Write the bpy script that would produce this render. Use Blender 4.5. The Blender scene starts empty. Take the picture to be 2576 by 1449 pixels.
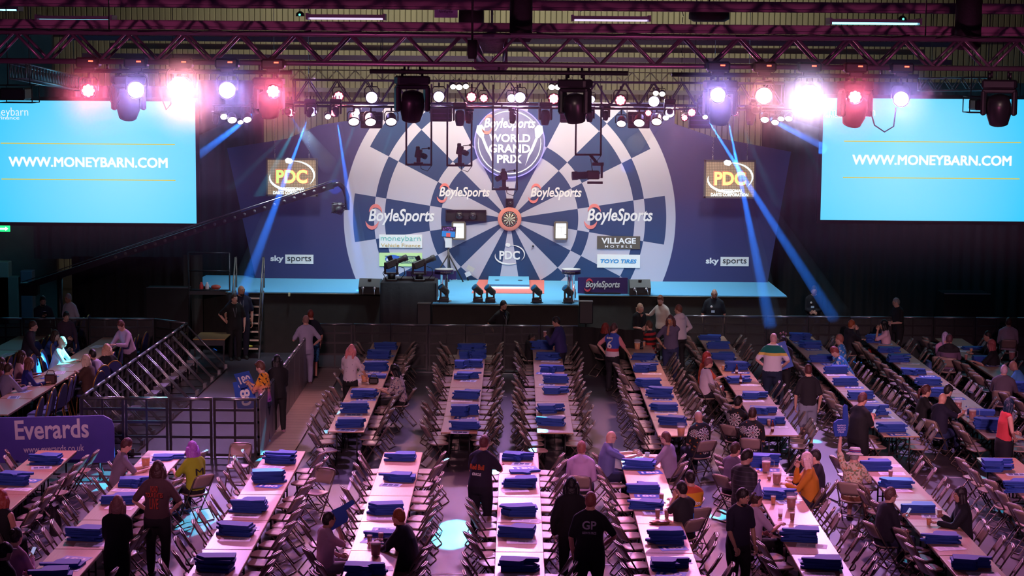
import bpy, bmesh, math, random
from mathutils import Vector, Matrix, Euler, Quaternion
import numpy as np
random.seed(7)
SC = bpy.context.scene
COL = SC.collection
R = math.radians
PI = math.pi

# ---------------------------------------------------------------- camera
FPX, CAMH, PITCH, YAW, ROLL = 4644.0, 8.0, .121864, -.001625, .007936
_cp, _sp, _cy, _sy = math.cos(PITCH), math.sin(PITCH), math.cos(YAW), math.sin(YAW)
_F = Vector((_sy*_cp, _cy*_cp, -_sp)); _R0 = Vector((_cy, -_sy, 0)); _U0 = _R0.cross(_F)
_Rr = _R0*math.cos(ROLL) + _U0*math.sin(ROLL); _Uu = -_R0*math.sin(ROLL) + _U0*math.cos(ROLL)
cam_data = bpy.data.cameras.new('camera'); cam = bpy.data.objects.new('camera', cam_data); COL.objects.link(cam)
cam_data.sensor_width = 36.0; cam_data.lens = 36.0*FPX/2576.0; cam_data.clip_end = 300; cam_data.clip_start = .5
cam.matrix_world = Matrix(((_Rr.x, _Uu.x, -_F.x, 0), (_Rr.y, _Uu.y, -_F.y, 0), (_Rr.z, _Uu.z, -_F.z, CAMH), (0, 0, 0, 1)))
SC.camera = cam

def ray(px, py):
    return _F + _Rr*((px-1288)/FPX) + _Uu*((724.5-py)/FPX)
def gz(px, py, z=0.0):
    "point of the place seen at this pixel of the photograph, on the level z"
    d = ray(px, py); return Vector((0, 0, CAMH)) + d*((z-CAMH)/d.z)
def gy(px, py, Y):
    "the same on the upright plane at depth Y"
    d = ray(px, py); return Vector((0, 0, CAMH)) + d*(Y/d.y)

# ---------------------------------------------------------------- exposure, world
vs = SC.view_settings
SC.display_settings.display_device = 'sRGB'
vs.view_transform = 'Standard'; vs.look = 'None'; vs.gamma = 1.0; vs.use_curve_mapping = False
vs.exposure = 0.0
cy = SC.cycles; cy.max_bounces = 6; cy.diffuse_bounces = 2; cy.use_adaptive_sampling = True; cy.adaptive_threshold = .05; cy.glossy_bounces = 2; cy.transmission_bounces = 4; cy.transparent_max_bounces = 10
world = bpy.data.worlds.new('world'); SC.world = world; world.use_nodes = True
wb = world.node_tree.nodes['Background']
wb.inputs[0].default_value = (.20, .09, .34, 1); wb.inputs[1].default_value = .16

# ---------------------------------------------------------------- lamps of the hall
LIGHTS = []
def spot(name, loc, target, color, power, size=60, blend=.6, radius=.1):
    ld = bpy.data.lights.new(name, 'SPOT'); ld.color = color; ld.energy = power
    ld.spot_size = R(size); ld.spot_blend = blend; ld.shadow_soft_size = radius
    o = bpy.data.objects.new(name, ld); COL.objects.link(o); o.location = loc
    o.rotation_euler = (Vector(target)-Vector(loc)).to_track_quat('-Z', 'Y').to_euler()
    LIGHTS.append(o); return o
def area(name, loc, target, color, power, sx, sy):
    ld = bpy.data.lights.new(name, 'AREA'); ld.color = color; ld.energy = power; ld.shape = 'RECTANGLE'; ld.size = sx; ld.size_y = sy
    o = bpy.data.objects.new(name, ld); COL.objects.link(o); o.location = loc
    o.rotation_euler = (Vector(target)-Vector(loc)).to_track_quat('-Z', 'Y').to_euler()
    LIGHTS.append(o); return o

# ---------------------------------------------------------------- materials
MATS = {}
def srgb(r, g, b):
    f = lambda c: c/12.92 if c <= .04045 else ((c+.055)/1.055)**2.4
    return (f(r/255), f(g/255), f(b/255))
def mat(name, col, rough=.6, metal=0.0, noise=0.0, scale=20.0, bump=0.0, emit=0.0, ecol=None, alpha=None, trans=0.0, spec=.5):
    if name in MATS: return MATS[name]
    m = bpy.data.materials.new(name); m.use_nodes = True
    nt = m.node_tree; b = nt.nodes['Principled BSDF']
    b.inputs['Base Color'].default_value = (*col, 1); b.inputs['Roughness'].default_value = rough; b.inputs['Metallic'].default_value = metal
    b.inputs['Specular IOR Level'].default_value = spec
    if trans: b.inputs['Transmission Weight'].default_value = trans
    if alpha is not None: b.inputs['Alpha'].default_value = alpha
    if emit:
        b.inputs['Emission Color'].default_value = (*(ecol or col), 1); b.inputs['Emission Strength'].default_value = emit
    if noise or bump:
        tc = nt.nodes.new('ShaderNodeTexCoord'); n = nt.nodes.new('ShaderNodeTexNoise'); n.inputs['Scale'].default_value = scale; n.inputs['Detail'].default_value = 3
        nt.links.new(tc.outputs['Object'], n.inputs['Vector'])
        if noise:
            mx = nt.nodes.new('ShaderNodeMix'); mx.data_type = 'RGBA'
            mx.inputs[6].default_value = (*[c*(1-noise) for c in col], 1); mx.inputs[7].default_value = (*[min(1, c*(1+noise)) for c in col], 1)
            nt.links.new(n.outputs['Fac'], mx.inputs[0]); nt.links.new(mx.outputs[2], b.inputs['Base Color'])
        if bump:
            bp = nt.nodes.new('ShaderNodeBump'); bp.inputs['Strength'].default_value = bump; bp.inputs['Distance'].default_value = .02
            nt.links.new(n.outputs['Fac'], bp.inputs['Height']); nt.links.new(bp.outputs['Normal'], b.inputs['Normal'])
    MATS[name] = m; return m
class NB:
    "little helper to wire maths nodes"
    def __init__(s, name):
        s.m = bpy.data.materials.new(name); s.m.use_nodes = True; s.nt = s.m.node_tree; s.b = s.nt.nodes['Principled BSDF']; MATS[name] = s.m
    def n(s, t, **k):
        x = s.nt.nodes.new(t)
        for a, v in k.items(): setattr(x, a, v)
        return x
    def put(s, inp, v):
        if isinstance(v, (int, float)): inp.default_value = v
        elif isinstance(v, tuple): inp.default_value = (*v, 1) if len(v) == 3 and inp.type == 'RGBA' else v
        else: s.nt.links.new(v, inp)
    def math(s, op, a, b=0.0, c=None):
        x = s.n('ShaderNodeMath', operation=op); s.put(x.inputs[0], a); s.put(x.inputs[1], b)
        if c is not None: s.put(x.inputs[2], c)
        return x.outputs[0]
    def mix(s, f, a, b):
        x = s.n('ShaderNodeMix', data_type='RGBA'); s.put(x.inputs[0], f); s.put(x.inputs[6], a); s.put(x.inputs[7], b); return x.outputs[2]
    def obj(s):
        tc = s.n('ShaderNodeTexCoord'); sp = s.n('ShaderNodeSeparateXYZ'); s.nt.links.new(tc.outputs['Object'], sp.inputs[0]); return tc.outputs['Object'], sp.outputs
    def noise(s, vec, scale, detail=3.0):
        x = s.n('ShaderNodeTexNoise'); x.inputs['Scale'].default_value = scale; x.inputs['Detail'].default_value = detail; s.nt.links.new(vec, x.inputs['Vector']); return x.outputs['Fac']
    def base(s, c, rough=.6): s.put(s.b.inputs['Base Color'], c); s.put(s.b.inputs['Roughness'], rough); return s.m
def emission(name, col, k, back=None):
    "a lamp lens or lit sign: gives off light, k as strength"
    if name in MATS: return MATS[name]
    m = mat(name, (.02, .02, .02), .4, emit=k, ecol=col); return m

# ---------------------------------------------------------------- mesh collector
class MB:
    def __init__(s): s.v = []; s.f = []; s.m = []; s.sm = []
    def add(s, vs, fs, mi=0, smooth=False):
        o = len(s.v); s.v.extend([tuple(x) for x in vs])
        for f in fs: s.f.append(tuple(i+o for i in f)); s.m.append(mi); s.sm.append(smooth)
        return s
    def box(s, c, size, mi=0, rot=None, bev=0.0):
        hx, hy, hz = size[0]/2, size[1]/2, size[2]/2
        if bev:
            return s.rbox(c, size, bev, mi, rot)
        P = [Vector((x*hx, y*hy, z*hz)) for z in (-1, 1) for y in (-1, 1) for x in (-1, 1)]
        if rot is not None: P = [rot @ p for p in P]
        c = Vector(c)
        return s.add([p+c for p in P], [(0, 2, 3, 1), (4, 5, 7, 6), (0, 1, 5, 4), (2, 6, 7, 3), (0, 4, 6, 2), (1, 3, 7, 5)], mi)
    def rbox(s, c, size, bev, mi=0, rot=None):
        hx, hy, hz = [max(a/2, bev*1.01) for a in size]; b = bev
        # chamfered box: 24 vertices
        P = []
        for sx in (-1, 1):
            for sy in (-1, 1):
                for sz in (-1, 1):
                    P += [Vector((sx*hx, sy*(hy-b), sz*(hz-b))), Vector((sx*(hx-b), sy*hy, sz*(hz-b))), Vector((sx*(hx-b), sy*(hy-b), sz*hz))]
        I = lambda a, q, r, k: ((a*2+q)*2+r)*3+k
        F = []
        for a in (0, 1):
            F.append([I(a, 0, 0, 0), I(a, 1, 0, 0), I(a, 1, 1, 0), I(a, 0, 1, 0)]); F.append([I(0, a, 0, 1), I(1, a, 0, 1), I(1, a, 1, 1), I(0, a, 1, 1)]); F.append([I(0, 0, a, 2), I(1, 0, a, 2), I(1, 1, a, 2), I(0, 1, a, 2)])
            for q in (0, 1):
                F.append([I(a, q, 0, 0), I(a, q, 0, 1), I(a, q, 1, 1), I(a, q, 1, 0)]); F.append([I(a, 0, q, 0), I(a, 0, q, 2), I(a, 1, q, 2), I(a, 1, q, 0)]); F.append([I(0, a, q, 1), I(0, a, q, 2), I(1, a, q, 2), I(1, a, q, 1)])
                for r in (0, 1): F.append([I(a, q, r, 0), I(a, q, r, 1), I(a, q, r, 2)])
        cc = Vector((0, 0, 0)); G = []
        for f in F:
            n = (P[f[1]]-P[f[0]]).cross(P[f[2]]-P[f[0]]); m = sum((P[i] for i in f), Vector())/len(f)
            G.append(tuple(f) if n.dot(m) > 0 else tuple(reversed(f)))
        if rot is not None: P = [rot @ p for p in P]
        c = Vector(c); return s.add([p+c for p in P], G, mi)
    def tube(s, pts, r, seg=8, mi=0, cap=True, closed=False):
        pts = [Vector(p) for p in pts]; n = len(pts); rr = r if isinstance(r, (list, tuple)) else [r]*n
        V = []; prev = None
        for i, p in enumerate(pts):
            if closed: t = (pts[(i+1) % n]-pts[i-1])
            else: t = pts[min(i+1, n-1)]-pts[max(i-1, 0)]
            t = t.normalized() if t.length > 1e-9 else Vector((0, 0, 1))
            if prev is None:
                a = Vector((0, 0, 1)) if abs(t.z) < .9 else Vector((1, 0, 0)); u = t.cross(a).normalized()
            else:
                u = prev - t*prev.dot(t); u = u.normalized() if u.length > 1e-6 else t.orthogonal().normalized()
            prev = u; w = t.cross(u); q = rr[i]; qa, qb = q if isinstance(q, tuple) else (q, q)
            V += [p + u*(math.cos(2*PI*k/seg)*qa) + w*(math.sin(2*PI*k/seg)*qb) for k in range(seg)]
        F = []
        m = n if closed else n-1
        for i in range(m):
            j = (i+1) % n
            for k in range(seg):
                l = (k+1) % seg; F.append((i*seg+k, i*seg+l, j*seg+l, j*seg+k))
        if cap and not closed: F += [tuple(reversed(range(seg))), tuple(range((n-1)*seg, n*seg))]
        return s.add(V, F, mi, True)
    def lathe(s, prof, seg=16, mi=0, c=(0, 0, 0), axis=None, cap=True):
        "profile of (radius, height) turned about z, or about axis"
        M = Vector((0, 0, 1)).rotation_difference(Vector(axis)).to_matrix() if axis is not None else Matrix.Identity(3)
        c = Vector(c); V = [M @ Vector((r*math.cos(2*PI*k/seg), r*math.sin(2*PI*k/seg), h)) + c for r, h in prof for k in range(seg)]
        n = len(prof); F = [(i*seg+k, i*seg+(k+1) % seg, (i+1)*seg+(k+1) % seg, (i+1)*seg+k) for i in range(n-1) for k in range(seg)]
        if cap: F += [tuple(reversed(range(seg))), tuple(range((n-1)*seg, n*seg))]
        return s.add(V, F, mi, True)
    def ball(s, c, r, mi=0, seg=10, rings=7, rot=None):
        rx, ry, rz = r if isinstance(r, (tuple, list)) else (r, r, r); c = Vector(c); V = []
        for i in range(1, rings):
            a = PI*i/rings
            for k in range(seg):
                b = 2*PI*k/seg; p = Vector((rx*math.sin(a)*math.cos(b), ry*math.sin(a)*math.sin(b), rz*math.cos(a))); V.append((rot @ p if rot is not None else p)+c)
        top = Vector((0, 0, rz)); bot = Vector((0, 0, -rz))
        if rot is not None: top = rot @ top; bot = rot @ bot
        V += [top+c, bot+c]; n = (rings-1)*seg; F = []
        for i in range(rings-2):
            for k in range(seg):
                l = (k+1) % seg; F.append((i*seg+k, (i+1)*seg+k, (i+1)*seg+l, i*seg+l))
        for k in range(seg):
            l = (k+1) % seg; F.append((n, k, l)); F.append((n+1, (rings-2)*seg+l, (rings-2)*seg+k))
        return s.add(V, F, mi, True)
    def prism(s, poly, h, M=None, mi=0, mtop=None):
        "outline in xy pushed up by h, then moved by the matrix M"
        n = len(poly); V = [Vector((x, y, 0)) for x, y in poly] + [Vector((x, y, h)) for x, y in poly]
        if M is not None: V = [M @ v for v in V]
        o = len(s.v); s.add(V, [tuple(reversed(range(n)))] + [(k, (k+1) % n, n+(k+1) % n, n+k) for k in range(n)], mi); s.add([], [], mi)
        s.f.append(tuple(o+n+i for i in range(n))); s.m.append(mi if mtop is None else mtop); s.sm.append(False); return s
    def mesh(s, name, mats):
        me = bpy.data.meshes.new(name); me.from_pydata([tuple(v) for v in s.v], [], s.f)
        for m in (mats if isinstance(mats, (list, tuple)) else [mats]): me.materials.append(m)
        me.polygons.foreach_set('material_index', s.m); me.polygons.foreach_set('use_smooth', s.sm); me.update(); return me
    def build(s, name, mats, parent=None, loc=(0, 0, 0), rot=None):
        return link(name, s.mesh(name, mats), parent, loc, rot)
def link(name, data, parent=None, loc=(0, 0, 0), rot=None):
    o = bpy.data.objects.new(name, data); COL.objects.link(o)
    if parent is not None: o.parent = parent
    o.location = loc
    if rot is not None: o.rotation_euler = rot
    return o
def tag(o, label, cat, group=None, kind=None):
    if label: o['label'] = label
    if cat: o['category'] = cat
    if group: o['group'] = group
    if kind: o['kind'] = kind
    return o
def thing(name, label, cat, loc=(0, 0, 0), rz=0.0, group=None, kind=None):
    o = bpy.data.objects.new(name, None); COL.objects.link(o); o.location = loc; o.rotation_euler = (0, 0, rz); o.empty_display_size = .1
    return tag(o, label, cat, group, kind)
def struct(o): o['kind'] = 'structure'; return o
def dup(root, loc=None, rz=None, label=None, group=None):
    "a copy of a thing with its parts and their sub-parts"
    r = root.copy(); COL.objects.link(r)
    if loc is not None: r.location = loc
    if rz is not None: r.rotation_euler = (0, 0, rz)
    if label: r['label'] = label
    if group: r['group'] = group
    for ch in list(root.children):
        c = ch.copy(); COL.objects.link(c); c.parent = r
        for g in ch.children:
            d = g.copy(); COL.objects.link(d); d.parent = c
    return r
ORD = ['first', 'second', 'third', 'fourth', 'fifth', 'sixth', 'seventh', 'eighth', 'ninth', 'tenth', 'eleventh', 'twelfth', 'thirteenth', 'fourteenth', 'fifteenth', 'sixteenth', 'seventeenth', 'eighteenth', 'nineteenth', 'twentieth', 'twenty-first', 'twenty-second', 'twenty-third', 'twenty-fourth', 'twenty-fifth']

# ---------------------------------------------------------------- lettering
_TXT = {}
def text_mesh(s, size, mats, depth=.01, shear=0.0, bold=0.0, align='CENTER', spacing=1.0, sx=1.0):
    key = (s, size, depth, shear, bold, align, spacing, sx, tuple(m.name for m in (mats if isinstance(mats, (list, tuple)) else [mats])))
    if key in _TXT: return _TXT[key]
    cu = bpy.data.curves.new('lettering', 'FONT'); cu.body = s; cu.size = size; cu.extrude = depth/2; cu.shear = shear; cu.offset = bold*size
    cu.align_x = align; cu.align_y = 'CENTER'; cu.space_character = spacing; cu.resolution_u = 3
    o = bpy.data.objects.new('lettering', cu); COL.objects.link(o)
    me = bpy.data.meshes.new_from_object(o.evaluated_get(bpy.context.evaluated_depsgraph_get()))
    bpy.data.objects.remove(o); bpy.data.curves.remove(cu)
    if sx != 1.0:
        for v in me.vertices: v.co.x *= sx
    me.materials.clear()
    for m in (mats if isinstance(mats, (list, tuple)) else [mats]): me.materials.append(m)
    me.name = 'lettering'; _TXT[key] = me; return me
def letter(name, s, size, m, loc, parent=None, rot=(R(90), 0, 0), **k):
    return link(name, text_mesh(s, size, m, **k), parent, loc, rot)
def join_meshes(name, items, mats):
    "items of (mesh, 4x4 matrix, material slot) put into one mesh"
    b = MB()
    for me, M, mi in items:
        b.add([M @ v.co for v in me.vertices], [tuple(p.vertices) for p in me.polygons], mi)
    return b.mesh(name, mats)
UPR = Matrix.Rotation(R(90), 4, 'X')       # lays xy artwork onto an upright plane that faces the hall
def crescent(x0, y0, rx, ry, a0, a1, w, n=18, tip=1.0):
    "outline of a swoosh: an arc from a0 to a1 degrees that swells to the width w and thins at both ends"
    o = []; i = []
    for k in range(n+1):
        t = k/n; a = R(a0+(a1-a0)*t); ww = w*math.sin(PI*t)**tip*.5
        o.append((x0+(rx+ww)*math.cos(a), y0+(ry+ww)*math.sin(a))); i.append((x0+(rx-ww)*math.cos(a), y0+(ry-ww)*math.sin(a)))
    return o + i[::-1]
def disc_poly(x0, y0, rx, ry, n=32): return [(x0+rx*math.cos(2*PI*k/n), y0+ry*math.sin(2*PI*k/n)) for k in range(n)]
def flat(name, polys, m, parent, loc=(0, 0, 0), depth=.012, rot=(R(90), 0, 0)):
    b = MB()
    for p in polys: b.prism(p, depth)
    return b.build(name, m, parent, loc, rot)
BLACK = mat('black_paint', (.012, .012, .014), .45)
BLACK_MATT = mat('black_cloth', (.006, .006, .008), .9, bump=.3, scale=9)
DARK_METAL = mat('dark_metal', (.03, .03, .035), .35, .6)
CHROME = mat('bare_metal', (.6, .6, .62), .3, .9)
WHITE = mat('white_print', (.8, .8, .8), .6)
# ---------------------------------------------------------------- large lights of the hall (stage wash from the rear rig, wash over the floor, and added fills)
YB, ZS, YF, YT = 53.45, 1.69, 50.2, 48.1          # backdrop, stage level, stage front, thrust front
WARM = (1.0, .86, .68); LAV = (.62, .42, 1.0); PINK = (1.0, .38, .62); CYAN = (.10, .72, 1.0); BLUE = (.04, .22, 1.0)
for x in (-4.4, -2.2, 0.0, 2.2, 4.4):
    spot('stage_wash', (x, 51.0, 7.35), (x*.95, YB, 5.4), WARM, 430, 120, 1.0, .25)
for x in (-5.6, -2.4, 2.4, 5.6):
    spot('deck_wash', (x, 48.9, 7.0), (x*1.02, 51.3, ZS), (.72, .86, 1.0), 900, 80, .9, .3)
spot('thrust_wash', (0, 48.7, 7.0), (0, 49.5, ZS), (.85, .95, 1.0), 950, 62, .8, .3)
# the rows of wash heads on the two rigs: pink and lavender light over the seating, from behind it
for i, x in enumerate((-8, -4, 0, 4, 8)):
    spot('floor_wash', (x, 47.2, 6.9), (x*1.0, 38.5, 0), ((.66, .34, .95), (1.0, .40, .46))[i % 2], 3300, 62, .8, .25)
for i, x in enumerate((-8, -4, 0, 4, 8)):
    spot('floor_wash', (x, 36.5, 7.7), (x*1.0, 30.0, 0), ((1.0, .30, .60), (.58, .27, 1.0))[i % 2], 2300, 80, .8, .25)
# working light behind the stage, on the cladding, and an unseen pink fill added to brighten the roof steel
for x in (-7, 0, 7): area('house_light', (x, 64, 12.5), (x, 70, 8.5), (1.0, .93, .72), 150, 5, .4)
for x in (-6, 6): spot('roof_fill', (x, 21, 5.0), (x*.7, 30, 9.2), (.95, .20, .50), 900, 70, .8, .3)
spot('banquet_wash', (-5.2, 47.0, 6.9), (-8.4, 42.5, .7), (1.0, .42, .58), 3200, 60, .8, .25)
# unseen pink front fill, added above the camera to brighten people and chairs
for x, pw in ((-7.5, 9000), (-3.7, 8000), (0, 8000), (3.8, 11000), (7.6, 14000), (10.5, 12000)): spot('front_fill', (x*.8, 4, 12.5), (x, 36.0, .6), (1.0, .42, .64), pw, 15.5, .8, .4)
for x, pw in ((-5, 7000), (1.5, 9000), (7.5, 10000)): spot('front_fill', (x*.8, 4, 12.5), (x, 45.5, 1.0), (1.0, .66, .62), pw, 13, .9, .4)
spot('front_fill', (-7, 4, 12.5), (-9.0, 44.0, .8), (1.0, .60, .66), 8000, 11, .9, .4)
# ---------------------------------------------------------------- floor, walls, roof
nb = NB('hall_floor'); ob, xyz = nb.obj()
n1 = nb.noise(ob, .45, 4); n2 = nb.noise(ob, 14, 2)
c = nb.mix(n1, (.038, .031, .041), (.084, .068, .088)); c = nb.mix(nb.math('MULTIPLY', n2, .35), c, (.05, .045, .05))
FLOOR = nb.base(c, .5)
struct(MB().box((0, 44, -.1), (48, 64, .2)).build('floor', FLOOR))
nb = NB('wall_cladding'); ob, xyz = nb.obj()
w = nb.math('FRACT', nb.math('MULTIPLY', xyz[0], 1/.21)); seam = nb.math('LESS_THAN', w, .09)
w2 = nb.math('LESS_THAN', nb.math('FRACT', nb.math('MULTIPLY', xyz[0], 1/1.26)), .45)
c = nb.mix(nb.math('MULTIPLY', w2, .35), (.50, .46, .31), (.38, .35, .25)); c = nb.mix(seam, c, (.06, .055, .035))
CLAD = nb.base(c, .6)
YW = 70.0
bw = MB()
for k in range(232):
    x = -24.15 + k*.21
    bw.add([(x, 0, 0), (x+.03, -.035, 0), (x+.18, -.035, 0), (x+.21, 0, 0), (x, 0, 16), (x+.03, -.035, 16), (x+.18, -.035, 16), (x+.21, 0, 16)], [(0, 1, 5, 4), (1, 2, 6, 5), (2, 3, 7, 6)])
struct(bw.build('wall_back', CLAD, None, (0, YW, 0)))
GREYW = mat('painted_block', (.13, .13, .125), .8, noise=.3, scale=2)
struct(MB().box((-24, 40, 6), (.2, 62, 16)).build('wall_left', GREYW)); struct(MB().box((24, 40, 6), (.2, 62, 16)).build('wall_right', GREYW))
ROOF = mat('roof_sheet', (.10, .10, .11), .7)
struct(MB().box((0, 44, 14.1), (48, 64, .2)).build('ceiling', ROOF))
for i, z in enumerate((9.0, 11.3, 6.9)):
    struct(MB().box((0, YW-.14, z), (48, .2, .16)).build('trim_%d' % (i+1), mat('wall_rail', (.35, .33, .3), .5, .3)))
# taped lines and the boarded walkway beside the barrier
TAPE = mat('floor_tape', (.62, .6, .62), .6, noise=.3, scale=6)
def strip(name, a, b, w, h=.004, m=TAPE):
    a = Vector(a); b = Vector(b); d = (b-a).normalized(); n = Vector((-d.y, d.x, 0))*w/2
    return struct(MB().add([a-n, a+n, b+n, b-n, a-n+Vector((0, 0, h)), a+n+Vector((0, 0, h)), b+n+Vector((0, 0, h)), b-n+Vector((0, 0, h))], [(0, 1, 5, 4), (1, 2, 6, 5), (2, 3, 7, 6), (3, 0, 4, 7), (4, 5, 6, 7)]).build(name, m))
L = [((893, 1184), (799, 1449), .05), ((780, 1443), (860, 1444), .05), ((1085, 1443), (1190, 1444), .05), ((1390, 1447), (1430, 1447), .05), ((1520, 1421), (1550, 1421), .03), ((2387, 1201), (2420, 1202), .03), ((1240, 998), (1275, 998), .03), ((1710, 1447), (1790, 1448), .05), ((1010, 935), (1130, 937), .06), ((1240, 940), (1310, 940), .06)]
for i, (a, b, w) in enumerate(L): strip('trim_%d' % (i+4), gz(*a), gz(*b), w)
nb = NB('walkway_boards'); ob, xyz = nb.obj()
pl = nb.math('FRACT', nb.math('MULTIPLY', xyz[1], 1/.3)); c = nb.mix(nb.noise(ob, 1.5), (.20, .13, .11), (.34, .24, .21)); c = nb.mix(nb.math('LESS_THAN', pl, .05), c, (.05, .04, .04))
WALK = nb.base(c, .5)
p = [gz(*q) for q in ((640, 1150), (735, 1150), (868, 925), (772, 925))]
struct(MB().prism([(q.x, q.y) for q in p], .045).build('floor_walkway', WALK))
# ---------------------------------------------------------------- stage
CARPET = mat('blue_stage_carpet', (.13, .46, .72), .9, noise=.08, scale=30)
SKIRT = mat('stage_skirt_cloth', (.022, .019, .016), .85, noise=.4, scale=4, bump=.3)
P = lambda px, py, z=ZS: gz(px, py, z)
st = thing('stage', 'wide black skirted stage with a light blue carpet in front of the dartboard backdrop', 'stage', (0, 51, 0))
def rel(v): return Vector(v) - Vector((0, 51, 0))
a, b = P(500, 705), P(1935, 709); c_, d_ = P(1981, 746), P(566, 740)
out = [(a.x, YB+.6), (b.x, YB+.6), (b.x, YB), (c_.x, YF), (P(1455, 741).x, YF), (P(1456, 767).x, YT), (P(1087, 766).x, YT), (P(1099, 741).x, YF), (d_.x, YF), (a.x-.1, P(500, 712).y)]
bm_ = MB().prism([(x, y-51) for x, y in out][::-1], .03); bm_.build('deck', CARPET, st, (0, 0, ZS-.03))
sk = MB(); edge = out[3:9]
sk.prism([(x*1.0, y-51+.04) for x, y in out][::-1], ZS-.06); sk.build('skirt', SKIRT, st, (0, 0, 0))
nosing = MB()
for i in range(2, 9):
    (x0, y0), (x1, y1) = out[i], out[(i+1) % len(out)]
    nosing.tube([(x0, y0-51-.01, -.045), (x1, y1-51-.01, -.045)], .022, 6)
nosing.build('edge_trim', mat('edge_rail', (.10, .085, .06), .4, .5), st, (0, 0, ZS))
RED = mat('red_mat', (.72, .19, .16), .8, noise=.08, scale=25)
p = [P(*q) for q in ((1186, 738), (1369, 739), (1369, 705), (1205, 703))]
o = MB().prism([(q.x, min(q.y, YB-.02)) for q in p][::1], .012).build('oche_mat', RED, None, (0, 0, ZS)); tag(o, 'red rectangular mat on the stage carpet around the raised throwing platform', 'mat')
oc = thing('oche_platform', 'low light blue throwing platform with a lit front lip on the red mat', 'platform', (P(1279, 727).x, 51.3, ZS+.014))
MB().box((0, 1.05, .05), (1.17, 2.05, .10)).build('platform_top', CARPET, oc)
MB().box((0, .012, .085), (1.19, .03, .05)).build('nose_board', mat('nose_board', (.05, .2, .4), .5), oc)
MB().box((0, .002, .025), (1.17, .03, .03)).build('light_strip', emission('strip_light', (1, .85, .95), 6), oc)
for x in (-.33, .33): MB().prism(disc_poly(0, 0, .07, .1, 12), .004).build('floor_logo', mat('oche_emblem', (.03, .06, .12), .6), oc, (x, 1.1, .101))
# ---------------------------------------------------------------- backdrop with the printed board
BULL = gy(1282, 551, YB-.09)
BX, BZ = BULL.x, BULL.z
NAVY = (.013, .044, .135); LIGHTC = (.48, .46, .57)
nb = NB('backdrop_print'); ob, xyz = nb.obj()
x, z = xyz[0], xyz[2]
r = nb.math('SQRT', nb.math('ADD', nb.math('MULTIPLY', x, x), nb.math('MULTIPLY', z, z)))
an = nb.math('DIVIDE', nb.math('ADD', nb.math('ARCTAN2', z, x), PI*2 + R(9)), R(18))
even = nb.math('LESS_THAN', nb.math('FRACT', nb.math('MULTIPLY', nb.math('FLOOR', an), .5)), .25)      # 1 on the dark sectors
def band(a, b): return nb.math('MULTIPLY', nb.math('GREATER_THAN', r, a), nb.math('LESS_THAN', r, b))
flip = nb.math('ADD', band(1.99, 2.335), band(3.62, 3.93))
dark = nb.math('ABSOLUTE', nb.math('SUBTRACT', even, flip))
dark = nb.math('MULTIPLY', dark, nb.math('LESS_THAN', r, 4.54)); dark = nb.math('MAXIMUM', dark, nb.math('GREATER_THAN', r, 4.81))
wing = nb.math('GREATER_THAN', r, 4.81)
c = nb.mix(dark, LIGHTC, NAVY); c = nb.mix(wing, c, (.032, .034, .13))
PRINT = nb.base(c, .75)
bd = thing('stage_backdrop', 'tall navy printed backdrop with a giant dartboard and sponsor logos behind the stage', 'backdrop', (BX, YB-.0, BZ))
bd['kind'] = 'thing'
def bl(px, py, off=0.0):
    "place on the face of the backdrop, in its own frame"
    q = gy(px, py, YB-.08-off); return Vector((q.x-BX, -.08-off, q.z-BZ))
outl = [(643, 706), (571, 373), (722, 349), (802, 315), (872, 304), (872, 256), (1697, 258), (1697, 311), (1795, 345), (1990, 382), (1931, 712)]
q = [bl(*k) for k in outl]
zb = ZS-BZ
MB().prism([(v.x, max(v.z, zb)) for v in q][::1], .08, UPR).build('printed_panel', PRINT, bd)
def fit(s, w, h, m, **k):
    "lettering stretched to the width w and overall height h"
    me = text_mesh(s, 1.0, m, **k).copy()
    xs = [v.co.x for v in me.vertices]; ys = [v.co.y for v in me.vertices]
    ax, ay = (min(xs)+max(xs))/2, (min(ys)+max(ys))/2; kx = w/(max(xs)-min(xs)); ky = h/(max(ys)-min(ys))
    for v in me.vertices: v.co = ((v.co.x-ax)*kx, (v.co.y-ay)*ky, v.co.z*kx if False else v.co.z)
    return me
LOGO_W = mat('white_logo', (.85, .85, .85), .6); LOGO_R = mat('coral_logo', (.80, .22, .20), .6)
PXM = 1/86.7
def boyle(parent, loc, w, rot=(R(90), 0, 0), m1=None, m2=None, name='sponsor_logo', two=None):
    "the betting firm's wordmark: sheared bold letters between two coral swooshes"
    h = w*.235
    o = link(name, fit('BoyleSports', w*.94, h, m1 or LOGO_W, shear=.22, bold=.022, depth=.02), parent, loc, rot)
    for pts in (crescent(-w*.37, h*.05, w*.10, h*.62, 20, 160, h*.22), crescent(-w*.42, -h*.05, w*.10, h*.62, 200, 340, h*.22)):
        b = MB(); b.prism(pts, .02); link('swoosh', b.mesh('swoosh', m2 or LOGO_R), o)
    return o
for (x0, x1, y) in ((922, 1098, 546), (1472, 1647, 545), (1101, 1236, 486), (1331, 1467, 487)):
    boyle(bd, bl((x0+x1)/2, y), (x1-x0)*PXM)
def pdc(parent, loc, w, m_letters, m_ring, depth=.02, rot=(R(90), 0, 0), edge=None):
    o = link('darts_body_logo', fit('PDC', w*.66, w*.29, m_letters, bold=.03, depth=depth), parent, loc, rot)
    b = MB()
    b.prism(crescent(0, -w*.02, w*.47, w*.27, 165, 300, w*.05, tip=.8), depth); b.prism(crescent(w*.04, w*.03, w*.44, w*.30, -40, 95, w*.04, tip=.8), depth)
    b.prism([(-w*.14, w*.36), (-w*.09, w*.40), (.0, w*.38), (w*.03, w*.32), (-w*.02, w*.27), (-w*.12, w*.29)], depth)
    link('ring', b.mesh('ring', m_ring), o); return o
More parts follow.
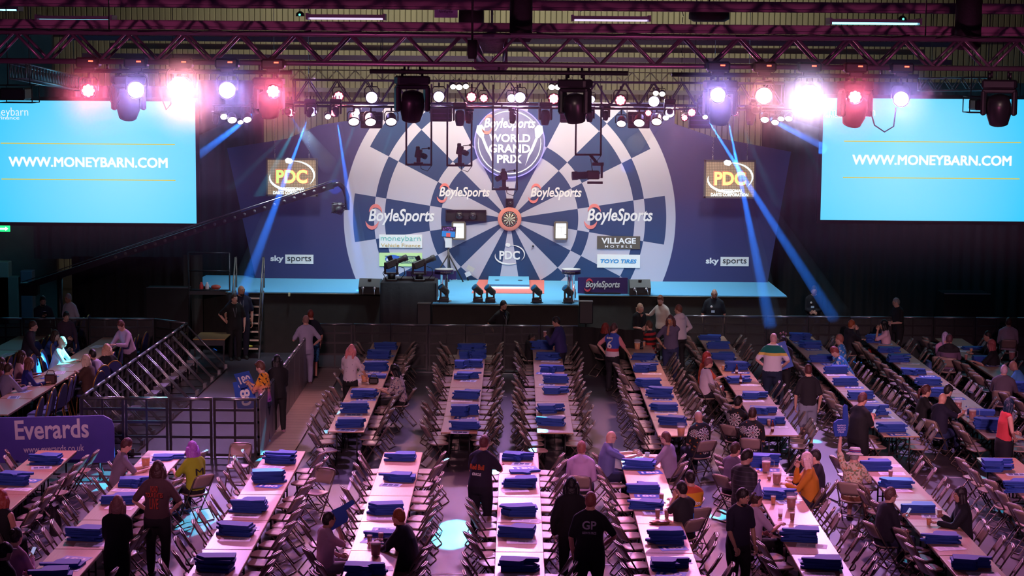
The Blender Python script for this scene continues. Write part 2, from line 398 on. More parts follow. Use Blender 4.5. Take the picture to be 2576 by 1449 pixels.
pdc(bd, bl(1282, 642), 78*PXM, LOGO_W, LOGO_W)
# sponsor panels on the backdrop
def panel(px, py, w, h, m, parent=bd, name='sponsor_panel'):
    b = MB().box((0, 0, 0), (w*PXM, .03, h*PXM)); return b.build(name, m, parent, bl(px, py, .015))
def plet(par, s, dx, dz, w, h, m, **k): return link('lettering', fit(s, w*PXM, h*PXM, m, depth=.012, **k), par, (dx*PXM, -.018, dz*PXM), (R(90), 0, 0))
PW = mat('panel_white', (.85, .85, .82), .5); PB = mat('panel_brown', (.10, .085, .065), .5); PG = mat('panel_lime', (.62, .85, .36), .5)
p = panel(1008, 607, 108, 33, PW); plet(p, 'moneybarn', 0, 6, 100, 18, mat('teal_print', (.10, .50, .42), .6), bold=-.012); plet(p, 'Vehicle Finance', 0, -10, 99, 9, mat('ochre_print', (.62, .42, .12), .6))
p = panel(1008, 653, 108, 34, PG); flat('oval', [disc_poly(0, 0, 19*PXM, 11*PXM)], mat('selco_blue', (.04, .14, .55), .6), p, (-20*PXM, -.017, 1*PXM), .012)
plet(p, 'selco', -20, 1, 33, 9, LOGO_W, bold=.03).location.y = -.032
plet(p, 'BUILDERS', 19, 4, 38, 6, mat('navy_print', (.03, .05, .16), .6)); plet(p, 'WAREHOUSE', 19, -4, 38, 5, MATS['navy_print'])
b = MB(); b.box((0, 0, 0), (78*PXM, .012, 1*PXM)); b.box((0, 0, -17*PXM), (78*PXM, .012, 1*PXM)); b.build('rule_lines', MATS['navy_print'], p, (-1*PXM, -.02, 9*PXM))
p = panel(1556, 610, 108, 32, PB); plet(p, 'VILLAGE', 0, 4.5, 87, 15, LOGO_W, bold=.03); plet(p, 'HOTELS', 0, -10, 68, 6.5, LOGO_W, bold=.02, spacing=1.8)
p = panel(1556, 657, 108, 33, PW); plet(p, 'TOYO TIRES', 0, 0, 91, 10, mat('sky_print', (.03, .28, .62), .6), bold=.03, shear=.2)
for (cx, cy) in ((735, 652), (1830, 658)):
    o = link('broadcaster_logo', fit('sky', 33*PXM, 19*PXM, LOGO_W, bold=.035, depth=.02), bd, bl(cx-38, cy), (R(90), 0, 0))
    b = MB().box((0, 0, 0), (71*PXM, .02, 23*PXM)).build('sports_box', PW, bd, bl(cx+18, cy, .01)); plet(b, 'sports', 0, -1, 60, 17, mat('black_print', (.01, .01, .012), .6)).location.y = -.014
# the round light box
wg = thing('round_sign', 'large round glowing purple sign with darts and white lettering above the dartboard', 'sign', (BX+bl(1282, 358).x, YB-.16, BZ+bl(1282, 358).z))
rw = 86*PXM
nb = NB('sign_face'); ob, xyz = nb.obj(); c = nb.mix(nb.noise(ob, 2.2, 4), (.08, .09, .20), (.22, .22, .36)); nb.base(c, .6); nb.put(nb.b.inputs['Emission Color'], c); nb.b.inputs['Emission Strength'].default_value = .3
b = MB(); b.lathe([(rw, 0), (rw, .08), (rw*.99, .1)], 64, axis=(0, -1, 0)); b.build('face', nb.m, wg, (0, .04, 0))
b = MB(); b.lathe([(rw*1.0, 0), (rw*1.03, .01), (rw*1.03, .05), (rw*1.0, .06)], 64, axis=(0, -1, 0), cap=False); b.build('glowing_rim', emission('rim_glow', (.30, .25, 1.0), 2.2), wg, (0, .04, 0))
SGN = mat('sign_white', (.9, .9, .92), .6, emit=.35)
def slet(s, z, w, h, **k): return link('lettering', fit(s, w*PXM, h*PXM, SGN, depth=.02, **k), wg, (0, -.07, z*PXM), (R(90), 0, 0))
slet('WORLD', 11, 103, 21, bold=.03); slet('GRAND', -15, 103, 21, bold=.03); slet('PRIX', -41, 62, 21, bold=.03)
boyle(wg, (0, -.07, 45*PXM), 136*PXM, m1=SGN)
flat('ring_line', [crescent(0, 0, 78*PXM, 78*PXM, 40, 120, .03, tip=.2), crescent(0, 0, 78*PXM, 78*PXM, 170, 370, .03, tip=.2)], SGN, wg, (0, -.07, 0), .02)
def dart_poly(sx):
    s = PXM
    F = [(62, 35), (70, 44), (81, 42), (84, 26), (73, 12), (64, 14)]; Bd = [(65, 14), (72, 14), (58, -20), (50, -33), (44, -47), (39, -58), (43, -46), (46, -30), (52, -18)]
    return [[(sx*x*s, y*s) for x, y in F], [(sx*x*s, y*s) for x, y in Bd]]
for sx in (-1, 1): flat('dart_emblem', [q if sx > 0 else q[::-1] for q in dart_poly(sx)], SGN, wg, (0, -.07, 0), .02)
# dartboard
db = thing('dartboard', 'real dartboard in a wide coral ring at the middle of the backdrop', 'dartboard', (BX, YB-.08, BZ))
b = MB(); ro, ri = .345, .228
b.lathe([(ri, 0), (ro-.02, 0), (ro, .015), (ro, .05), (ro-.02, .065), (ri, .065)], 48, axis=(0, -1, 0), cap=False); b.build('surround', mat('coral_foam', (.78, .26, .20), .7), db)
nb = NB('dartboard_print'); ob, xyz = nb.obj(); x, z = xyz[0], xyz[2]
r = nb.math('SQRT', nb.math('ADD', nb.math('MULTIPLY', x, x), nb.math('MULTIPLY', z, z)))
an = nb.math('DIVIDE', nb.math('ADD', nb.math('ARCTAN2', z, x), PI*2 + R(9)), R(18)); even = nb.math('LESS_THAN', nb.math('FRACT', nb.math('MULTIPLY', nb.math('FLOOR', an), .5)), .25)
def band(a, b): return nb.math('MULTIPLY', nb.math('GREATER_THAN', r, a), nb.math('LESS_THAN', r, b))
c = nb.mix(even, (.75, .72, .55), (.015, .015, .015)); rg = nb.mix(even, (.03, .30, .08), (.60, .04, .04))
c = nb.mix(nb.math('ADD', band(.099, .107), band(.162, .170)), c, rg); c = nb.mix(nb.math('GREATER_THAN', r, .17), c, (.012, .012, .012)); c = nb.mix(nb.math('LESS_THAN', r, .016), c, (.03, .35, .08)); c = nb.mix(nb.math('LESS_THAN', r, .0065), c, (.6, .04, .04))
nb.base(c, .8)
b = MB(); b.lathe([(.2255, 0), (.2255, .05), (.222, .055)], 48, axis=(0, -1, 0)); face = b.build('playing_face', nb.m, db)
nums = [20, 1, 18, 4, 13, 6, 10, 15, 2, 17, 3, 19, 7, 16, 8, 11, 14, 9, 12, 5]
it = []
for k, nn in enumerate(nums):
    a = PI/2 - k*R(18); it.append((text_mesh(str(nn), .036, LOGO_W, depth=.004, bold=.02), Matrix.Translation((.197*math.cos(a), -.058, .197*math.sin(a))) @ UPR, 0))
link('numbers', join_meshes('numbers', it, LOGO_W), db)
b = MB(); b.tube([(.197*math.cos(2*PI*k/40), -.058, .197*math.sin(2*PI*k/40)) for k in range(40)], .0025, 5, closed=True); b.build('number_ring', CHROME, db)
# scoreboards, camera niche and box
def board_thing(px, py, w, h, side):
    t = thing('scoreboard', 'white framed scoreboard on the backdrop %s' % ('left of the dartboard, half behind the monitor stand' if side < 0 else 'right of the dartboard'), 'scoreboard', (BX+bl(px, py).x, YB-.085, BZ+bl(px, py).z))
    W, H = w*PXM, h*PXM; fr = mat('scoreboard_frame', (.17, .15, .11), .5)
    b = MB(); b.box((0, -.04, H/2), (W, .1, .05)); b.box((0, -.04, -H/2), (W, .1, .05)); b.box((-W/2, -.04, 0), (.05, .1, H)); b.box((W/2, -.04, 0), (.05, .1, H)); b.build('frame', fr, t)
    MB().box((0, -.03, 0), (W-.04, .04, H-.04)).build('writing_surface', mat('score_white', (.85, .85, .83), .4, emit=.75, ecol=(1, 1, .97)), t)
    b = MB(); b.box((0, -.053, -.05), (.008, .004, H-.2)); b.box((0, -.053, H/2-.14), (W-.1, .004, .008)); b.build('ruled_lines', mat('faint_rule', (.3, .3, .3), .6), t)
    MB().box((side*W*.38, -.06, -H/2+.14), (.07, .02, .015)).build('marker_pen', BLACK, t)
    return t
board_thing(1154, 580, 31, 42, -1); board_thing(1411, 580, 31, 42, 1)
def niche(px, py, w, h, name, label):
    t = thing(name, label, 'camera box', (BX+bl(px, py).x, YB-.085, BZ+bl(px, py).z)); W, H = w*PXM, h*PXM
    MB().box((0, -.005, 0), (W, .02, H)).build('dark_back', BLACK_MATT, t)
    b = MB()
    for z in (-1, 1): b.box((0, -.03, z*H/2), (W+.02, .06, .02)); b.box((z*W/2, -.03, 0), (.02, .06, H))
    b.build('frame', DARK_METAL, t); return t
def dome(t, x, z, r):
    b = MB(); b.lathe([(r*.5, 0), (r, .03), (r, .09), (r*.8, .14), (r*.35, .17)], 14, axis=(0, -1, 0)); d = b.build('lens_barrel', mat('black_gloss', (.015, .015, .018), .12), t, (x, 0, z))
    b = MB(); b.lathe([(r*.34, 0), (r*.3, .012), (0.001, .02)], 12, axis=(0, -1, 0), cap=False); b.build('lens_glass', mat('lens_glass', (.03, .04, .06), .05, .3), d, (0, -.168, 0)); return d
t = niche(1172, 542, 100, 27, 'camera_niche', 'long black recess with two lenses in the backdrop left of the dartboard'); dome(t, -16*PXM, 0, .12); dome(t, 18*PXM, 0, .12); MB().box((2*PXM, -.05, -.06), (.12, .1, .1)).build('lens_bracket', DARK_METAL, t)
t = niche(1282, 509, 18, 18, 'camera_niche', 'small square black camera box directly above the dartboard'); dome(t, .02, -.01, .06)
o = MB().lathe([(.03, 0), (.03, .04), (.015, .07)], 10, axis=(0, -1, 0)).build('hook', DARK_METAL, None, (BX+bl(1341, 619).x, YB-.085, BZ+bl(1341, 619).z)); tag(o, 'tiny dark hook on the backdrop below the right scoreboard', 'hook')
# ---------------------------------------------------------------- hanging pixel screens with the darts body's emblem
def led_sign(px, py, w, h, where):
    Y = 52.6; q = gy(px, py, Y); s = 1/(FPX/Y); W, H = w*s, h*s
    t = thing('hanging_sign', 'tan pixel screen reading PDC hung on chains %s' % where, 'sign', q)
    b = MB(); fr = mat('sign_case', (.20, .17, .15), .5)
    b.box((0, .06, 0), (W, .1, H)); b.build('case', fr, t)
    b = MB()
    for z in (-1, 1): b.box((0, -.0, z*(H/2-.025)), (W, .04, .05)); b.box((z*(W/2-.025), -.0, 0), (.05, .04, H))
    b.build('rim', mat('sign_rim', (.14, .12, .10), .45), t)
    nb = NB('pixel_face_'+str(int(px))); ob, xyz = nb.obj()
    g = nb.math('MULTIPLY', nb.math('GREATER_THAN', nb.math('FRACT', nb.math('MULTIPLY', xyz[0], 22)), .3), nb.math('GREATER_THAN', nb.math('FRACT', nb.math('MULTIPLY', xyz[2], 22)), .3))
    c = nb.mix(g, (.15, .10, .055), (.36, .26, .15)); nb.base(c, .6); nb.put(nb.b.inputs['Emission Color'], c); nb.b.inputs['Emission Strength'].default_value = .85
    MB().box((0, 0, 0), (W-.09, .02, H-.09)).build('screen', nb.m, t)
    LY = mat('lit_yellow', (.75, .9, .3), .6, emit=1.0, ecol=(.58, .92, .20)); LW = mat('lit_white', (.8, .9, .95), .6, emit=1.3, ecol=(.75, .95, 1.0)); LR = mat('lit_red', (.8, .2, .15), .6, emit=.7, ecol=(1, .18, .12))
    link('letter_glow', fit('PDC', 82*s, 37*s, LR, bold=.06, depth=.006), t, (0, -.015, 2*s), (R(90), 0, 0))
    pdc(t, (0, -.022, 2*s), 118*s, LY, LW, depth=.01)
    for i, (tx, ww, hh, z) in enumerate((('PROFESSIONAL', 66, 8, -29), ('DARTS CORPORATION', 94, 8, -39))): link('lettering', fit(tx, ww*s, hh*s, LW, bold=.02, depth=.008), t, (0, -.02, z*s), (R(90), 0, 0))
    for x in (-43, 43):
        b = MB(); b.tube([(0, 0, 0), (0, 0, .12)], .015, 6)
        b.tube([(0, 0, 1.9), (0, 0, 14-q.z-H/2)], .008, 4)
        for k in range(36): b.tube([(.014*math.cos(PI/2*(k % 2)), .014*math.sin(PI/2*(k % 2)), .12+k*.05), (-.014*math.cos(PI/2*(k % 2)), -.014*math.sin(PI/2*(k % 2)), .16+k*.05)], .006, 4)
        b.build('chain', CHROME, t, (x*s, .06, H/2))
led_sign(734, 446, 130, 96, 'over the left wing of the backdrop'); led_sign(1836, 451, 130, 96, 'over the right wing of the backdrop')
# ---------------------------------------------------------------- projection screens
def big_screen(cx, cy, flipx, where, logo):
    Y = 52.0; s = Y/FPX*1.0; q = gy(cx, cy, Y); W, H = 546*s, 306*s
    t = thing('projection_screen', 'huge bright cyan screen with a web address %s' % where, 'screen', q)
    nb = NB('screen_picture_'+str(int(cx))); ob, xyz = nb.obj()
    d = nb.math('SQRT', nb.math('ADD', nb.math('POWER', nb.math('SUBTRACT', xyz[0], -flipx*.9), 2.0), nb.math('MULTIPLY', nb.math('POWER', xyz[2], 2.0), 1.0)))
    f = nb.math('MINIMUM', nb.math('MAXIMUM', nb.math('DIVIDE', d, 4.6), 0.0), 1.0)
    c = nb.mix(f, (.25, .70, 1.0), (.0, .49, .88)); nb.base((.01, .01, .01), .9); nb.put(nb.b.inputs['Emission Color'], c); nb.b.inputs['Emission Strength'].default_value = 1.2
    MB().box((0, 0, 0), (W, .02, H)).build('picture_surface', nb.m, t)
    b = MB()
    for z in (-1, 1): b.box((0, .01, z*(H/2+.05)), (W+.2, .08, .1)); b.box((z*(W/2+.05), .01, 0), (.1, .08, H))
    for x in (-W*.4, W*.4): b.tube([(x, .02, H/2), (x, .02, 14-q.z)], .012, 5)
    b.build('frame', BLACK, t)
    SW = mat('screen_white', (.1, .1, .1), .8, emit=1.0, ecol=(.95, 1, 1)); SY = mat('screen_yellow', (.1, .1, .05), .8, emit=.8, ecol=(.95, .78, .06))
    x0 = 221-220 if flipx < 0 else 2344-2340
    lx = lambda px: (px-cx)*s; lz = lambda py: (cy-py)*s
    tx, ty, l1, l2, la, lb = (222, 408, 362, 452, 3, 441) if flipx < 0 else (2344, 403, 357, 448, 2122, 2566)
    wa = fit('WWW.MONEYBARN.COM', 398*s, 24*s, SW, depth=.006); link('web_address', join_meshes('web_address', [(wa, Matrix.Translation((dx, dz, 0)), 0) for dx in (-.011, .011) for dz in (-.009, .009)], [SW]), t, (lx(tx), -.014, lz(ty)), (R(90), 0, 0))
    for ly in (l1, l2): MB().box((lx((la+lb)/2), -.012, lz(ly)), ((lb-la)*s, .008, 2.4*s)).build('yellow_line', SY, t)
    nx = 17 if flipx < 0 else 2141
    link('company_name', fit('moneybarn', 114*s, 27*s, SW, bold=-.01, depth=.006), t, (lx(nx), -.014, lz(286)), (R(90), 0, 0))
    link('company_name', fit('Vehicle Finance', 113*s, 9*s, SW, depth=.006), t, (lx(nx-22), -.014, lz(298 if flipx < 0 else 294)), (R(90), 0, 0))
big_screen(220, 407.5, -1, 'to the left of the stage', 0); big_screen(2341, 402.5, 1, 'to the right of the stage', 0)
# ---------------------------------------------------------------- black drapes
def drape(label, x0, x1, Y, z0, z1, fold=.35, amp=.05, mt=BLACK_MATT, Y1=None):
    b = MB(); n = int((x1-x0)/fold*8); V = []
    for i in range(n+1):
        t = i/n; x = x0+(x1-x0)*t; y = Y+((Y1-Y)*t if Y1 else 0); w = amp*math.sin(2*PI*(x1-x0)*t/fold + .7*math.sin(t*17))
        V += [(x, y+w*1.0, z0), (x, y+w*.8, z1)]
    b.add(V, [(2*i, 2*i+2, 2*i+3, 2*i+1) for i in range(n)], 0, True)
    V2 = [(x, y+.03, z) for x, y, z in V]; o = len(V); b.add(V2, [(2*i+1, 2*i+3, 2*i+2, 2*i) for i in range(n)], 0, True)
    q = b.build('drape', mt); return tag(q, label, 'drape')
g = lambda px, py, Y: gy(px, py, Y)
drape('black drape hanging behind the left end of the stage beside the left screen', g(496, 0, 54.6).x, g(660, 0, 54.6).x, 54.6, 0, 7.4)
drape('long black drape below the right screen', g(1925, 0, 54.3).x, 15.5, 54.3, 0, 7.5)
drape('long black drape below the left screen behind the banquet seats', g(166, 0, 51.6).x, g(452, 0, 51.6).x, 51.6, 0, g(300, 646, 51.6).z)
drape('narrow black drape between the left screen and the stage steps', g(452, 0, 51.3).x, g(500, 0, 51.3).x, 51.3, 0, g(300, 640, 51.3).z, mt=mat('dark_grey_cloth', (.02, .017, .015), .9))
drape('high black drape filling the gap behind the left screen', -14.5, g(500, 0, 55).x, 55.3, 2.0, 7.2)
drape('low black cloth hung over the barrier end beside the rugby shirt fans', g(1452, 0, 47.3).x, g(1628, 0, 47.3).x, 47.3, 0, g(1540, 822, 47.3).z, mt=mat('black_serge', (.010, .009, .009), .9), Y1=46.6)
# ---------------------------------------------------------------- seating data: rows of trestle tables
TH = .745; TW = .72
# (x of the row, y of its near end, tables, pitch, block, ordinal)
FAR = [(-3.31, 35.75, 7, 1.67), (-1.08, 35.75, 7, 1.67), (.82, 35.8, 7, 1.69), (3.19, 35.6, 8, 1.60), (5.26, 35.75, 8, 1.66), (7.64, 35.75, 8, 1.66), (9.66, 35.6, 8, 1.64), (11.62, 37.3, 7, 1.66)]
NEAR = [(-8.50, 25.0, 5, 1.757), (-6.47, 25.05, 5, 1.757), (-4.25, 25.1, 5, 1.757), (-2.06, 25.1, 5, 1.757), (.10, 25.1, 5, 1.757), (2.33, 25.1, 5, 1.757), (4.51, 25.1, 5, 1.757), (6.72, 25.1, 5, 1.757), (9.0, 25.05, 5, 1.757)]
# people who sit or stand among the rows: spots to keep free of spare chairs (filled in by hand from the photograph)
BLOCKED = []
def block(px, py, z, r=.42): q = gz(px, py, z); BLOCKED.append((q.x, q.y, r)); return q
def in_view(p, m=60):
    v = Vector(p) - Vector((0, 0, CAMH)); w = v.dot(_F)
    x = 1288+FPX*v.dot(_Rr)/w; y = 724.5-FPX*v.dot(_Uu)/w
    return -m < x < 2576+m and -m < y < 1449+m
# ---------------------------------------------------------------- one trestle table
nb = NB('table_veneer'); ob, xyz = nb.obj(); mp = nb.n('ShaderNodeMapping'); mp.inputs['Scale'].default_value = (14, 1.2, 1); nb.nt.links.new(ob, mp.inputs[0])
oi = nb.n('ShaderNodeObjectInfo'); c = nb.mix(nb.noise(mp.outputs[0], 3, 4), (.38, .19, .105), (.54, .33, .20)); c = nb.mix(nb.math('MULTIPLY', oi.outputs['Random'], .30), c, (.62, .46, .34))
VENEER = nb.base(c, .32)
EDGE = mat('table_edge', (.10, .06, .035), .5); LEGM = mat('table_leg_steel', (.012, .012, .013), .35, .4)
def make_table(label):
    t = thing('trestle_table', label, 'table')
    MB().box((0, 0, -.014), (TW, 1.74, .028), bev=.006).build('tabletop', VENEER, t, (0, 0, TH))
    b = MB(); b.box((-TW/2+.012, 0, -.04), (.02, 1.66, .025)); b.box((TW/2-.012, 0, -.04), (.02, 1.66, .025)); b.build('apron', EDGE, t, (0, 0, TH))
    for y in (-.66, .66):
        b = MB()
        for x in (-.2, .2): b.tube([(x, y, TH-.03), (x, y, .25), (x*1.15, y, .0)], .016, 6)
        b.tube([(-.2, y, .34), (.2, y, .34)], .012, 6); b.tube([(-.2, y, TH-.05), (.2, y, TH-.05)], .012, 6); b.tube([(0, y, .34), (0, y*.35, TH-.04)], .009, 5)
        b.build('leg_frame', LEGM, t)
    return t
# ---------------------------------------------------------------- one folding chair, seat to +y
SEATM = mat('chair_shell', (.36, .26, .22), .33, noise=.12, scale=5); FRM = mat('chair_tube', (.17, .13, .11), .28, .5)
CAPM = mat('chair_cap', (.02, .02, .02), .6)
def chair_meshes():
    b = MB(); s = []
    L = [(-.205, .225, .012), (-.205, -.235, .76), (-.19, -.252, .80), (-.13, -.262, .822), (.13, -.262, .822), (.19, -.252, .80), (.205, -.235, .76), (.205, .225, .012)]
    b.tube(L, .0125, 7); b.tube([(-.205, .13, .165), (.205, .13, .165)], .009, 5)
    front = b.mesh('front_frame', FRM)
    b = MB(); b.tube([(-.178, .10, .435), (-.182, -.26, .03), (-.17, -.275, .013), (.17, -.275, .013), (.182, -.26, .03), (.178, .10, .435)], .0115, 7); b.tube([(-.18, -.12, .187), (.18, -.12, .187)], .009, 5)
    rear = b.mesh('rear_frame', FRM)
    # seat: rounded plate, a little dished
    b = MB(); n = 22; out = []
    for k in range(n):
        a = 2*PI*k/n; cx, sy = math.cos(a), math.sin(a); e = .55
        out.append((.20*abs(cx)**e*(1 if cx > 0 else -1), .19*abs(sy)**e*(1 if sy > 0 else -1)))
    V = [(x, y+.06, .452+.008*(abs(x)/.2)**2) for x, y in out] + [(x*.9, y*.9+.06, .462) for x, y in out] + [(x*.45, y*.45+.06, .452) for x, y in out] + [(0, .06, .449)] + [(x*.97, y*.97+.06, .434) for x, y in out]
    F = []
    for k in range(n):
        l = (k+1) % n; F += [(k, l, n+l, n+k), (n+k, n+l, 2*n+l, 2*n+k), (2*n+k, 2*n+l, 3*n), (3*n+1+l, 3*n+1+k, k, l)[::-1]]
    F.append(tuple(3*n+1+k for k in reversed(range(n))))
    b.add(V, F, 0, True); seat = b.mesh('seat', SEATM)
    # backrest: curved panel with rolled edges
    b = MB(); V = []; nx, nz = 9, 6
    for side in (0, 1):
        for j in range(nz):
            for i in range(nx):
                u = i/(nx-1)*2-1; w = j/(nz-1); z = .585+.232*w; hw = .192*(1-.10*(1-w)**2)*(1-.10*max(0, w-.7)/.3)
                y = -.235-(z-.76)*.615*-1 if False else -.235+(.76-z)*.615
                y += -.028*(1-u*u) + (.010 if side else -.012)
                z2 = z + (.012*(1-u**4) if j == nz-1 else 0)
                V.append((u*hw, y, z2))
    F = []; o = nx*nz
    for j in range(nz-1):
        for i in range(nx-1):
            a = j*nx+i; F.append((a, a+1, a+nx+1, a+nx)); F.append((o+a, o+a+nx, o+a+nx+1, o+a+1))
    for i in range(nx-1): F.append((i, o+i, o+i+1, i+1)); q = (nz-1)*nx+i; F.append((q, q+1, o+q+1, o+q))
    for j in range(nz-1): q = j*nx; F.append((q, q+nx, o+q+nx, o+q)); q = j*nx+nx-1; F.append((q, o+q, o+q+nx, q+nx))
    b.add(V, F, 0, True); back = b.mesh('backrest', SEATM)
    return front, rear, seat, back
CH = chair_meshes()
def make_chair(label, loc, rz, group):
    t = thing('folding_chair', label, 'chair', loc, rz, group)
    for n, me in zip(('front_frame', 'rear_frame', 'seat', 'backrest'), CH): link(n, me, t)
    return t
# ---------------------------------------------------------------- people: one continuous skinned body each, clothes and hair as parts
SKINS = {'pale': (.58, .33, .25), 'tan': (.46, .25, .17), 'brown': (.20, .10, .065), 'red': (.62, .30, .22)}
EYEW = mat('eye_white', (.75, .72, .70), .3); EYED = mat('eye_dark', (.02, .015, .012), .3); LIP = mat('lip', (.45, .15, .13), .5)
def skin(k): return mat('skin_'+k, SKINS[k], .5, noise=.06, scale=14)
def cloth(c):
    if isinstance(c, str): return MATS[c]
    return mat('cloth_%d_%d_%d' % c, srgb(*c), .85, noise=.10, scale=7, bump=.35)
def hairm(c): return mat('hair_%d_%d_%d' % c, srgb(*c), .5, noise=.35, scale=40, bump=.6)
# printed fabrics
def bands(name, lst, axis=2):
    nb = NB(name); ob, xyz = nb.obj(); c = lst[0][1]
    for z, col in lst[1:]: c = nb.mix(nb.math('GREATER_THAN', xyz[axis], z), c, col)
    nb.base(c, .85)
def floral(name, base, cols, scale):
    nb = NB(name); ob, xyz = nb.obj(); c = base
    for i, (col, th) in enumerate(cols):
        mp = nb.n('ShaderNodeMapping'); mp.inputs['Location'].default_value = (i*3.1, i*1.7, i*5.3); nb.nt.links.new(ob, mp.inputs[0])
        c = nb.mix(nb.math('GREATER_THAN', nb.noise(mp.outputs[0], scale*(1+.3*i), 1.5), th), c, col)
    nb.base(c, .85)
def stripes(name, a, b, freq, axis=2):
    nb = NB(name); ob, xyz = nb.obj(); nb.base(nb.mix(nb.math('GREATER_THAN', nb.math('FRACT', nb.math('MULTIPLY', xyz[axis], freq)), .5), a, b), .85)
def spots_mat(name, base, col, scale, th):
    nb = NB(name); ob, xyz = nb.obj(); v = nb.n('ShaderNodeTexVoronoi'); v.inputs['Scale'].default_value = scale; nb.nt.links.new(ob, v.inputs['Vector'])
    nb.base(nb.mix(nb.math('LESS_THAN', v.outputs['Distance'], th), base, col), .85)
def dartprint(name, centres):
    nb = NB(name); ob, xyz = nb.obj(); c = (.012, .012, .014)
    v = nb.n('ShaderNodeTexVoronoi'); v.inputs['Scale'].default_value = 14; nb.nt.links.new(ob, v.inputs['Vector'])
    c = nb.mix(nb.math('LESS_THAN', v.outputs['Distance'], .22), c, (.35, .12, .03))
    for (x0, z0, rad) in centres:
        x = nb.math('SUBTRACT', xyz[0], x0); z = nb.math('SUBTRACT', xyz[2], z0); r = nb.math('SQRT', nb.math('ADD', nb.math('MULTIPLY', x, x), nb.math('MULTIPLY', z, z)))
        ev = nb.math('LESS_THAN', nb.math('FRACT', nb.math('DIVIDE', nb.math('ADD', nb.math('ARCTAN2', z, x), 7.0), R(36))), .5)
        ring = nb.math('MULTIPLY', nb.math('GREATER_THAN', r, rad*.5), nb.math('LESS_THAN', r, rad*.58)); ring2 = nb.math('GREATER_THAN', r, rad*.9)
        p = nb.mix(nb.math('ABSOLUTE', nb.math('SUBTRACT', ev, nb.math('MAXIMUM', ring, ring2))), (.02, .02, .02), (.62, .60, .58))
        p = nb.mix(nb.math('LESS_THAN', r, rad*.1), p, (.3, .03, .03)); c = nb.mix(nb.math('LESS_THAN', r, rad), c, p)
    nb.base(c, .85)
dartprint('dart_shirt', [(.03, .90, .135), (-.16, .93, .08), (.05, .62, .10)])
floral('hawaii_blue', (.03, .22, .62), [((.55, .60, .62), .60), ((.02, .06, .25), .66), ((.55, .20, .16), .68)], 16)
floral('floral_cream', (.62, .52, .38), [((.20, .22, .12), .56), ((.55, .20, .08), .62)], 22)
floral('blouse_flowers', (.50, .42, .42), [((.05, .06, .14), .58), ((.40, .18, .20), .64)], 22)
floral('shorts_print', (.03, .16, .36), [((.02, .03, .08), .55)], 26)
spots_mat('polka_white', (.62, .54, .60), (.10, .05, .10), 16, .14)
spots_mat('polka_blue', (.04, .03, .20), (.50, .45, .75), 20, .25)
stripes('rugby_hoops', (.42, .02, .02), (.012, .012, .014), 8)
bands('green_gold_polo', [(0, (.66, .58, .68)), (1.275, (.66, .48, .10)), (1.335, (.0, .13, .11)), (1.50, (.66, .62, .66))])
nb = NB('palm_shirt'); ob, xyz = nb.obj(); t = nb.math('MINIMUM', nb.math('MAXIMUM', nb.math('DIVIDE', nb.math('SUBTRACT', xyz[2], .98), .34), 0), 1)
c = nb.mix(t, (.32, .08, .50), (.85, .34, .02)); c = nb.mix(nb.math('GREATER_THAN', nb.noise(ob, 18, 2), .60), c, (.03, .015, .03)); nb.base(c, .85)
bands('purple_black_hood', [(0, (.16, .09, .17)), (.93, (.015, .013, .018))])
nb = NB('rugby_shirt'); ob, xyz = nb.obj(); c = nb.mix(nb.math('GREATER_THAN', xyz[2], 1.10), (.60, .52, .58), (.03, .07, .40)); c = nb.mix(nb.math('MULTIPLY', nb.math('GREATER_THAN', xyz[2], 1.06), nb.math('LESS_THAN', xyz[2], 1.14)), c, (.55, .04, .06)); c = nb.mix(nb.math('GREATER_THAN', nb.math('ABSOLUTE', xyz[0]), .20), c, (.58, .22, .24)); nb.base(c, .85)
nb = NB('dark_jersey'); ob, xyz = nb.obj(); c = nb.mix(nb.math('MULTIPLY', nb.math('GREATER_THAN', xyz[0], .09), nb.math('LESS_THAN', xyz[2], .86)), (.014, .014, .018), (.02, .22, .62)); nb.base(c, .8)
nb = NB('builders_jersey'); ob, xyz = nb.obj(); c = nb.mix(nb.math('LESS_THAN', xyz[2], .80), (.80, .38, .02), (.03, .10, .50)); c = nb.mix(nb.math('GREATER_THAN', xyz[2], 1.02), c, (.60, .10, .04)); nb.base(c, .8)
nb = NB('quilted'); ob, xyz = nb.obj(); w = nb.math('FRACT', nb.math('MULTIPLY', xyz[2], 14)); nb.base(nb.mix(nb.math('LESS_THAN', w, .12), (.022, .02, .03), (.07, .06, .09)), .6)
JOBS = []
def body_loft(b, pts, rad, seg=14):
    V = []; n = len(pts)
    for i, p in enumerate(pts):
        t = (pts[min(i+1, n-1)]-pts[max(i-1, 0)]).normalized(); f = t.cross(Vector((1, 0, 0)))
        f = f.normalized() if f.length > 1e-6 else Vector((0, 1, 0)); f = -f if f.y < -.5 and t.z > 0 else f
        x = f.cross(t).normalized(); a, d = rad[i]
        V += [p + x*(a*math.cos(2*PI*k/seg)) + f*(d*math.sin(2*PI*k/seg)) for k in range(seg)]
    F = [(i*seg+k, i*seg+(k+1) % seg, (i+1)*seg+(k+1) % seg, (i+1)*seg+k) for i in range(n-1) for k in range(seg)]
    F += [tuple(reversed(range(seg))), tuple(range((n-1)*seg, n*seg))]; b.add(V, F, 0, True)
def limb(b, pts, rad, seg=9):
    b.tube(pts, rad, seg)
    for p, r in zip(pts, rad): b.ball(p, r, 0, 8, 6)
def ik(S, T, a, c, pole):
    d = T-S; L = d.length
    if L > (a+c)*.985: d = d*((a+c)*.985/L); T = S+d; L = d.length
    if L < .12: L = .12; d = d.normalized()*L; T = S+d
    u = d/L; x = (a*a-c*c+L*L)/(2*L); h = math.sqrt(max(a*a-x*x, .0004)); p = pole-u*pole.dot(u); p = p.normalized() if p.length > 1e-5 else Vector((0, 0, -1))
    return S+u*x+p*h, T
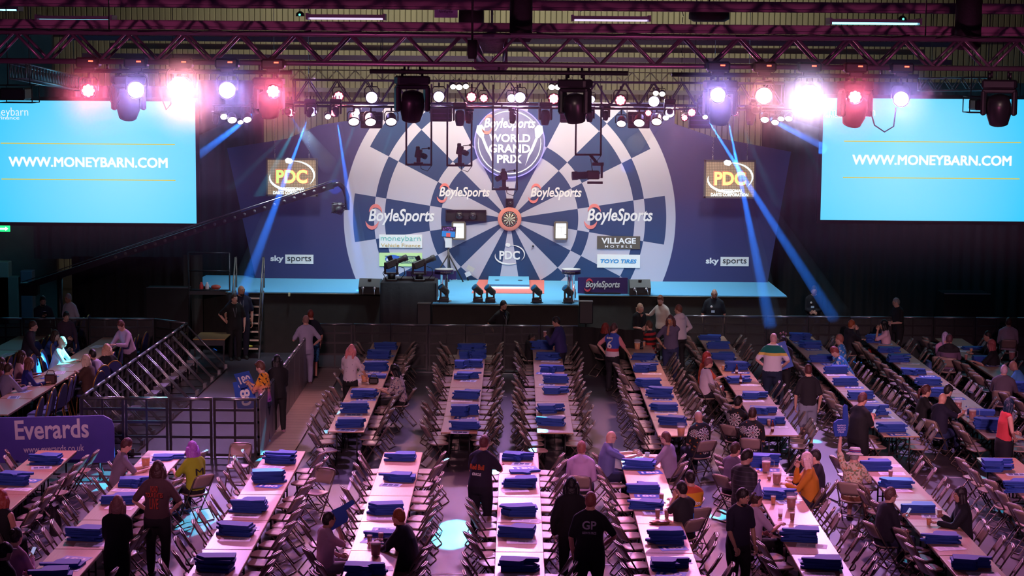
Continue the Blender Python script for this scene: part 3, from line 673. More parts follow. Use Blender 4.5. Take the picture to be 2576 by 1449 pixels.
ARM = {'down': (.25, .05, -.59), 'back': (.16, -.16, -.50), 'table': (.15, .40, -.26), 'write': (.06, .38, -.27), 'lap': (.10, .28, -.43), 'phone': (.05, .30, -.20), 'hip': (.20, .10, -.47), 'hipb': (.22, -.06, -.46), 'up': (.28, .10, .50), 'drink': (-.02, .17, .06), 'chin': (.02, .20, .02), 'rail': (.22, .32, -.34), 'out': (.42, .20, -.22), 'reach': (.15, .50, -.16), 'cross': (-.08, .22, -.30), 'far': (.45, .38, -.14), 'chair': (.30, .30, -.50), 'fold': (.02, .20, -.40), 'wide': (.38, .1, -.45)}
PEOPLE = []
HOLD = {}
def person(key, label, hd, pose, face, top, bottom, hair, skn='pale', arms=('down', 'down'), sl='short', H=1.76, w=1.0, lean=4, look=(0, -8), legs='trousers', extra=(), step=0.0, shoe=(20, 18, 18), chair=True, hz=None, Yat=None):
    s = H/1.76; sit = pose == 'sit'
    pel = Vector((0, 0, .53 if sit else .93)); th = R(lean); ax = Vector((0, math.sin(th), math.cos(th)))
    waist = pel+Vector((0, .0, .02))+ax*.14; chest = pel+ax*.36; nb_ = pel+ax*.535; bend = R(lean*.6+ (6 if not sit else 4))
    ax2 = Vector((0, math.sin(bend+.12), math.cos(bend+.12))); hc = nb_+ax2*.165+Vector((0, .015, 0))
    yaw, pit = R(look[0]), R(look[1]); HM_ = Matrix.Rotation(yaw, 3, 'Z') @ Matrix.Rotation(pit, 3, 'X')
    headz = hc.z*s
    if Yat: g_ = gy(hd[0], hd[1], Yat); s = g_.z/hc.z; headz = g_.z
    g = gz(hd[0], hd[1], headz if hz is None else hz); rz = R(face); rot = Matrix.Rotation(rz, 3, 'Z')
    off = rot @ Vector((hc.x*s, hc.y*s, 0)); loc = Vector((g.x-off.x, g.y-off.y, 0 if hz is None else hz-headz))
    hips = [pel+Vector((sx*.095*w**.5, 0, -.02)) for sx in (-1, 1)]; feet = []; knees = []
    for i, sx in enumerate((-1, 1)):
        if sit:
            k = pel+Vector((sx*(.13 if legs != 'skirt' else .08), .41, -.01)); a = Vector((sx*.14, .38+.06*i-step*.3, .085))
        else:
            a = Vector((sx*(.105+.02*(w-1)), step*(1 if i else -1), .08)); k = (hips[i]+a)/2+Vector((sx*.01, .05+abs(step)*.12*(1 if i else .3), 0.0))
        knees.append(k); feet.append(a)
    sh = [nb_+Vector((sx*.172*(.75+.25*w), -.005, -.068)) for sx in (-1, 1)]; hands = []; elb = []
    for i, sx in enumerate((-1, 1)):
        a = ARM[arms[i]] if isinstance(arms[i], str) else arms[i]; T = nb_+Vector((sx*a[0], a[1], a[2]))
        pole = Vector((sx*.55, -.55, -.6)) if arms[i] not in ('hip', 'hipb') else Vector((sx*1, -.5, -.1))
        e, T = ik(sh[i], T, .30, .255, pole); elb.append(e); hands.append(T)
    # the body
    b = MB(); W = w
    tp = [pel+Vector((0, 0, -.10)), pel, waist, chest, nb_+ax*-.07, nb_+ax*-.01, nb_+ax2*.05, nb_+ax2*.12]
    tr = [(.13*W, .10*W), (.168*W, .115*W), (.14*W, .098*W*(W**.6)), (.165*(.6+.4*W), .112*W), (.155, .085), (.09, .07), (.058, .06), (.055, .058)]
    body_loft(b, tp, tr)
    for sx in (-1, 1): b.tube([nb_+ax2*.055+Vector((sx*.03, -.01, 0)), nb_+Vector((sx*.10, -.008, -.008)), nb_+Vector((sx*.165, -.005, -.055))], [.044, .046, .048], 8)
    for i in (0, 1):
        limb(b, [sh[i], (sh[i]+elb[i])/2, elb[i], (elb[i]*.55+hands[i]*.45), hands[i]], [.056*W**.5, .049*W**.6, .040, .037, .027])
        limb(b, [hips[i], (hips[i]+knees[i])/2, knees[i], knees[i]*.6+feet[i]*.4, feet[i]], [.092*W, .078*W, .055, .052, .038])
        b.tube([feet[i]+Vector((0, -.045, -.035)), feet[i]+Vector((0, .06, -.045)), feet[i]+Vector((0, .16, -.06))], [.036, .038, .022], 8)
    hr = Vector((.076, .094, .118)); hm = lambda x, y, z: hc + HM_ @ Vector((x, y, z))
    b.ball(hc, tuple(hr), 0, 16, 12, HM_); b.ball(hm(0, .022, -.055), (.056, .066, .062), 0, 12, 8, HM_); b.ball(hm(0, .06, -.088), (.03, .026, .022), 0, 8, 6, HM_)
    b.tube([hm(0, .088, .028), hm(0, .104, -.012), hm(0, .106, -.024)], [.010, .014, .016], 7)
    for sx in (-1, 1): b.ball(hm(sx*.076, -.006, -.012), (.012, .022, .032), 0, 8, 6, HM_); b.ball(hm(sx*.034, .074, .028), (.026, .016, .010), 0, 8, 6, HM_)
    # features and hands, joined to the same mesh afterwards
    x_ = MB()
    for sx in (-1, 1):
        x_.ball(hm(sx*.031, .080, .008), (.0135, .010, .008), 1, 8, 6, HM_); x_.ball(hm(sx*.031, .0885, .008), (.006, .004, .0065), 2, 6, 5, HM_); x_.tube([hm(sx*.014, .090, .027), hm(sx*.034, .087, .033), hm(sx*.052, .074, .027)], .0045, 5, 2)
    x_.ball(hm(0, .082, -.058), (.026, .011, .005), 3, 8, 5, HM_); x_.ball(hm(0, .083, -.066), (.021, .011, .005), 3, 8, 5, HM_)
    for i, sx in enumerate((-1, 1)):
        d = (hands[i]-elb[i]).normalized(); n = Vector((-sx*1.0, .15, -.25)); n = (n-d*n.dot(d)).normalized(); q = d.cross(n)
        if arms[i] in ('table', 'write', 'rail', 'chair'): n = Vector((0, 0, -1)); n = (n-d*n.dot(d)).normalized(); q = d.cross(n)
        h0 = hands[i]; rm = Matrix((q, d, n)).transposed(); x_.ball(h0+d*.045, (.040, .055, .017), 0, 9, 6, rm)
        grip = 1.0 if arms[i] in ('phone', 'drink', 'chair', 'up', 'write') else .45
        for j, (ox, ln) in enumerate(((-.030, .066), (-.010, .078), (.010, .073), (.029, .058))):
            p0 = h0+d*.088+q*ox; p1 = p0+d*ln*.45+n*ln*.18*grip; p2 = p1+(d*(.38-.35*grip)+n*.42*grip).normalized()*ln*.34; p3 = p2+(d*(.2-.5*grip)+n*.5*grip+d*.05).normalized()*ln*.25
            x_.tube([p0, p1, p2, p3], [.0095, .009, .0082, .0065], 6)
        tq = -1 if (q.dot(Vector((0, 1, 0)))+q.z*.3) < 0 else 1
        p0 = h0+d*.022+q*tq*.032; x_.tube([p0, p0+d*.03+q*tq*.022+n*.008, p0+d*.055+q*tq*.022+n*.02*grip, p0+d*.075+q*tq*.010+n*.03*grip], [.012, .0105, .0095, .007], 6)
    root = thing('person', label, 'person', loc, rz); root.scale = (s, s, s)
    sk = skin(skn); JOBS.append((b, x_, 'body', [sk, EYEW, EYED, LIP], root, .019))
    # top
    if top is not None:
        b = MB(); ex = .020 if sl != 'bulky' else .034
        lo = .06 if not sit else .02
        body_loft(b, [pel+Vector((0, 0, -lo)), pel+ax*.05, waist, chest, nb_+ax*-.06, nb_+ax*.005, nb_+ax2*.045], [(r_[0]+ex, r_[1]+ex) for r_ in [(.168*W, .118*W), (.165*W, .116*W), (.146*W, .104*W*(W**.6)), tr[3], (.160, .088), (.105, .075), (.052, .052)]])
        for sx in (-1, 1): b.tube([nb_+ax2*.03+Vector((sx*.035, -.012, 0)), nb_+Vector((sx*.10, -.010, -.010)), nb_+Vector((sx*.165, -.006, -.056))], [.050+ex*.4, .052+ex*.6, .056+ex*.5], 9)
        for i in (0, 1):
            S, E, Hh = sh[i], elb[i], hands[i]
            if sl == 'short': limb(b, [S, S+(E-S)*.45, S+(E-S)*.82], [.062*W**.5, .059*W**.5, .062])
            elif sl != 'none': limb(b, [S, (S+E)/2, E, E*.45+Hh*.55, Hh+(E-Hh)*.08], [.060+ex*.6, .054+ex*.6, .048+ex*.6, .044+ex*.5, .034+ex*.4])
        if 'hood' in extra: b.ball(nb_+ax2*.02+Vector((0, -.085, -.02)), (.13, .075, .085), 0, 10, 8); b.tube([nb_+Vector((-.09, -.04, .04)), nb_+Vector((0, -.10, .075)), nb_+Vector((.09, -.04, .04))], .04, 8)
        if 'collar' in extra or sl == 'bulky': b.tube([nb_+ax2*.055+Vector((.07*math.cos(t), .066*math.sin(t), 0)) for t in [2*PI*k/12 for k in range(12)]], .02, 6, closed=True)
        JOBS.append((b, None, {'bulky': 'jacket', 'long': 'long_sleeved_top'}.get(sl, 'shirt'), [cloth(top)], root, .021))
        if 'collarb' in extra:
            b = MB(); b.tube([nb_+ax2*.06+Vector((.068*math.cos(t), .066*math.sin(t), .004)) for t in [2*PI*k/12 for k in range(12)]], .018, 6, closed=True); b.build('collar', cloth((30, 26, 45)), root)
    # bottom
    b = MB(); e = .017
    if legs == 'skirt' and not sit:
        body_loft(b, [pel+Vector((0, 0, .12)), pel+Vector((0, 0, -.02)), pel+Vector((0, .0, -.22)), pel+Vector((0, .01, -.45))], [(.15*W, .115*W), (.195*W, .15*W), (.19*W, .15*W), (.165*W, .13*W)])
    else:
        body_loft(b, [pel+Vector((0, 0, -.13)), pel+Vector((0, 0, -.03)), pel+ax*.09], [(.145*W+e, .11*W+e), (.172*W+e, .122*W+e), (.158*W+e, .108*W+e)])
        for i in (0, 1):
            h, k, f = hips[i], knees[i], feet[i]
            if legs == 'shorts': limb(b, [h, (h+k)/2, k*1.0+(h-k)*.06], [.100*W+e*.5, .092*W+e, .082+e])
            else: limb(b, [h, (h+k)/2, k, (k+f)/2, f+(k-f)*.06], [.096*W+e*.5, .082*W+e, .060+e, .056+e, .046+e*.8])
    JOBS.append((b, None, 'shorts' if legs == 'shorts' else ('skirt' if legs == 'skirt' else 'trousers'), [cloth(bottom)], root, .022))
    for i in (0, 1):
        b = MB(); f = feet[i]; b.tube([f+Vector((0, -.075, -.045)), f+Vector((0, -.05, -.035)), f+Vector((0, .05, -.035)), f+Vector((0, .14, -.052)), f+Vector((0, .195, -.062))], [.028, (.042, .045), (.043, .042), (.044, .030), (.018, .016)], 10); b.build('shoe', cloth(shoe), root)
    # hair
    hs, hcx = hair
    if hs != 'bald':
        b = MB(); rr = random.Random(key)
        def cap(k=1.07, dy=-.020, dz=.030, seg=18, rings=12):
            o = len(b.v); b.ball(hm(0, dy, dz), (hr.x*k, hr.y*k, hr.z*(k-.02)), 0, seg, rings, HM_)
            for q in range(o, len(b.v)):
                v = Vector(b.v[q]); d = (v-hc).normalized(); v += d*rr.uniform(-.002, .004); b.v[q] = tuple(v)
        if hs == 'buzz': cap(1.025, -.016, .016)
        elif hs in ('short', 'pony', 'bun', 'quiff'): cap(1.085 if hs != 'short' else 1.06)
        if hs == 'quiff': b.ball(hm(0, .045, .105), (.062, .05, .034), 0, 10, 7, HM_)
        if hs == 'fringe': cap(1.08, -.014, .028); b.ball(hm(0, .058, .075), (.062, .035, .034), 0, 10, 7, HM_)
        if hs in ('long', 'bob', 'wavy'):
            cap(1.12, -.020, .024); L = {'long': .34, 'bob': .17, 'wavy': .27}[hs]; dn = Vector((0, -.10, -1)).normalized()
            p0 = hm(0, -.045, .02); n_ = 5
            body_loft(b, [p0+dn*(L+.06)*(t/n_)+Vector((0, -.02*math.sin(t), 0)) for t in range(n_, -1, -1)], [(.10*(1-.10*t/n_) + (.010*math.sin(t*2.1) if hs == 'wavy' else 0), .062*(1-.25*t/n_)) for t in range(n_, -1, -1)], 12)
            for sx in (-1, 1): b.tube([hm(sx*.066, -.035, .05), hm(sx*.088, -.04, -.03), hm(sx*.088, -.05, -.12), hm(sx*.078, -.055, -.15)+Vector((0, -.02, -(L-.10)))], [.036, .040, .040, .026], 8)
            for sx in (-1, 1): b.tube([hm(sx*.07, .005, .05), hm(sx*.092, .006, -.03), hm(sx*.095, -.01, -.11)+Vector((0, 0, -.02)), hm(sx*.088, -.02, -.15)+Vector((0, 0, -(L-.12)))], [.034, .038, .038, .022], 8)
        if hs == 'pony': b.ball(hm(0, -.105, .05), .032, 0, 8, 6); b.tube([hm(0, -.10, .05), hm(0, -.155, .03), hm(0, -.165, -.06), hm(0, -.14, -.17)], [.022, .034, .032, .012], 8)
        if hs == 'bun': b.ball(hm(0, -.09, .085), .048, 0, 10, 8)
        b.build('hair', hairm(hcx), root)
    for e_ in extra:
        if e_ == 'beard': b = MB(); b.ball(hm(0, .034, -.088), (.056, .054, .040), 0, 12, 8, HM_); b.build('beard', hairm(hcx if hs != 'bald' else (60, 50, 45)), root)
        elif e_ == 'ring': b = MB(); [b.tube([hm(sx*.074, -.02, .03), hm(sx*.079, -.05, .0), hm(sx*.05, -.088, -.02), hm(0, -.100, -.03)], [.012, .016, .018, .018], 7) for sx in (-1, 1)]; b.build('fringe_hair', hairm((90, 80, 75)), root)
        elif e_ == 'glasses':
            b = MB()
            for sx in (-1, 1): b.tube([hm(sx*.032+.021*math.cos(2*PI*k/10), .100, .006+.016*math.sin(2*PI*k/10)) for k in range(10)], .0028, 5, closed=True); b.tube([hm(sx*.053, .098, .010), hm(sx*.080, .02, .010), hm(sx*.080, -.01, .004)], .0028, 5)
            b.tube([hm(-.011, .101, .008), hm(.011, .101, .008)], .0028, 5); b.build('glasses', BLACK, root)
        elif e_ == 'cap':
            b = MB(); o = len(b.v); b.ball(hm(0, -.005, .045), (.090, .108, .092), 0, 16, 10, HM_); b.v = [tuple(v) for v in b.v]; b.ball(hm(0, .105, .045), (.072, .072, .010), 0, 12, 6, HM_); b.build('cap', cloth((16, 15, 17)), root)
        elif e_ == 'headset':
            b = MB(); b.tube([hm(.085*math.cos(t), -.005, .01+.125*math.sin(t)) for t in [PI*k/10 for k in range(11)]], .007, 6); b.ball(hm(-.085, 0, 0), (.016, .03, .034), 0, 8, 6, HM_); b.ball(hm(.085, 0, 0), (.016, .03, .034), 0, 8, 6, HM_); b.build('headset', BLACK, root)
        elif e_ == 'lanyard':
            b = MB(); fy = .118*W+.03; b.tube([nb_+Vector((-.06, .03, .03)), chest+Vector((-.03, fy, .02)), chest+Vector((0, fy+.012, -.14))], .004, 5); b.tube([nb_+Vector((.06, .03, .03)), chest+Vector((.03, fy, .02)), chest+Vector((0, fy+.012, -.14))], .004, 5); b.build('lanyard', mat('lanyard', (.3, .3, .34), .6), root)
        elif e_ == 'badge':
            MB().box(waist+Vector((.03*1, .135*W, .10)), (.085, .006, .055)).build('badge', mat('badge_card', (.45, .65, .80), .5), root); b = MB(); b.ball(chest+Vector((.07, .125*W+.012, .02)), (.03, .008, .03), 0, 8, 6); b.build('crest', WHITE, root)
        elif e_ == 'vneck': b = MB(); b.prism([(-.05, .05), (.05, .05), (0, -.06)], .008, Matrix.Translation(nb_+Vector((0, .085*W+.028, -.05))) @ UPR @ Matrix.Rotation(R(-14), 4, 'X')); b.build('neckline', sk, root)
        elif e_ == 'bucket':
            b = MB(); M_ = HM_.to_4x4(); o = len(b.v); b.lathe([(.150, .018), (.146, .028), (.103, .055), (.098, .12), (.080, .145), (.001, .150)], 22, cap=False); b.v = [tuple(hc + HM_ @ Vector(v)) for v in b.v]; h_ = b.build('bucket_hat', mat('hat_white', (.72, .68, .74), .8), root)
            for (z0, z1, cc) in ((.062, .080, (.03, .03, .30)), (.080, .092, (.55, .06, .05)), (.092, .106, (.03, .03, .30))):
                b = MB(); b.lathe([(.1045-(z0-.055)*.08, z0), (.1045-(z1-.055)*.08, z1)], 22, cap=False); b.v = [tuple(hc + HM_ @ Vector((v[0]*1.01, v[1]*1.01, v[2]))) for v in b.v]; b.build('hat_band', mat('band_%d' % int(cc[0]*100), cc, .8), h_)
        elif e_ == 'partyhat': b = MB(); b.lathe([(.085, .07), (.001, .30)], 14, cap=False); b.v = [tuple(hc + HM_ @ Vector(v)) for v in b.v]; b.ball(hm(0, 0, .30), .022, 0, 8, 6); [b.ball(hm(.088*math.cos(t), .088*math.sin(t), .075), .014, 0, 6, 5) for t in [2*PI*k/12 for k in range(12)]]; b.build('party_hat', mat('hat_lilac', (.20, .18, .50), .6), root)
        elif e_ == 'alice':
            b = MB(); b.tube([hm(.086*math.cos(t), -.01, .02+.125*math.sin(t)) for t in [PI*k/10 for k in range(11)]], .006, 6)
            for a_, c_ in ((60, 0), (90, 1), (120, 2)): b.tube([hm(.09*math.cos(R(a_)), -.01, .02+.13*math.sin(R(a_))), hm(.13*math.cos(R(a_)), -.01, .03+.20*math.sin(R(a_)))], .003, 5); b.ball(hm(.13*math.cos(R(a_)), -.01, .03+.21*math.sin(R(a_))), .026, 0, 8, 6)
            b.build('headband', mat('headband', (.25, .12, .14), .6), root)
        elif e_ == 'strap': b = MB(); b.tube([sh[1]+Vector((-.04, -.02, .07)), chest+Vector((0, -.15*W, 0)), waist+Vector((-.16*W, -.08, -.06)), pel+Vector((-.19*W, 0, .02))], .011, 6); b.tube([sh[1]+Vector((-.04, .02, .07)), chest+Vector((0, .15*W, 0)), waist+Vector((-.16*W, .08, -.06)), pel+Vector((-.19*W, 0, .02))], .011, 6); b.build('bag_strap', mat('strap_tan', (.45, .35, .28), .6), root)
        elif isinstance(e_, tuple):
            kind = e_[0]
            if kind == 'back':      # print on the back of the top: (back, text, width, height, dz, material)
                _, tx, tw, thh, dz, mm = e_; me = fit(tx, tw, thh, mm, bold=.02 if 'M' not in tx else 0, depth=.012)
                p_ = chest+ax*dz; q_ = Matrix.Translation(p_+Vector((0, -(.112*W+.042), 0))) @ Matrix.Rotation(-th, 4, 'X') @ UPR
                o_ = link('back_print', me, root); o_.matrix_local = q_
    PEOPLE.append(root); root_w = lambda v: loc + rot @ (Vector(v)*s)
    HOLD[key] = dict(l=root_w(hands[0]), r=root_w(hands[1]), rz=rz, loc=loc, head=root_w(hc), ld=rot @ (hands[0]-elb[0]).normalized(), rd=rot @ (hands[1]-elb[1]).normalized(), rot=rot, s=s)
    if sit:
        if chair: LOOSE_CHAIRS.append((loc.x-(rot @ Vector((0, .03, 0))).x, loc.y-(rot @ Vector((0, .03, 0))).y, rz, 'folding chair occupied by the %s' % key))
        BLOCKED.append((loc.x, loc.y, .40)); f = rot @ Vector((0, .4, 0)); BLOCKED.append((loc.x-f.x*.6, loc.y-f.y*.6, .30))
    else: BLOCKED.append((loc.x, loc.y, .36))
    return root
LOOSE_CHAIRS = []
def finish_people():
    tmp = []
    for (b, x_, name, mats, root, vox) in JOBS:
        o = b.build(name, mats, None); r = o.modifiers.new('remesh', 'REMESH'); r.mode = 'VOXEL'; r.voxel_size = vox; r.use_smooth_shade = True
        sm = o.modifiers.new('smooth', 'SMOOTH'); sm.factor = .5; sm.iterations = 3 if name != 'body' else 1; tmp.append(o)
    dg = bpy.context.evaluated_depsgraph_get()
    for o, (b, x_, name, mats, root, vox) in zip(tmp, JOBS):
        me = bpy.data.meshes.new_from_object(o.evaluated_get(dg))
        me.materials.clear()
        for m in mats: me.materials.append(m)
        if x_ is not None:
            n = len(me.vertices); co = np.empty(n*3, 'f'); me.vertices.foreach_get('co', co); k = MB(); k.v = [tuple(v) for v in co.reshape(-1, 3).tolist()]
            k.f = [tuple(p.vertices) for p in me.polygons]; k.m = [0]*len(k.f); k.sm = [True]*len(k.f); k.add(x_.v, x_.f); nx = len(x_.f); k.m[-nx:] = x_.m; k.sm[-nx:] = [True]*nx
            me2 = k.mesh(name, mats); bpy.data.meshes.remove(me); me = me2
        else: me.polygons.foreach_set('use_smooth', [True]*len(me.polygons))
        old = o.data; o.modifiers.clear(); o.data = me; bpy.data.meshes.remove(old); o.parent = root
        me.name = name
NAVYT = (28, 32, 60); BLK = (18, 17, 22); JEAN = (35, 45, 85); WHT = (205, 196, 210); GREY = (120, 115, 130)
DK = (30, 22, 20); BRN = (62, 40, 30); GING = (150, 75, 40); BLON = (200, 160, 130); GRY = (140, 135, 135); BLKH = (14, 12, 16)
A = person
# --- at and behind the barriers
A('man with phone', 'bearded person in a dark navy top standing behind the barrier looking at a phone', (108, 758), 'stand', 200, (22, 26, 48), BLK, ('short', DK), 'tan', ('down', 'phone'), 'long', extra=('beard',))
A('man in pale polo', 'grey haired person in a pale polo shirt standing at the back of the banquet area', (171, 752), 'stand', 150, (190, 188, 205), (180, 178, 190), ('short', GRY), 'tan', ('down', 'down'), extra=('collar',))
A('man in maroon jumper', 'dark haired person in a dark jumper standing before the person in the pale polo', (167, 797), 'stand', -150, (60, 42, 62), BLK, ('quiff', DK), 'pale', ('down', 'fold'), 'long', H=1.66)
A('man in dark suit', 'person in a dark suit jacket leaning with one hand on a banquet chair', (84, 822), 'stand', -90, (38, 32, 52), BLK, ('short', BRN), 'pale', ('down', 'chair'), 'bulky', lean=12)
A('man lit cyan', 'person in a pale tee shirt lit bright cyan by a spotlight at the banquet table', (158, 862), 'sit', -95, (190, 195, 205), JEAN, ('short', BLON), 'pale', ('write', 'table'), lean=16, chair=False)
A('woman in blue denim', 'person in a blue denim jacket leaning over beside the cyan lit person', (140, 845), 'sit', -110, (40, 75, 150), BLK, ('wavy', BRN), 'pale', ('table', 'reach'), 'long', lean=22, chair=False)
A('stooping man', 'young person in a pale lilac jumper stooping over a banquet chair', (304, 820), 'stand', 145, (178, 150, 185), BLK, ('fringe', (95, 50, 45)), 'pale', ('table', 'chair'), 'long', lean=22, look=(10, -20))
A('blonde woman in black', 'person with curly blonde hair in a black top seated by the barrier braces', (268, 880), 'sit', 40, BLK, BLK, ('wavy', BLON), 'pale', ('table', 'table'), chair=False)
A('balding man', 'balding person in a lilac polo shirt with an arm over the next chair', (232, 892), 'sit', 55, (180, 165, 195), BLK, ('buzz', DK), 'tan', ('table', 'far'), chair=False)
A('woman in leather jacket', 'blonde person in a brown leather jacket seated at the banquet table', (215, 908), 'sit', 70, (72, 45, 38), BLK, ('bob', (215, 190, 170)), 'pale', ('table', 'table'), 'bulky', chair=False)
A('woman in blue blouse', 'long haired person in a bright blue blouse seated with clasped hands', (75, 915), 'sit', -75, (25, 30, 110), (170, 120, 110), ('long', (110, 65, 55)), 'pale', ('cross', 'write'), 'long', chair=False)
A('woman beside blue blouse', 'brown haired person in a pale top half hidden behind the blue blouse', (56, 898), 'sit', -75, (190, 150, 160), BLK, ('long', BRN), 'pale', ('table', 'table'), chair=False)
A('man in grey shirt', 'short haired person in a grey shirt seated with back turned at the banquet table', (23, 930), 'sit', -40, (140, 128, 160), BLK, ('short', BRN), 'pale', ('table', 'table'), 'long', lean=10, chair=False)
A('woman at frame edge', 'brown haired person at the end of the banquet table cut by the picture edge', (4, 915), 'sit', -60, (120, 60, 70), BLK, ('bob', BRN), 'pale', ('table', 'table'), chair=False)
# --- pit and walkway
A('security man at steps', 'security person in black with one hand on hip beside the stage steps', (590, 752), 'stand', -165, (16, 15, 18), (14, 13, 16), ('short', BRN), 'pale', ('down', 'hipb'), extra=('lanyard',), w=1.12, look=(25, 0), Yat=48.85)
A('security man on steps', 'bald bearded security person in a navy shirt standing by the stage steps', (607, 731), 'stand', -160, (26, 30, 56), (18, 20, 40), ('bald', DK), 'tan', ('down', 'wide'), extra=('lanyard', 'beard'), w=1.2, H=1.86, look=(30, 0), Yat=49.05)
A('man in grey tee', 'close cropped person in a pale grey tee shirt and pale jeans leaning on the barrier', (769, 806), 'stand', 12, (165, 158, 185), (150, 145, 175), ('buzz', (150, 110, 100)), 'pale', ('rail', 'hip'), step=.12, look=(10, 0), shoe=(90, 60, 70))
A('ginger man', 'ginger haired person in a navy shirt and patterned shorts leaning on the barrier', (781, 793), 'stand', 18, (24, 26, 42), 'shorts_print', ('short', (130, 50, 35)), 'red', ('rail', 'down'), legs='shorts', w=1.05, extra=(('back', '9', .1, .14, .0, WHITE),))
A('man in palm shirt', 'person in an orange and purple palm tree shirt reading a card by the barrier', (655, 925), 'stand', 75, 'palm_shirt', (30, 35, 60), ('quiff', (90, 55, 45)), 'pale', ('phone', 'phone'), look=(0, -25), shoe=(120, 160, 200))
A('woman with long black hair', 'person all in black with very long black hair standing on the walkway', (697, 908), 'stand', 25, BLK, BLK, ('long', BLKH), 'tan', ('fold', 'fold'), 'long', w=.95, H=1.70, shoe=(150, 110, 130))
A('security man at centre', 'dark bearded security person in a black shirt standing before the thrust', (1267, 770), 'stand', -140, (14, 14, 17), BLK, ('short', DK), 'tan', ('back', 'back'), extra=('beard', 'lanyard'), w=1.15, H=1.74, Yat=47.80)
A('bald security man', 'bald bearded security person in a black shirt with a badge before the stage', (1797, 739), 'stand', 178, (20, 24, 34), BLK, ('bald', DK), 'tan', ('down', 'down'), extra=('beard', 'badge'), w=1.2, H=1.80, look=(-5, -12), Yat=49.85)
A('security man with headset', 'dark haired security person with a headset standing alone by the long drape', (2048, 732), 'stand', 170, (18, 20, 30), BLK, ('short', BRN), 'pale', ('fold', 'fold'), 'long', extra=('headset', 'badge'), H=1.82)
A('security man with glasses', 'grey haired security person with glasses in a black tee at the right barrier', (2254, 761), 'stand', 115, (15, 15, 18), BLK, ('buzz', GRY), 'pale', ('fold', 'fold'), extra=('glasses',), w=1.1, look=(-25, -15))
# --- far rows
A('man in navy jacket', 'person in a shiny navy jacket standing with a dark pint by the barrier', (1399, 811), 'stand', 70, (44, 36, 92), (22, 20, 38), ('short', DK), 'tan', ('phone', 'hip'), 'bulky', lean=8, look=(20, -18))
A('boy', 'child in a dark hooded coat seated at the barrier end of a table row', (1338, 850), 'sit', -80, (26, 24, 28), BLK, ('buzz', DK), 'brown', ('table', 'table'), 'bulky', H=1.45, extra=('hood',), look=(-20, -10))
A('woman in rugby shirt', 'person in a blue rugby shirt numbered 6 leaning on the table row', (1546, 827), 'stand', -35, 'rugby_shirt', (20, 18, 28), ('pony', (70, 40, 40)), 'pale', ('hipb', 'chair'), w=1.05, H=1.68, extra=('strap', ('back', '6', .13, .20, -.05, WHITE), ('back', 'SLAINTE', .18, .05, .12, WHITE)), look=(-20, -8))
A('red haired woman behind', 'person with long red hair half hidden behind the blue rugby shirt', (1524, 826), 'sit', -60, (30, 24, 28), BLK, ('long', (130, 45, 35)), 'pale', ('lap', 'lap'), 'long', hz=None)
A('blonde woman', 'blonde person in a black top with arms folded behind the far table end', (1612, 776), 'stand', -150, BLK, BLK, ('pony', BLON), 'pale', ('fold', 'fold'), w=.92, H=1.66, extra=('vneck',), look=(10, 10))
A('man in pale polo shirt', 'tall bearded person in a pale polo shirt touching the blonde companion', (1661, 757), 'stand', 140, (196, 184, 170), (26, 24, 30), ('quiff', (120, 65, 40)), 'pale', ('down', 'out'), extra=('beard', 'collar'), H=1.82, look=(15, -10))
A('man in white hoodie', 'person in a white hooded sweatshirt standing with back turned by the far barrier', (1706, 780), 'stand', 35, (205, 190, 205), (22, 20, 28), ('short', (120, 70, 55)), 'pale', ('hip', 'hip'), 'bulky', extra=('hood',), look=(30, -5))
A('long haired drinker', 'long haired person in a grey tee shirt drinking a pint among the tables', (1687, 806), 'stand', 165, (92, 82, 112), (40, 45, 85), ('bob', (90, 45, 45)), 'tan', ('drink', 'hip'), w=1.12, H=1.74)
A('fan in hooped rugby shirt', 'person in a red and black hooped rugby shirt seated at the far table end', (1632, 820), 'sit', 55, 'rugby_hoops', BLK, ('short', (90, 60, 45)), 'pale', ('chin', 'table'), 'long')
A('man in green and gold polo', 'cropped person in a white polo with green and gold yoke standing in the aisle', (1946, 853), 'stand', -15, 'green_gold_polo', (22, 36, 62), ('buzz', (190, 150, 150)), 'pale', ('hip', 'hip'), w=1.22, H=1.82)
A('woman with headband', 'dark haired person with glasses and a bobble headband facing the hall', (1970, 860), 'stand', 165, BLK, BLK, ('fringe', BLKH), 'pale', ('phone', 'fold'), 'long', H=1.66, extra=('alice', 'glasses'))
A('first hawaiian man', 'person in a blue tropical shirt seated behind the writing companion', (2111, 855), 'sit', 70, 'hawaii_blue', BLK, ('short', (150, 95, 80)), 'pale', ('table', 'table'))
A('writing hawaiian man', 'person in a blue tropical shirt bent over a card and writing', (2100, 886), 'sit', 80, 'hawaii_blue', BLK, ('short', (130, 60, 55)), 'pale', ('write', 'write'), lean=32, look=(0, -45))
A('hooded man', 'ginger haired person in a dark coat seated against the far barrier', (2143, 818), 'sit', -70, (22, 24, 36), BLK, ('short', GING), 'pale', ('table', 'chin'), 'bulky', extra=('hood',))
A('woman in pale tee', 'dark haired person in a pale tee shirt talking across the far table end', (2223, 818), 'sit', 80, (205, 165, 185), (150, 25, 30), ('bob', BLKH), 'tan', ('chin', 'table'))
A('man in black tee', 'person in a black tee shirt and shorts walking up the aisle', (2033, 933), 'stand', 2, (24, 20, 30), (125, 130, 150), ('short', (80, 40, 40)), 'pale', ('down', 'down'), legs='shorts', step=.1)
A('red haired woman', 'person with long red hair in an orange top seated in the far row', (1779, 900), 'sit', -75, (190, 80, 50), (110, 60, 80), ('long', (150, 45, 40)), 'pale', ('lap', 'table'))
A('man in white polo', 'person in a white polo with a navy collar looking at a phone', (1783, 915), 'sit', -70, (200, 180, 200), (22, 18, 30), ('short', (120, 60, 65)), 'pale', ('lap', 'lap'), extra=('collarb',), look=(-5, -18))
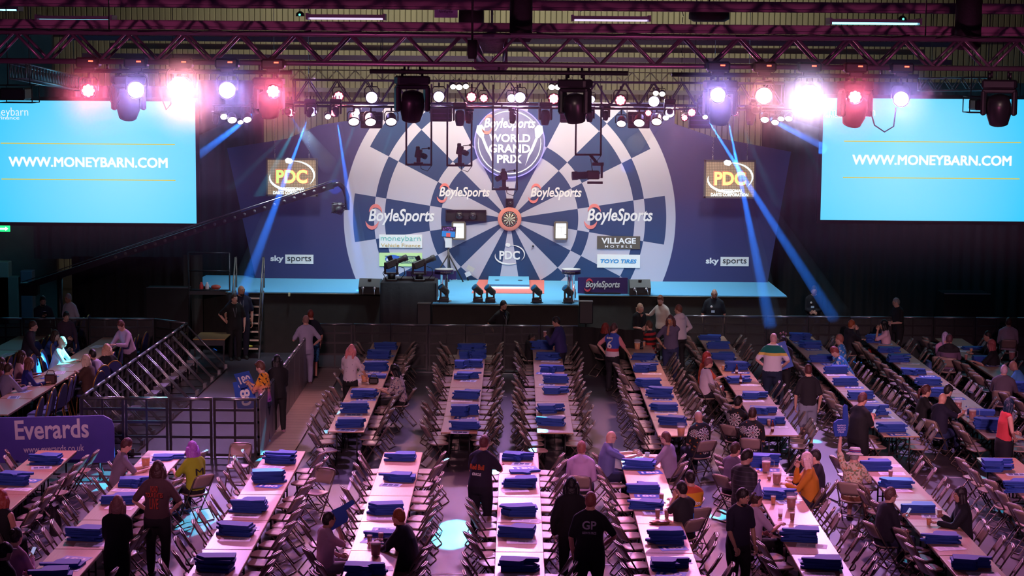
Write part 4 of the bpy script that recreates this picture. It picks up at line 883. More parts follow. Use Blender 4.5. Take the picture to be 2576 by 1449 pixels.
A('bald man in dart shirt', 'bald person in a dartboard print shirt seated at the front of the far rows', (1757, 1048), 'sit', 25, 'dart_shirt', (24, 26, 48), ('bald', DK), 'pale', ('lap', 'lap'), w=1.15)
A('dart shirt man with stubble', 'dark haired person in a dartboard print shirt turned towards a table', (1858, 1013), 'sit', -40, 'dart_shirt', BLK, ('short', DK), 'tan', ('lap', 'lap'), w=1.08)
A('second dart shirt man', 'short haired person in a dartboard print shirt with back to the hall', (1893, 1042), 'sit', -12, 'dart_shirt', JEAN, ('short', BRN), 'tan', ('lap', 'lap'), w=1.12)
A('woman holding paper', 'pale haired person holding up a paper sheet in the far right row', (2378, 850), 'sit', -30, (210, 150, 190), BLK, ('pony', (190, 170, 215)), 'pale', ('phone', 'phone'), hz=1.25)
A('man in purple and black top', 'person in a purple and black hooded top seated with back turned', (2388, 855), 'sit', -12, 'purple_black_hood', (60, 50, 66), ('short', (100, 60, 70)), 'pale', ('table', 'table'), 'bulky', w=1.15, extra=('hood',))
A('man with dark hair', 'dark haired person in a navy top drinking at the far right table', (2484, 847), 'sit', 85, (24, 22, 36), BLK, ('short', DK), 'tan', ('table', 'table'), 'long')
A('woman with reddish hair', 'person with reddish hair in a black top at the far right table', (2493, 868), 'sit', 60, BLK, BLK, ('wavy', (150, 80, 80)), 'pale', ('table', 'table'), w=1.2)
A('man in pale gilet', 'person in a pale gilet with dark sleeves seated by the right barrier', (2537, 812), 'sit', -10, (165, 150, 165), BLK, ('short', (80, 50, 45)), 'tan', ('lap', 'lap'), 'bulky', w=1.15)
A('white haired man', 'white haired person in a grey jumper seated with back turned in the far right row', (2526, 932), 'sit', -20, (98, 85, 100), (60, 50, 66), ('buzz', (210, 180, 195)), 'pale', ('table', 'table'), 'bulky', w=1.2)
A('man in pale blue shirt', 'bald person in a pale blue shirt leaning over the far right table', (2549, 920), 'sit', 60, (80, 150, 215), BLK, ('bald', DK), 'tan', ('table', 'table'), 'long', lean=25)
A('woman with ponytail', 'person with a brown ponytail in a black top among the far right tables', (2331, 985), 'sit', -80, BLK, (26, 20, 30), ('pony', (80, 40, 40)), 'pale', ('lap', 'table'), w=1.12)
A('bald man in navy', 'bald person in a navy polo shirt seated with back turned holding a pint', (2371, 1003), 'sit', -55, (28, 24, 50), JEAN, ('bald', DK), 'red', ('table', 'reach'), w=1.18, extra=('collar',))
A('man in black cap', 'person in a black cap and black top beside the bald navy polo', (2386, 984), 'sit', -60, BLK, BLK, ('short', DK), 'pale', ('table', 'table'), extra=('cap',))
A('man in black tee with phone', 'stocky person in a black tee shirt standing and reading a phone', (2170, 1006), 'stand', -55, BLK, BLK, ('short', (90, 50, 50)), 'red', ('phone', 'phone'), w=1.28, look=(0, -25))
A('woman in pink top', 'person with long blue black hair in a coral top walking at the right edge', (2540, 1020), 'stand', -80, (215, 70, 80), (26, 24, 36), ('long', (20, 45, 70)), 'pale', ('fold', 'hip'), legs='skirt', H=1.70, w=1.1, sl='none')
A('woman in spotted tee', 'person with pinkish hair in a white spotted tee shirt standing at the far left row', (884, 882), 'stand', -15, 'polka_white', BLK, ('bob', (215, 130, 130)), 'pale', ('table', 'chair'), H=1.66, w=.98, look=(0, -25))
A('woman in flowered blouse', 'person with long black hair in a flowered blouse writing at the far left row', (993, 932), 'sit', 80, 'blouse_flowers', BLK, ('long', BLKH), 'pale', ('write', 'write'), lean=10, look=(0, -25))
# --- front rows
A('man in grey tee writing', 'person in a grey tee shirt writing at the front left table', (318, 1122), 'sit', -65, (125, 112, 130), (140, 120, 140), ('short', (70, 35, 35)), 'pale', ('write', 'table'), lean=14, look=(0, -35))
A('woman with purple hair', 'person with purple hair in a yellow green jersey seated on a folding chair', (483, 1130), 'sit', 45, (150, 165, 30), BLK, ('long', (160, 90, 190)), 'pale', ('table', 'lap'), extra=(('back', 'M', .16, .12, -.03, mat('jersey_black', (.015, .015, .015), .8)),), shoe=(60, 110, 170))
A('man in cap and maroon tee', 'long haired person in a cap and dark maroon tee shirt standing hands on hips', (398, 1182), 'stand', -5, (78, 52, 58), (30, 25, 32), ('bob', (60, 32, 30)), 'pale', ('hip', 'hip'), w=1.1, H=1.82, extra=('cap', ('back', 'ROAD', .11, .10, .09, mat('print_red', (.40, .05, .03), .8)), ('back', 'TOUR DATES', .26, .07, .00, MATS['print_red']), ('back', 'LIVE', .13, .16, -.13, MATS['print_red'])))
A('woman in black dress', 'person with wavy blonde streaked hair in a black dress standing at the front left', (297, 1270), 'stand', -5, BLK, (14, 13, 17), ('wavy', (150, 100, 100)), 'tan', ('fold', 'fold'), H=1.68, w=1.12, legs='skirt')
A('red haired woman at edge', 'person with copper hair in a black vest at the lower left edge', (6, 1255), 'sit', -20, BLK, BLK, ('long', (150, 60, 50)), 'red', ('lap', 'lap'), sl='none', w=1.1)
A('woman filming', 'dark haired person in a pale top holding up a phone at the lower left', (42, 1352), 'sit', -30, (195, 140, 165), BLK, ('bun', DK), 'pale', ('lap', 'phone'), 'long', lean=8)
A('man in dark cap', 'person in a dark cap cut by the lower left corner', (14, 1390), 'sit', -40, (20, 16, 26), BLK, ('short', DK), 'pale', ('lap', 'lap'), 'bulky', extra=('cap',), hz=1.26)
A('man in racing shirt', 'person in a navy racing team shirt standing at the head of the middle front row', (1219, 1116), 'stand', -25, (30, 22, 46), (22, 18, 34), ('short', (95, 50, 50)), 'red', ('chair', 'table'), w=1.2, lean=10, H=1.76, extra=('glasses', ('back', 'Red Bull', .26, .09, -.02, mat('print_orange', (.50, .08, .02), .7)), ('back', 'ORACLE', .16, .05, -.14, WHITE)))
A('man in lilac hoodie', 'fair haired person in a pale lilac hooded top seated with back turned', (1463, 1130), 'sit', -8, (195, 160, 205), BLK, ('quiff', (150, 90, 80)), 'pale', ('lap', 'lap'), 'bulky', extra=('hood',), w=1.05)
A('woman in black jacket', 'person with long black hair and a dark jacket walking between the front rows', (1437, 1222), 'stand', 3, (14, 12, 18), (12, 11, 15), ('long', BLKH), 'pale', ('down', 'fold'), 'bulky', step=.1)
A('man in GP shirt', 'fair haired person in a black shirt with a pale GP emblem between front rows', (1486, 1262), 'stand', -6, (20, 17, 26), (22, 18, 28), ('short', (140, 75, 70)), 'red', ('down', 'hip'), w=1.2, H=1.80, extra=(('back', 'GP', .20, .12, .05, mat('print_grey', (.42, .38, .48), .7)), ('back', 'GERWYN PRICE', .20, .035, -.06, MATS['print_grey'])))
A('bald man with glasses', 'bald person with glasses in a blue grey polo reaching across the table end', (1537, 1100), 'sit', -80, (95, 100, 150), (24, 28, 60), ('bald', DK), 'pale', ('reach', 'reach'), extra=('glasses', 'collar'), w=1.18)
A('man in pale grey tee', 'person with glasses in a pale grey tee shirt at the table end facing left', (1674, 1103), 'sit', 60, (150, 135, 165), BLK, ('buzz', (90, 55, 50)), 'pale', ('table', 'table'), extra=('glasses', 'beard'), w=1.1)
A('fan in orange jersey', 'dark haired person in an orange and blue jersey with a builders logo', (1735, 1205), 'sit', 25, 'builders_jersey', BLK, ('short', DK), 'pale', ('table', 'table'), extra=(('back', 'selco', .16, .06, -.02, WHITE),))
A('fan in dark jersey', 'dark haired person in a black and blue jersey resting chin on hand', (1714, 1232), 'sit', 35, 'dark_jersey', BLK, ('short', DK), 'pale', ('chin', 'table'), w=1.1)
A('man in quilted jacket', 'dark haired person in a black quilted jacket standing at the front right row', (1879, 1152), 'stand', -45, 'quilted', (30, 28, 50), ('short', DK), 'pale', ('fold', 'fold'), 'bulky', look=(-25, -30), H=1.80)
A('man in grey shirt standing', 'brown haired person in a grey shirt beside the quilted jacket', (1851, 1132), 'sit', -50, (105, 90, 120), BLK, ('short', BRN), 'pale', ('table', 'table'), 'long', w=1.05)
A('bearded man in navy tee', 'dark bearded person in a navy tee shirt standing in the front right aisle', (1869, 1252), 'stand', -150, (28, 24, 46), BLK, ('short', DK), 'tan', ('down', 'chair'), extra=('beard',), w=1.1, look=(35, -12))
A('man in party hat', 'person in a white tee shirt and small lilac party hat at the front right', (1904, 1256), 'sit', -60, (185, 160, 190), BLK, ('buzz', BRN), 'red', ('lap', 'table'), extra=('partyhat', 'glasses'), w=1.1)
A('woman in mustard top', 'pale haired person in a mustard top seated at the front right row', (2028, 1158), 'sit', 78, (190, 120, 30), (40, 38, 66), ('bob', (225, 190, 190)), 'pale', ('write', 'chin'), 'long', w=1.25)
A('man behind mustard top', 'dark haired person half hidden behind the mustard top', (2049, 1150), 'sit', 75, (36, 30, 52), BLK, ('short', DK), 'pale', ('table', 'table'), 'long')
A('fan in bucket hat', 'person in a striped white bucket hat and floral shirt raising a foam finger', (2150, 1146), 'sit', -25, 'floral_cream', (110, 70, 50), ('buzz', GRY), 'pale', ('up', 'table'), extra=('bucket',), legs='shorts')
A('man in dark suit with glasses', 'person with glasses in a dark suit jacket holding a phone at the front right row', (2241, 1248), 'sit', -70, (28, 24, 40), (40, 40, 70), ('short', (90, 60, 60)), 'pale', ('phone', 'lap'), 'bulky', w=1.12, extra=('glasses',), shoe=(170, 150, 170))
A('woman holding a cup', 'long dark haired person in a dark coat holding a small cup', (2414, 1246), 'sit', 85, (18, 20, 30), BLK, ('long', (35, 28, 34)), 'tan', ('table', 'phone'), 'bulky', look=(15, 0))
A('man in white tee', 'dark haired person in a pale tee shirt raising a foam hand at the lower left', (828, 1308), 'sit', -60, (190, 150, 175), (150, 140, 150), ('buzz', DK), 'tan', ('lap', 'chin'), lean=2)
A('ginger bearded man', 'ginger bearded person in a dark padded gilet leaning on the front table', (1002, 1303), 'sit', 65, (26, 22, 36), BLK, ('short', GING), 'red', ('table', 'table'), 'bulky', extra=('beard',), w=1.15, lean=14)
finish_people()
for px, py, a, lab in ((800, 1300, 150, 'single folding chair standing in the aisle right of the third front row'), (815, 1190, -62, 'single folding chair at the corner of the first stage-side row turned to the table'), (800, 1440, -70, 'single folding chair behind the person in the pale tee at the lower front'), (1345, 1190, -80, 'single folding chair at the front corner of the third stage-side row'), (600, 1230, 175, 'single folding chair beyond the third front row turned to the hall')):
    q = gz(px, py, 0); LOOSE_CHAIRS.append((q.x, q.y, R(a), lab)); BLOCKED.append((q.x, q.y, .38))
# ---------------------------------------------------------------- lay out tables and chairs
rnd = random.Random(11)
tab0 = None; chair0 = None; spots = []
BLK = {'far': 'stage-side', 'near': 'front'}
for blk, rows in (('near', NEAR), ('far', FAR)):
    for ri, (x, y0, n, pit) in enumerate(rows):
        for k in range(n):
            yc = y0 + pit*(k+.5); fs = n-1-k
            if not in_view((x, yc+.5, TH), 90): continue
            lab = 'wood-topped trestle table, %s from the stage in the %s %s row from the left' % (ORD[fs], ORD[ri], BLK[blk])
            if tab0 is None: tab0 = make_table(lab); t = tab0; t.location = (x, yc, 0)
            else: t = dup(tab0, (x, yc, 0), 0, lab)
            t['group'] = 'tables of the %s %s row' % (ORD[ri], BLK[blk]); t.scale.y = (pit-.012)/1.745
            for side in (-1, 1):
                for j in (-1, 0, 1):
                    cx = x + side*(TW/2 + .13 + rnd.uniform(-.05, .09)); cy = yc + j*pit*.285 + rnd.uniform(-.05, .05)
                    rz = (-PI/2 if side < 0 else PI/2) + (-side)*R(rnd.uniform(4, 24)) * (1 if side < 0 else .8)
                    rz = -PI/2 + R(rnd.uniform(6, 26)) if side < 0 else PI/2 - R(rnd.uniform(2, 20))
                    if any((cx-bx)**2+(cy-by)**2 < r*r for bx, by, r in BLOCKED): continue
                    if not in_view((cx, cy, .6), 35): continue
                    spots.append((cy, cx, rz, blk, ri, side, fs*3+(1-j)))
def first_chair(loc, rz, label, group):
    global chair0
    if chair0 is None: chair0 = make_chair(label, loc, rz, group); return chair0
    return dup(chair0, loc, rz, label, group)
for (x, y, rz, lab) in LOOSE_CHAIRS: first_chair((x, y, 0), rz, lab, 'folding chairs standing apart from the rows')
spots.sort(key=lambda s: s[0])
CH_MAX = 296 - len(LOOSE_CHAIRS)
cnt = {}
allrow = {}
for s in spots: allrow.setdefault(s[3:6], []).append(s)
for key, lst in allrow.items():
    lst.sort(key=lambda s: -s[0])
    for i, s in enumerate(lst): cnt[id(s)] = i
rest = MB()
for i, s in enumerate(spots):
    cy, cx, rz, blk, ri, side, q = s
    if i < CH_MAX:
        first_chair((cx, cy, 0), rz, 'brown folding chair, %s from the stage on the %s of the %s %s row' % (ORD[cnt[id(s)]], 'left' if side < 0 else 'right', ORD[ri], BLK[blk]), 'chairs along the %s %s row' % (ORD[ri], BLK[blk]))
    else:
        M = Matrix.Translation((cx, cy, 0)) @ Matrix.Rotation(rz, 4, 'Z')
        for mi, me in enumerate(CH): rest.add([M @ v.co for v in me.vertices], [tuple(p.vertices) for p in me.polygons], 0 if mi < 2 else 1, True)
o = rest.build('folding_chairs', [FRM, SEATM]); tag(o, 'mass of brown folding chairs along the table rows nearest the stage', 'chairs', None, 'stuff')
# ---------------------------------------------------------------- stacks of blue foam hands, cards and papers on the tables
FOAM = mat('blue_foam', (.010, .050, .30), .75, noise=.10, scale=18, bump=.15); FOAM2 = mat('blue_foam_print', (.014, .066, .38), .7)
def hand_outline(k):
    if k == 0: return [(-.27, -.13), (.04, -.145), (.09, -.10), (.12, .02), (.30, .035), (.32, .075), (.30, .115), (.06, .125), (-.05, .145), (-.27, .13)]
    if k == 1: return [(-.28, -.12), (-.06, -.13), (.02, -.185), (.09, -.17), (.06, -.10), (.12, -.02), (.29, .0), (.31, .04), (.29, .085), (.02, .12), (-.28, .12)]
    return [(-.29, -.125), (.24, -.125), (.30, -.02), (.16, .13), (-.29, .13)]
HM = []
for k in range(3):
    b = MB(); b.prism(hand_outline(k), .034, None, 0, 1); HM.append(b.mesh('foam_hand', [FOAM, FOAM2]))
PAPER = mat('white_paper', (.78, .74, .78), .6); CARDB = mat('card_blue', (.02, .08, .42), .5); CARDW = mat('card_pale', (.50, .60, .72), .5); INK = mat('card_ink', (.05, .08, .2), .6)
cb = MB().box((0, 0, .0015), (.42, .28, .003)); 
def card_mesh(name, base, txt, tm, w, h, s=1.0):
    bm0 = MB().box((0, 0, .0015), (w, h, .003)).mesh('c', base); it = [(bm0, Matrix.Identity(4), 0)]
    if txt: it.append((fit(txt, w*.75*s, h*.5*s, tm, bold=.03, depth=.002), Matrix.Translation((0, 0, .0035)), 1))
    else:
        g = MB()
        for k in range(3): g.box(((k-1)*w*.27, h*.05, .0033), (w*.22, h*.5, .0008))
        g.box((0, -h*.35, .0033), (w*.7, h*.08, .0008)); it.append((g.mesh('g', tm), Matrix.Identity(4), 1))
    return join_meshes(name, it, [base, tm])
C180 = card_mesh('score_card', CARDB, '180', WHITE, .42, .28); CPALE = card_mesh('leaflet', CARDW, None, INK, .36, .25); CPAP = card_mesh('paper', PAPER, None, mat('faint_print', (.55, .52, .6), .6), .46, .24)
STK = {('far', 0): [(970, 880), (956, 903), (946, 932), (945, 951, 2), (916, 1001), (894, 1039), (882, 1076)],
 ('far', 1): [(1171, 881), (1203, 880), (1173, 903), (1202, 902), (1164, 927), (1193, 924), (1174, 954), (1174, 1004), (1167, 1046), (1169, 1082)],
 ('far', 2): [(1362, 879), (1384, 880), (1379, 906), (1388, 936), (1399, 964), (1398, 991), (1384, 1040), (1387, 1072)],
 ('far', 3): [(1593, 846), (1619, 905), (1624, 936), (1632, 974), (1661, 1000), (1669, 1033), (1692, 1070)],
 ('far', 4): [(1788, 857), (1809, 878), (1822, 906), (1855, 933), (1860, 964), (1901, 1004), (1921, 1042), (1942, 1069)],
 ('far', 5): [(2015, 859), (2039, 876), (2065, 912), (2104, 940), (2128, 970), (2167, 1006), (2198, 1046), (2245, 1088)],
 ('far', 6): [(2205, 862), (2238, 888), (2263, 911), (2298, 943), (2338, 970), (2353, 998), (2469, 1045, 3), (2489, 1080)],
 ('far', 7): [(2450, 880, 2), (2480, 915), (2570, 985)],
 ('near', 0): [(113, 1169), (33, 1222)], ('near', 1): [(417, 1158, 2), (335, 1225), (298, 1268), (212, 1361), (156, 1427, 2), (127, 1452, 3)],
 ('near', 2): [(701, 1168), (676, 1214), (625, 1290), (588, 1348), (535, 1437)], ('near', 3): [(1011, 1160), (1000, 1213), (968, 1295), (966, 1352, 2), (915, 1452)],
 ('near', 4): [(1303, 1160), (1316, 1192, 1), (1308, 1227), (1305, 1300), (1306, 1353), (1308, 1438)], ('near', 5): [(1611, 1182), (1621, 1240), (1628, 1281), (1678, 1368), (1688, 1434)],
 ('near', 6): [(1921, 1175), (1962, 1255), (2014, 1364), (2072, 1434)], ('near', 7): [(2203, 1184), (2256, 1227), (2317, 1291), (2370, 1368), (2443, 1434)], ('near', 8): [(2512, 1187), (2560, 1240)]}
stk = []
for (blk, ri), lst in STK.items():
    for i, e in enumerate(lst):
        q = gz(e[0], e[1], TH); n = e[2] if len(e) > 2 else rnd.choice((4, 5, 5, 6))
        row = (FAR if blk == 'far' else NEAR)[ri]; x = min(max(q.x, row[0]-.30), row[0]+.30) if len(lst) != 10 else q.x
        stk.append((q.y+.10, x, n, blk, ri, i))
stk.sort()
hands = 0; foam = MB(); h0 = None
FROM_TOP = ['topmost', 'second from top', 'third from top', 'fourth from top', 'fifth from top', 'lowest']
for (y, x, n, blk, ri, i) in stk:
    k0 = rnd.choice((0, 0, 1, 2)); base = rnd.uniform(-.14, .14) + (PI if rnd.random() < .5 else 0); small = .62 if (blk, ri) == ('far', 1) and i < 6 else .95
    for j in range(n):
        M = (x+rnd.uniform(-.035, .035), y+rnd.uniform(-.035, .035), TH+.002+j*.0345); rz = base+rnd.gauss(0, .10); me = HM[k0 if rnd.random() < .8 else rnd.randrange(3)]
        if hands < 298:
            o = link('foam_hand', me, None, M, (0, 0, rz)); o.scale = (small, 1, 1); hands += 1
            tag(o, 'blue foam hand, %s, %s pile from the stage, %s %s row' % (FROM_TOP[n-1-j], ORD[i], ORD[ri], BLK[blk]), 'foam hand', 'foam hands piled on the %s %s row' % (ORD[ri], BLK[blk]))
        else:
            T = Matrix.Translation(M) @ Matrix.Rotation(rz, 4, 'Z') @ Matrix.Diagonal((small, 1, 1, 1)); foam.add([T @ v.co for v in me.vertices], [tuple(p.vertices) for p in me.polygons]); 
            for f in range(len(me.polygons)): foam.m[-len(me.polygons)+f] = me.polygons[f].material_index
    row = (FAR if blk == 'far' else NEAR)[ri]
    for kind, dy in (('a', -.34), ('b', .33)):
        if rnd.random() < .12: continue
        t = rnd.choice(('180', 'pale', 'paper', 'paper')) if kind == 'a' else rnd.choice(('180', 'pale', 'paper'))
        me, nm, ad = {'180': (C180, 'score_card', 'blue card printed 180'), 'pale': (CPALE, 'leaflet', 'pale blue leaflet'), 'paper': (CPAP, 'paper_sheet', 'white paper sheet')}[t]
        o = link(nm, me, None, (row[0]+rnd.uniform(-.12, .12), y+dy+rnd.uniform(-.03, .03), TH+.001), (0, 0, rnd.uniform(-.25, .25)))
        tag(o, '%s %s the %s foam pile from stage, %s %s row' % (ad, 'before' if kind == 'a' else 'beyond', ORD[i], ORD[ri], BLK[blk]), {'180': 'card', 'pale': 'leaflet', 'paper': 'paper'}[t], 'cards and papers on the tables')
if foam.v:
    o = foam.build('foam_hands', [FOAM, FOAM2]); tag(o, 'mass of blue foam hands piled on the tables nearest the stage', 'foam hands', None, 'stuff')
# ---------------------------------------------------------------- crowd barriers
BAR = mat('barrier_steel', (.045, .042, .045), .3, .7); PLATE = mat('barrier_plate', (.24, .22, .25), .38, .5, noise=.25, scale=6); INFL = mat('barrier_mesh', (.05, .045, .05), .5, .3, alpha=.42)
RAILM = mat('barrier_rail', (.26, .25, .27), .28, .8)
BH = 1.2
def barrier(a, b, label, group, solid=False, brace=False, back=1, k=0):
    "one panel from a to b on the floor; braces lean out on the side back"
    a = Vector((a[0], a[1], 0)); b_ = Vector((b[0], b[1], 0)); d = b_-a; L = d.length; rz = math.atan2(d.y, d.x); m = (a+b_)/2
    t = thing('crowd_barrier', label, 'barrier', m, rz, group); h = L/2-.008
    q = MB(); q.box((-h+.025, 0, BH/2), (.05, .05, BH)); q.box((h-.025, 0, BH/2), (.05, .05, BH)); q.box((0, 0, BH/2), (.04, .04, BH-.05))
    for z in (.06, .42, .72, .98): q.box((0, 0, z), (2*h, .045, .05))
    q.build('frame', BAR, t); q = MB(); q.tube([(-h, 0, BH), (h, 0, BH)], .032, 8); q.build('top_rail', RAILM, t)
    MB().box((0, -back*(.030 if solid else .012), BH/2), (2*h-.01, .008, BH-.06)).build('infill', PLATE if solid else INFL, t)
    if brace:
        for x in (-h+.05, h-.05):
            q = MB(); q.tube([(x, back*.03, BH-.07), (x, back*1.02, .10)], .022, 7); q.box((x, back*1.02, .09), (.05, .07, .12)); q.build('brace', RAILM, t)
        q = MB(); q.box((0, back*.55, .04), (2*h-.1, 1.0, .03)); q.build('foot_plate', BAR, t)
        q = MB(); q.box((0, back*.30, .34), (.5, .22, .03)); q.box((-.2, back*.22, .17), (.03, .2, .34)); q.box((.2, back*.22, .17), (.03, .2, .34)); q.build('step', PLATE, t)
    return t
def run(a, b, n, label, group, **k):
    a = Vector(a[:2]); b = Vector(b[:2])
    for i in range(n): barrier(a+(b-a)*(i/n), a+(b-a)*((i+1)/n), label % ORD[i], group, k=i, **k)
g2 = lambda px, py: gz(px, py, BH)
GA = g2(202, 1001); GB = g2(646, 1005)
run(GA, GB, 4, 'black mesh crowd barrier closing the walkway toward the front tables, %s from the banquet side', 'barriers across the walkway')
VC = g2(470, 813)
run((GA.x, GA.y+.05), VC, 11, 'braced steel crowd barrier beside the banquet seats, %s from the front', 'braced barriers beside the banquet seats', solid=True, brace=True, back=-1)
run((GB.x+.02, GB.y+.04), (GB.x+.02, 47.38), 11, 'steel plate crowd barrier along the boarded walkway, %s from the front', 'barriers along the walkway', solid=True, back=1)
run((GB.x+.04, 47.42), (g2(893, 808).x, 47.45), 1, 'black crowd barrier before the stage at the walkway corner%.0s', 'barriers before the stage')
run((g2(893, 808).x+.01, 47.45), (g2(1452, 812).x, 47.40), 6, 'black crowd barrier before the stage, %s from the walkway corner', 'barriers before the stage')
RA = g2(1718, 795); RB = g2(2590, 801)
run((RA.x, RA.y), (RB.x+.8, RB.y), 9, 'black crowd barrier at the right of the stage, %s from the hooded sweatshirt', 'barriers right of the stage')
run((g2(-30, 803).x, g2(100, 803).y), (g2(388, 803).x, g2(388, 803).y), 5, 'black crowd barrier behind the banquet seats, %s from the left', 'barriers behind the banquet seats')
run((g2(388, 803).x+.01, g2(388, 803).y), (VC.x, VC.y), 1, 'black crowd barrier at the far corner of the banquet seats%.0s', 'barriers behind the banquet seats')
# banner barrier
b0 = gy(4, 1048, 34.9); 
bt = thing('banner_barrier', 'purple blue fabric banner on a low stand in front of the banquet area', 'banner', (gz(130, 1158, .25).x, 34.75, 0), R(2.5))
q = MB(); W_, Hh_ = 2.62, .92; n = 30
oc_ = [(-W_/2-.2, .0), (W_/2-.07, .0), (W_/2, .10), (W_/2, Hh_-.22), (W_/2-.05, Hh_-.08), (W_/2-.2, Hh_), (-W_/2-.2, Hh_-.06)]
q.prism(oc_, .05, UPR); nb = NB('banner_cloth'); ob, xyz = nb.obj(); nb.base(nb.mix(nb.noise(ob, 3), (.05, .035, .30), (.08, .05, .40)), .6); q.build('cloth', nb.m, bt, (0, .0, .30))
BNW = mat('banner_print', (.70, .62, .78), .6)
link('brewer_name', fit('Everards', 1.40, .38, BNW, bold=.02, depth=.01), bt, (.13, -.06, .96), (R(90), R(-2), 0)); link('web_address', fit('www.everards.co.uk', 1.15, .13, BNW, depth=.01, bold=.005), bt, (.16, -.06, .58), (R(90), R(-2), 0))
for x in (-1.2, 1.0):
    q = MB(); q.tube([(x, .02, .34), (x+.06, -.22, .015)], .02, 6); q.tube([(x, .04, .34), (x+.02, .34, .015)], .02, 6); q.build('leg', RAILM, bt)
# ---------------------------------------------------------------- banquet tables and chairs
BLUEV = mat('banquet_blue', (.050, .050, .20), .7, noise=.2, scale=12); GOLD = mat('banquet_gold', (.55, .27, .06), .3, .7)
def make_banquet(label):
    t = thing('banquet_chair', label, 'chair')
    q = MB(); out = [(.21*math.cos(a), .0+.30*math.sin(a)) for a in [PI*k/14 for k in range(15)]] + [(-.205, -.22), (.205, -.22)]
    M = Matrix.Translation((0, -.22, .72)) @ Matrix.Rotation(R(12), 4, 'X') @ UPR
    q.prism([(x, y) for x, y in out], .05, M); q.build('backrest', BLUEV, t)
    q = MB(); pts = [M @ Vector((x*1.05, y*1.03, .025)) for x, y in out[:15]]; pts = [M @ Vector((.215, -.26, .025))] + pts + [M @ Vector((-.215, -.26, .025))]; q.tube(pts, .016, 7); q.build('back_frame', GOLD, t)
    MB().rbox((0, .03, .45), (.43, .42, .08), .025).build('seat', BLUEV, t)
    for x in (-.19, .19):
        q = MB(); q.tube([(x, .20, .42), (x*1.05, .23, .0)], .014, 6); q.build('leg', GOLD, t); q = MB(); q.tube([(x, -.19, .50), (x, -.17, .40), (x*1.05, -.26, .0)], .014, 6); q.build('leg', GOLD, t)
    return t
vip0 = None
def banquet(loc, rz, label):
    global vip0
    if vip0 is None: vip0 = make_banquet(label); vip0['group'] = 'banquet chairs'; vip0.location = loc; vip0.rotation_euler = (0, 0, rz); return vip0
    return dup(vip0, loc, rz, label, 'banquet chairs')
ta = gz(8, 1022, TH); tb = gz(272, 862, TH); dv = (tb-ta); rzv = math.atan2(dv.y, dv.x)-PI/2; Lv = dv.length; nv = round(Lv/1.78)
dn = dv.normalized(); sd = Vector((dn.y, -dn.x, 0))
def vip_table(p, label):
    t = dup(tab0, (p.x, p.y, 0), rzv, label, 'banquet tables'); t.scale.y = 1.0; return t
vt = [ta+dn*(1.78*(k+.5)-.9) for k in range(nv+1)]
for k, p in enumerate(vt): vip_table(p, 'table of the near banquet row beside the braced barriers, %s from the front' % ORD[k])
tb2 = ta - sd*2.25 + dn*1.2
for k in range(5): vip_table(tb2+dn*(1.78*(k+2.0)), 'table of the far banquet row at the left, %s from the front' % ORD[k])
occ = []
VIPS = [k for k in HOLD if k in ('man lit cyan', 'woman in blue denim', 'blonde woman in black', 'balding man', 'woman in leather jacket', 'woman in blue blouse', 'woman beside blue blouse', 'man in grey shirt', 'woman at frame edge')]
for k in VIPS:
    h = HOLD[k]; banquet((h['loc'].x, h['loc'].y, 0), h['rz'], 'blue banquet chair with gold frame occupied by the %s' % k); occ.append(h['loc'])
for side in (1, -1):
    nth = -1
    for i in range(21):
        p = ta + dn*(.55*i-.35) + sd*side*(.62+.05*math.sin(i*2.3)); 
        if any((p.x-o.x)**2+(p.y-o.y)**2 < .20 for o in occ) or any((p.x-bx)**2+(p.y-by)**2 < .12 for bx, by, r in BLOCKED) or p.y > tb.y+.4: continue
        if not in_view((p.x, p.y, .8), 30): continue
        nth += 1
        banquet((p.x, p.y, 0), rzv+(PI/2 if side > 0 else -PI/2)+R(8*math.sin(i*1.7)), 'gold framed banquet chair, %s side of the near banquet row, %s from the front' % ('barrier' if side > 0 else 'inner', ORD[nth]))
nth = -1
for i in range(16):
    p = tb2 + dn*(.55*i+2.6) + sd*.62
    if any((p.x-bx)**2+(p.y-by)**2 < .14 for bx, by, r in BLOCKED) or not in_view((p.x, p.y, .8), 20): continue
    nth += 1
    banquet((p.x, p.y, 0), rzv+PI/2, 'gold framed banquet chair along the far banquet row, %s from the front' % ORD[nth])
for k, (px, py, me, nm, ad, ct) in enumerate([(60, 985, CPALE, 'leaflet', 'pale leaflet', 'leaflet'), (95, 968, CPAP, 'paper_sheet', 'white paper sheet', 'paper'), (150, 938, CPAP, 'paper_sheet', 'white menu sheet', 'paper'), (125, 950, C180, 'score_card', 'blue card', 'card'), (170, 920, CPAP, 'paper_sheet', 'white sheet lit cyan', 'paper'), (35, 1000, CPALE, 'leaflet', 'pale card', 'leaflet'), (245, 872, CPAP, 'paper_sheet', 'white sheet', 'paper'), (20, 892, CPAP, 'paper_sheet', 'white sheet on the far banquet row', 'paper')]):
    q = gz(px, py, TH); o = link(nm, me, None, (q.x, q.y, TH+.001), (0, 0, rzv+R(80+9*(k % 3)))); tag(o, '%s on the banquet tables, %s of the loose sheets' % (ad, ORD[k]), ct, 'loose sheets on the banquet tables')
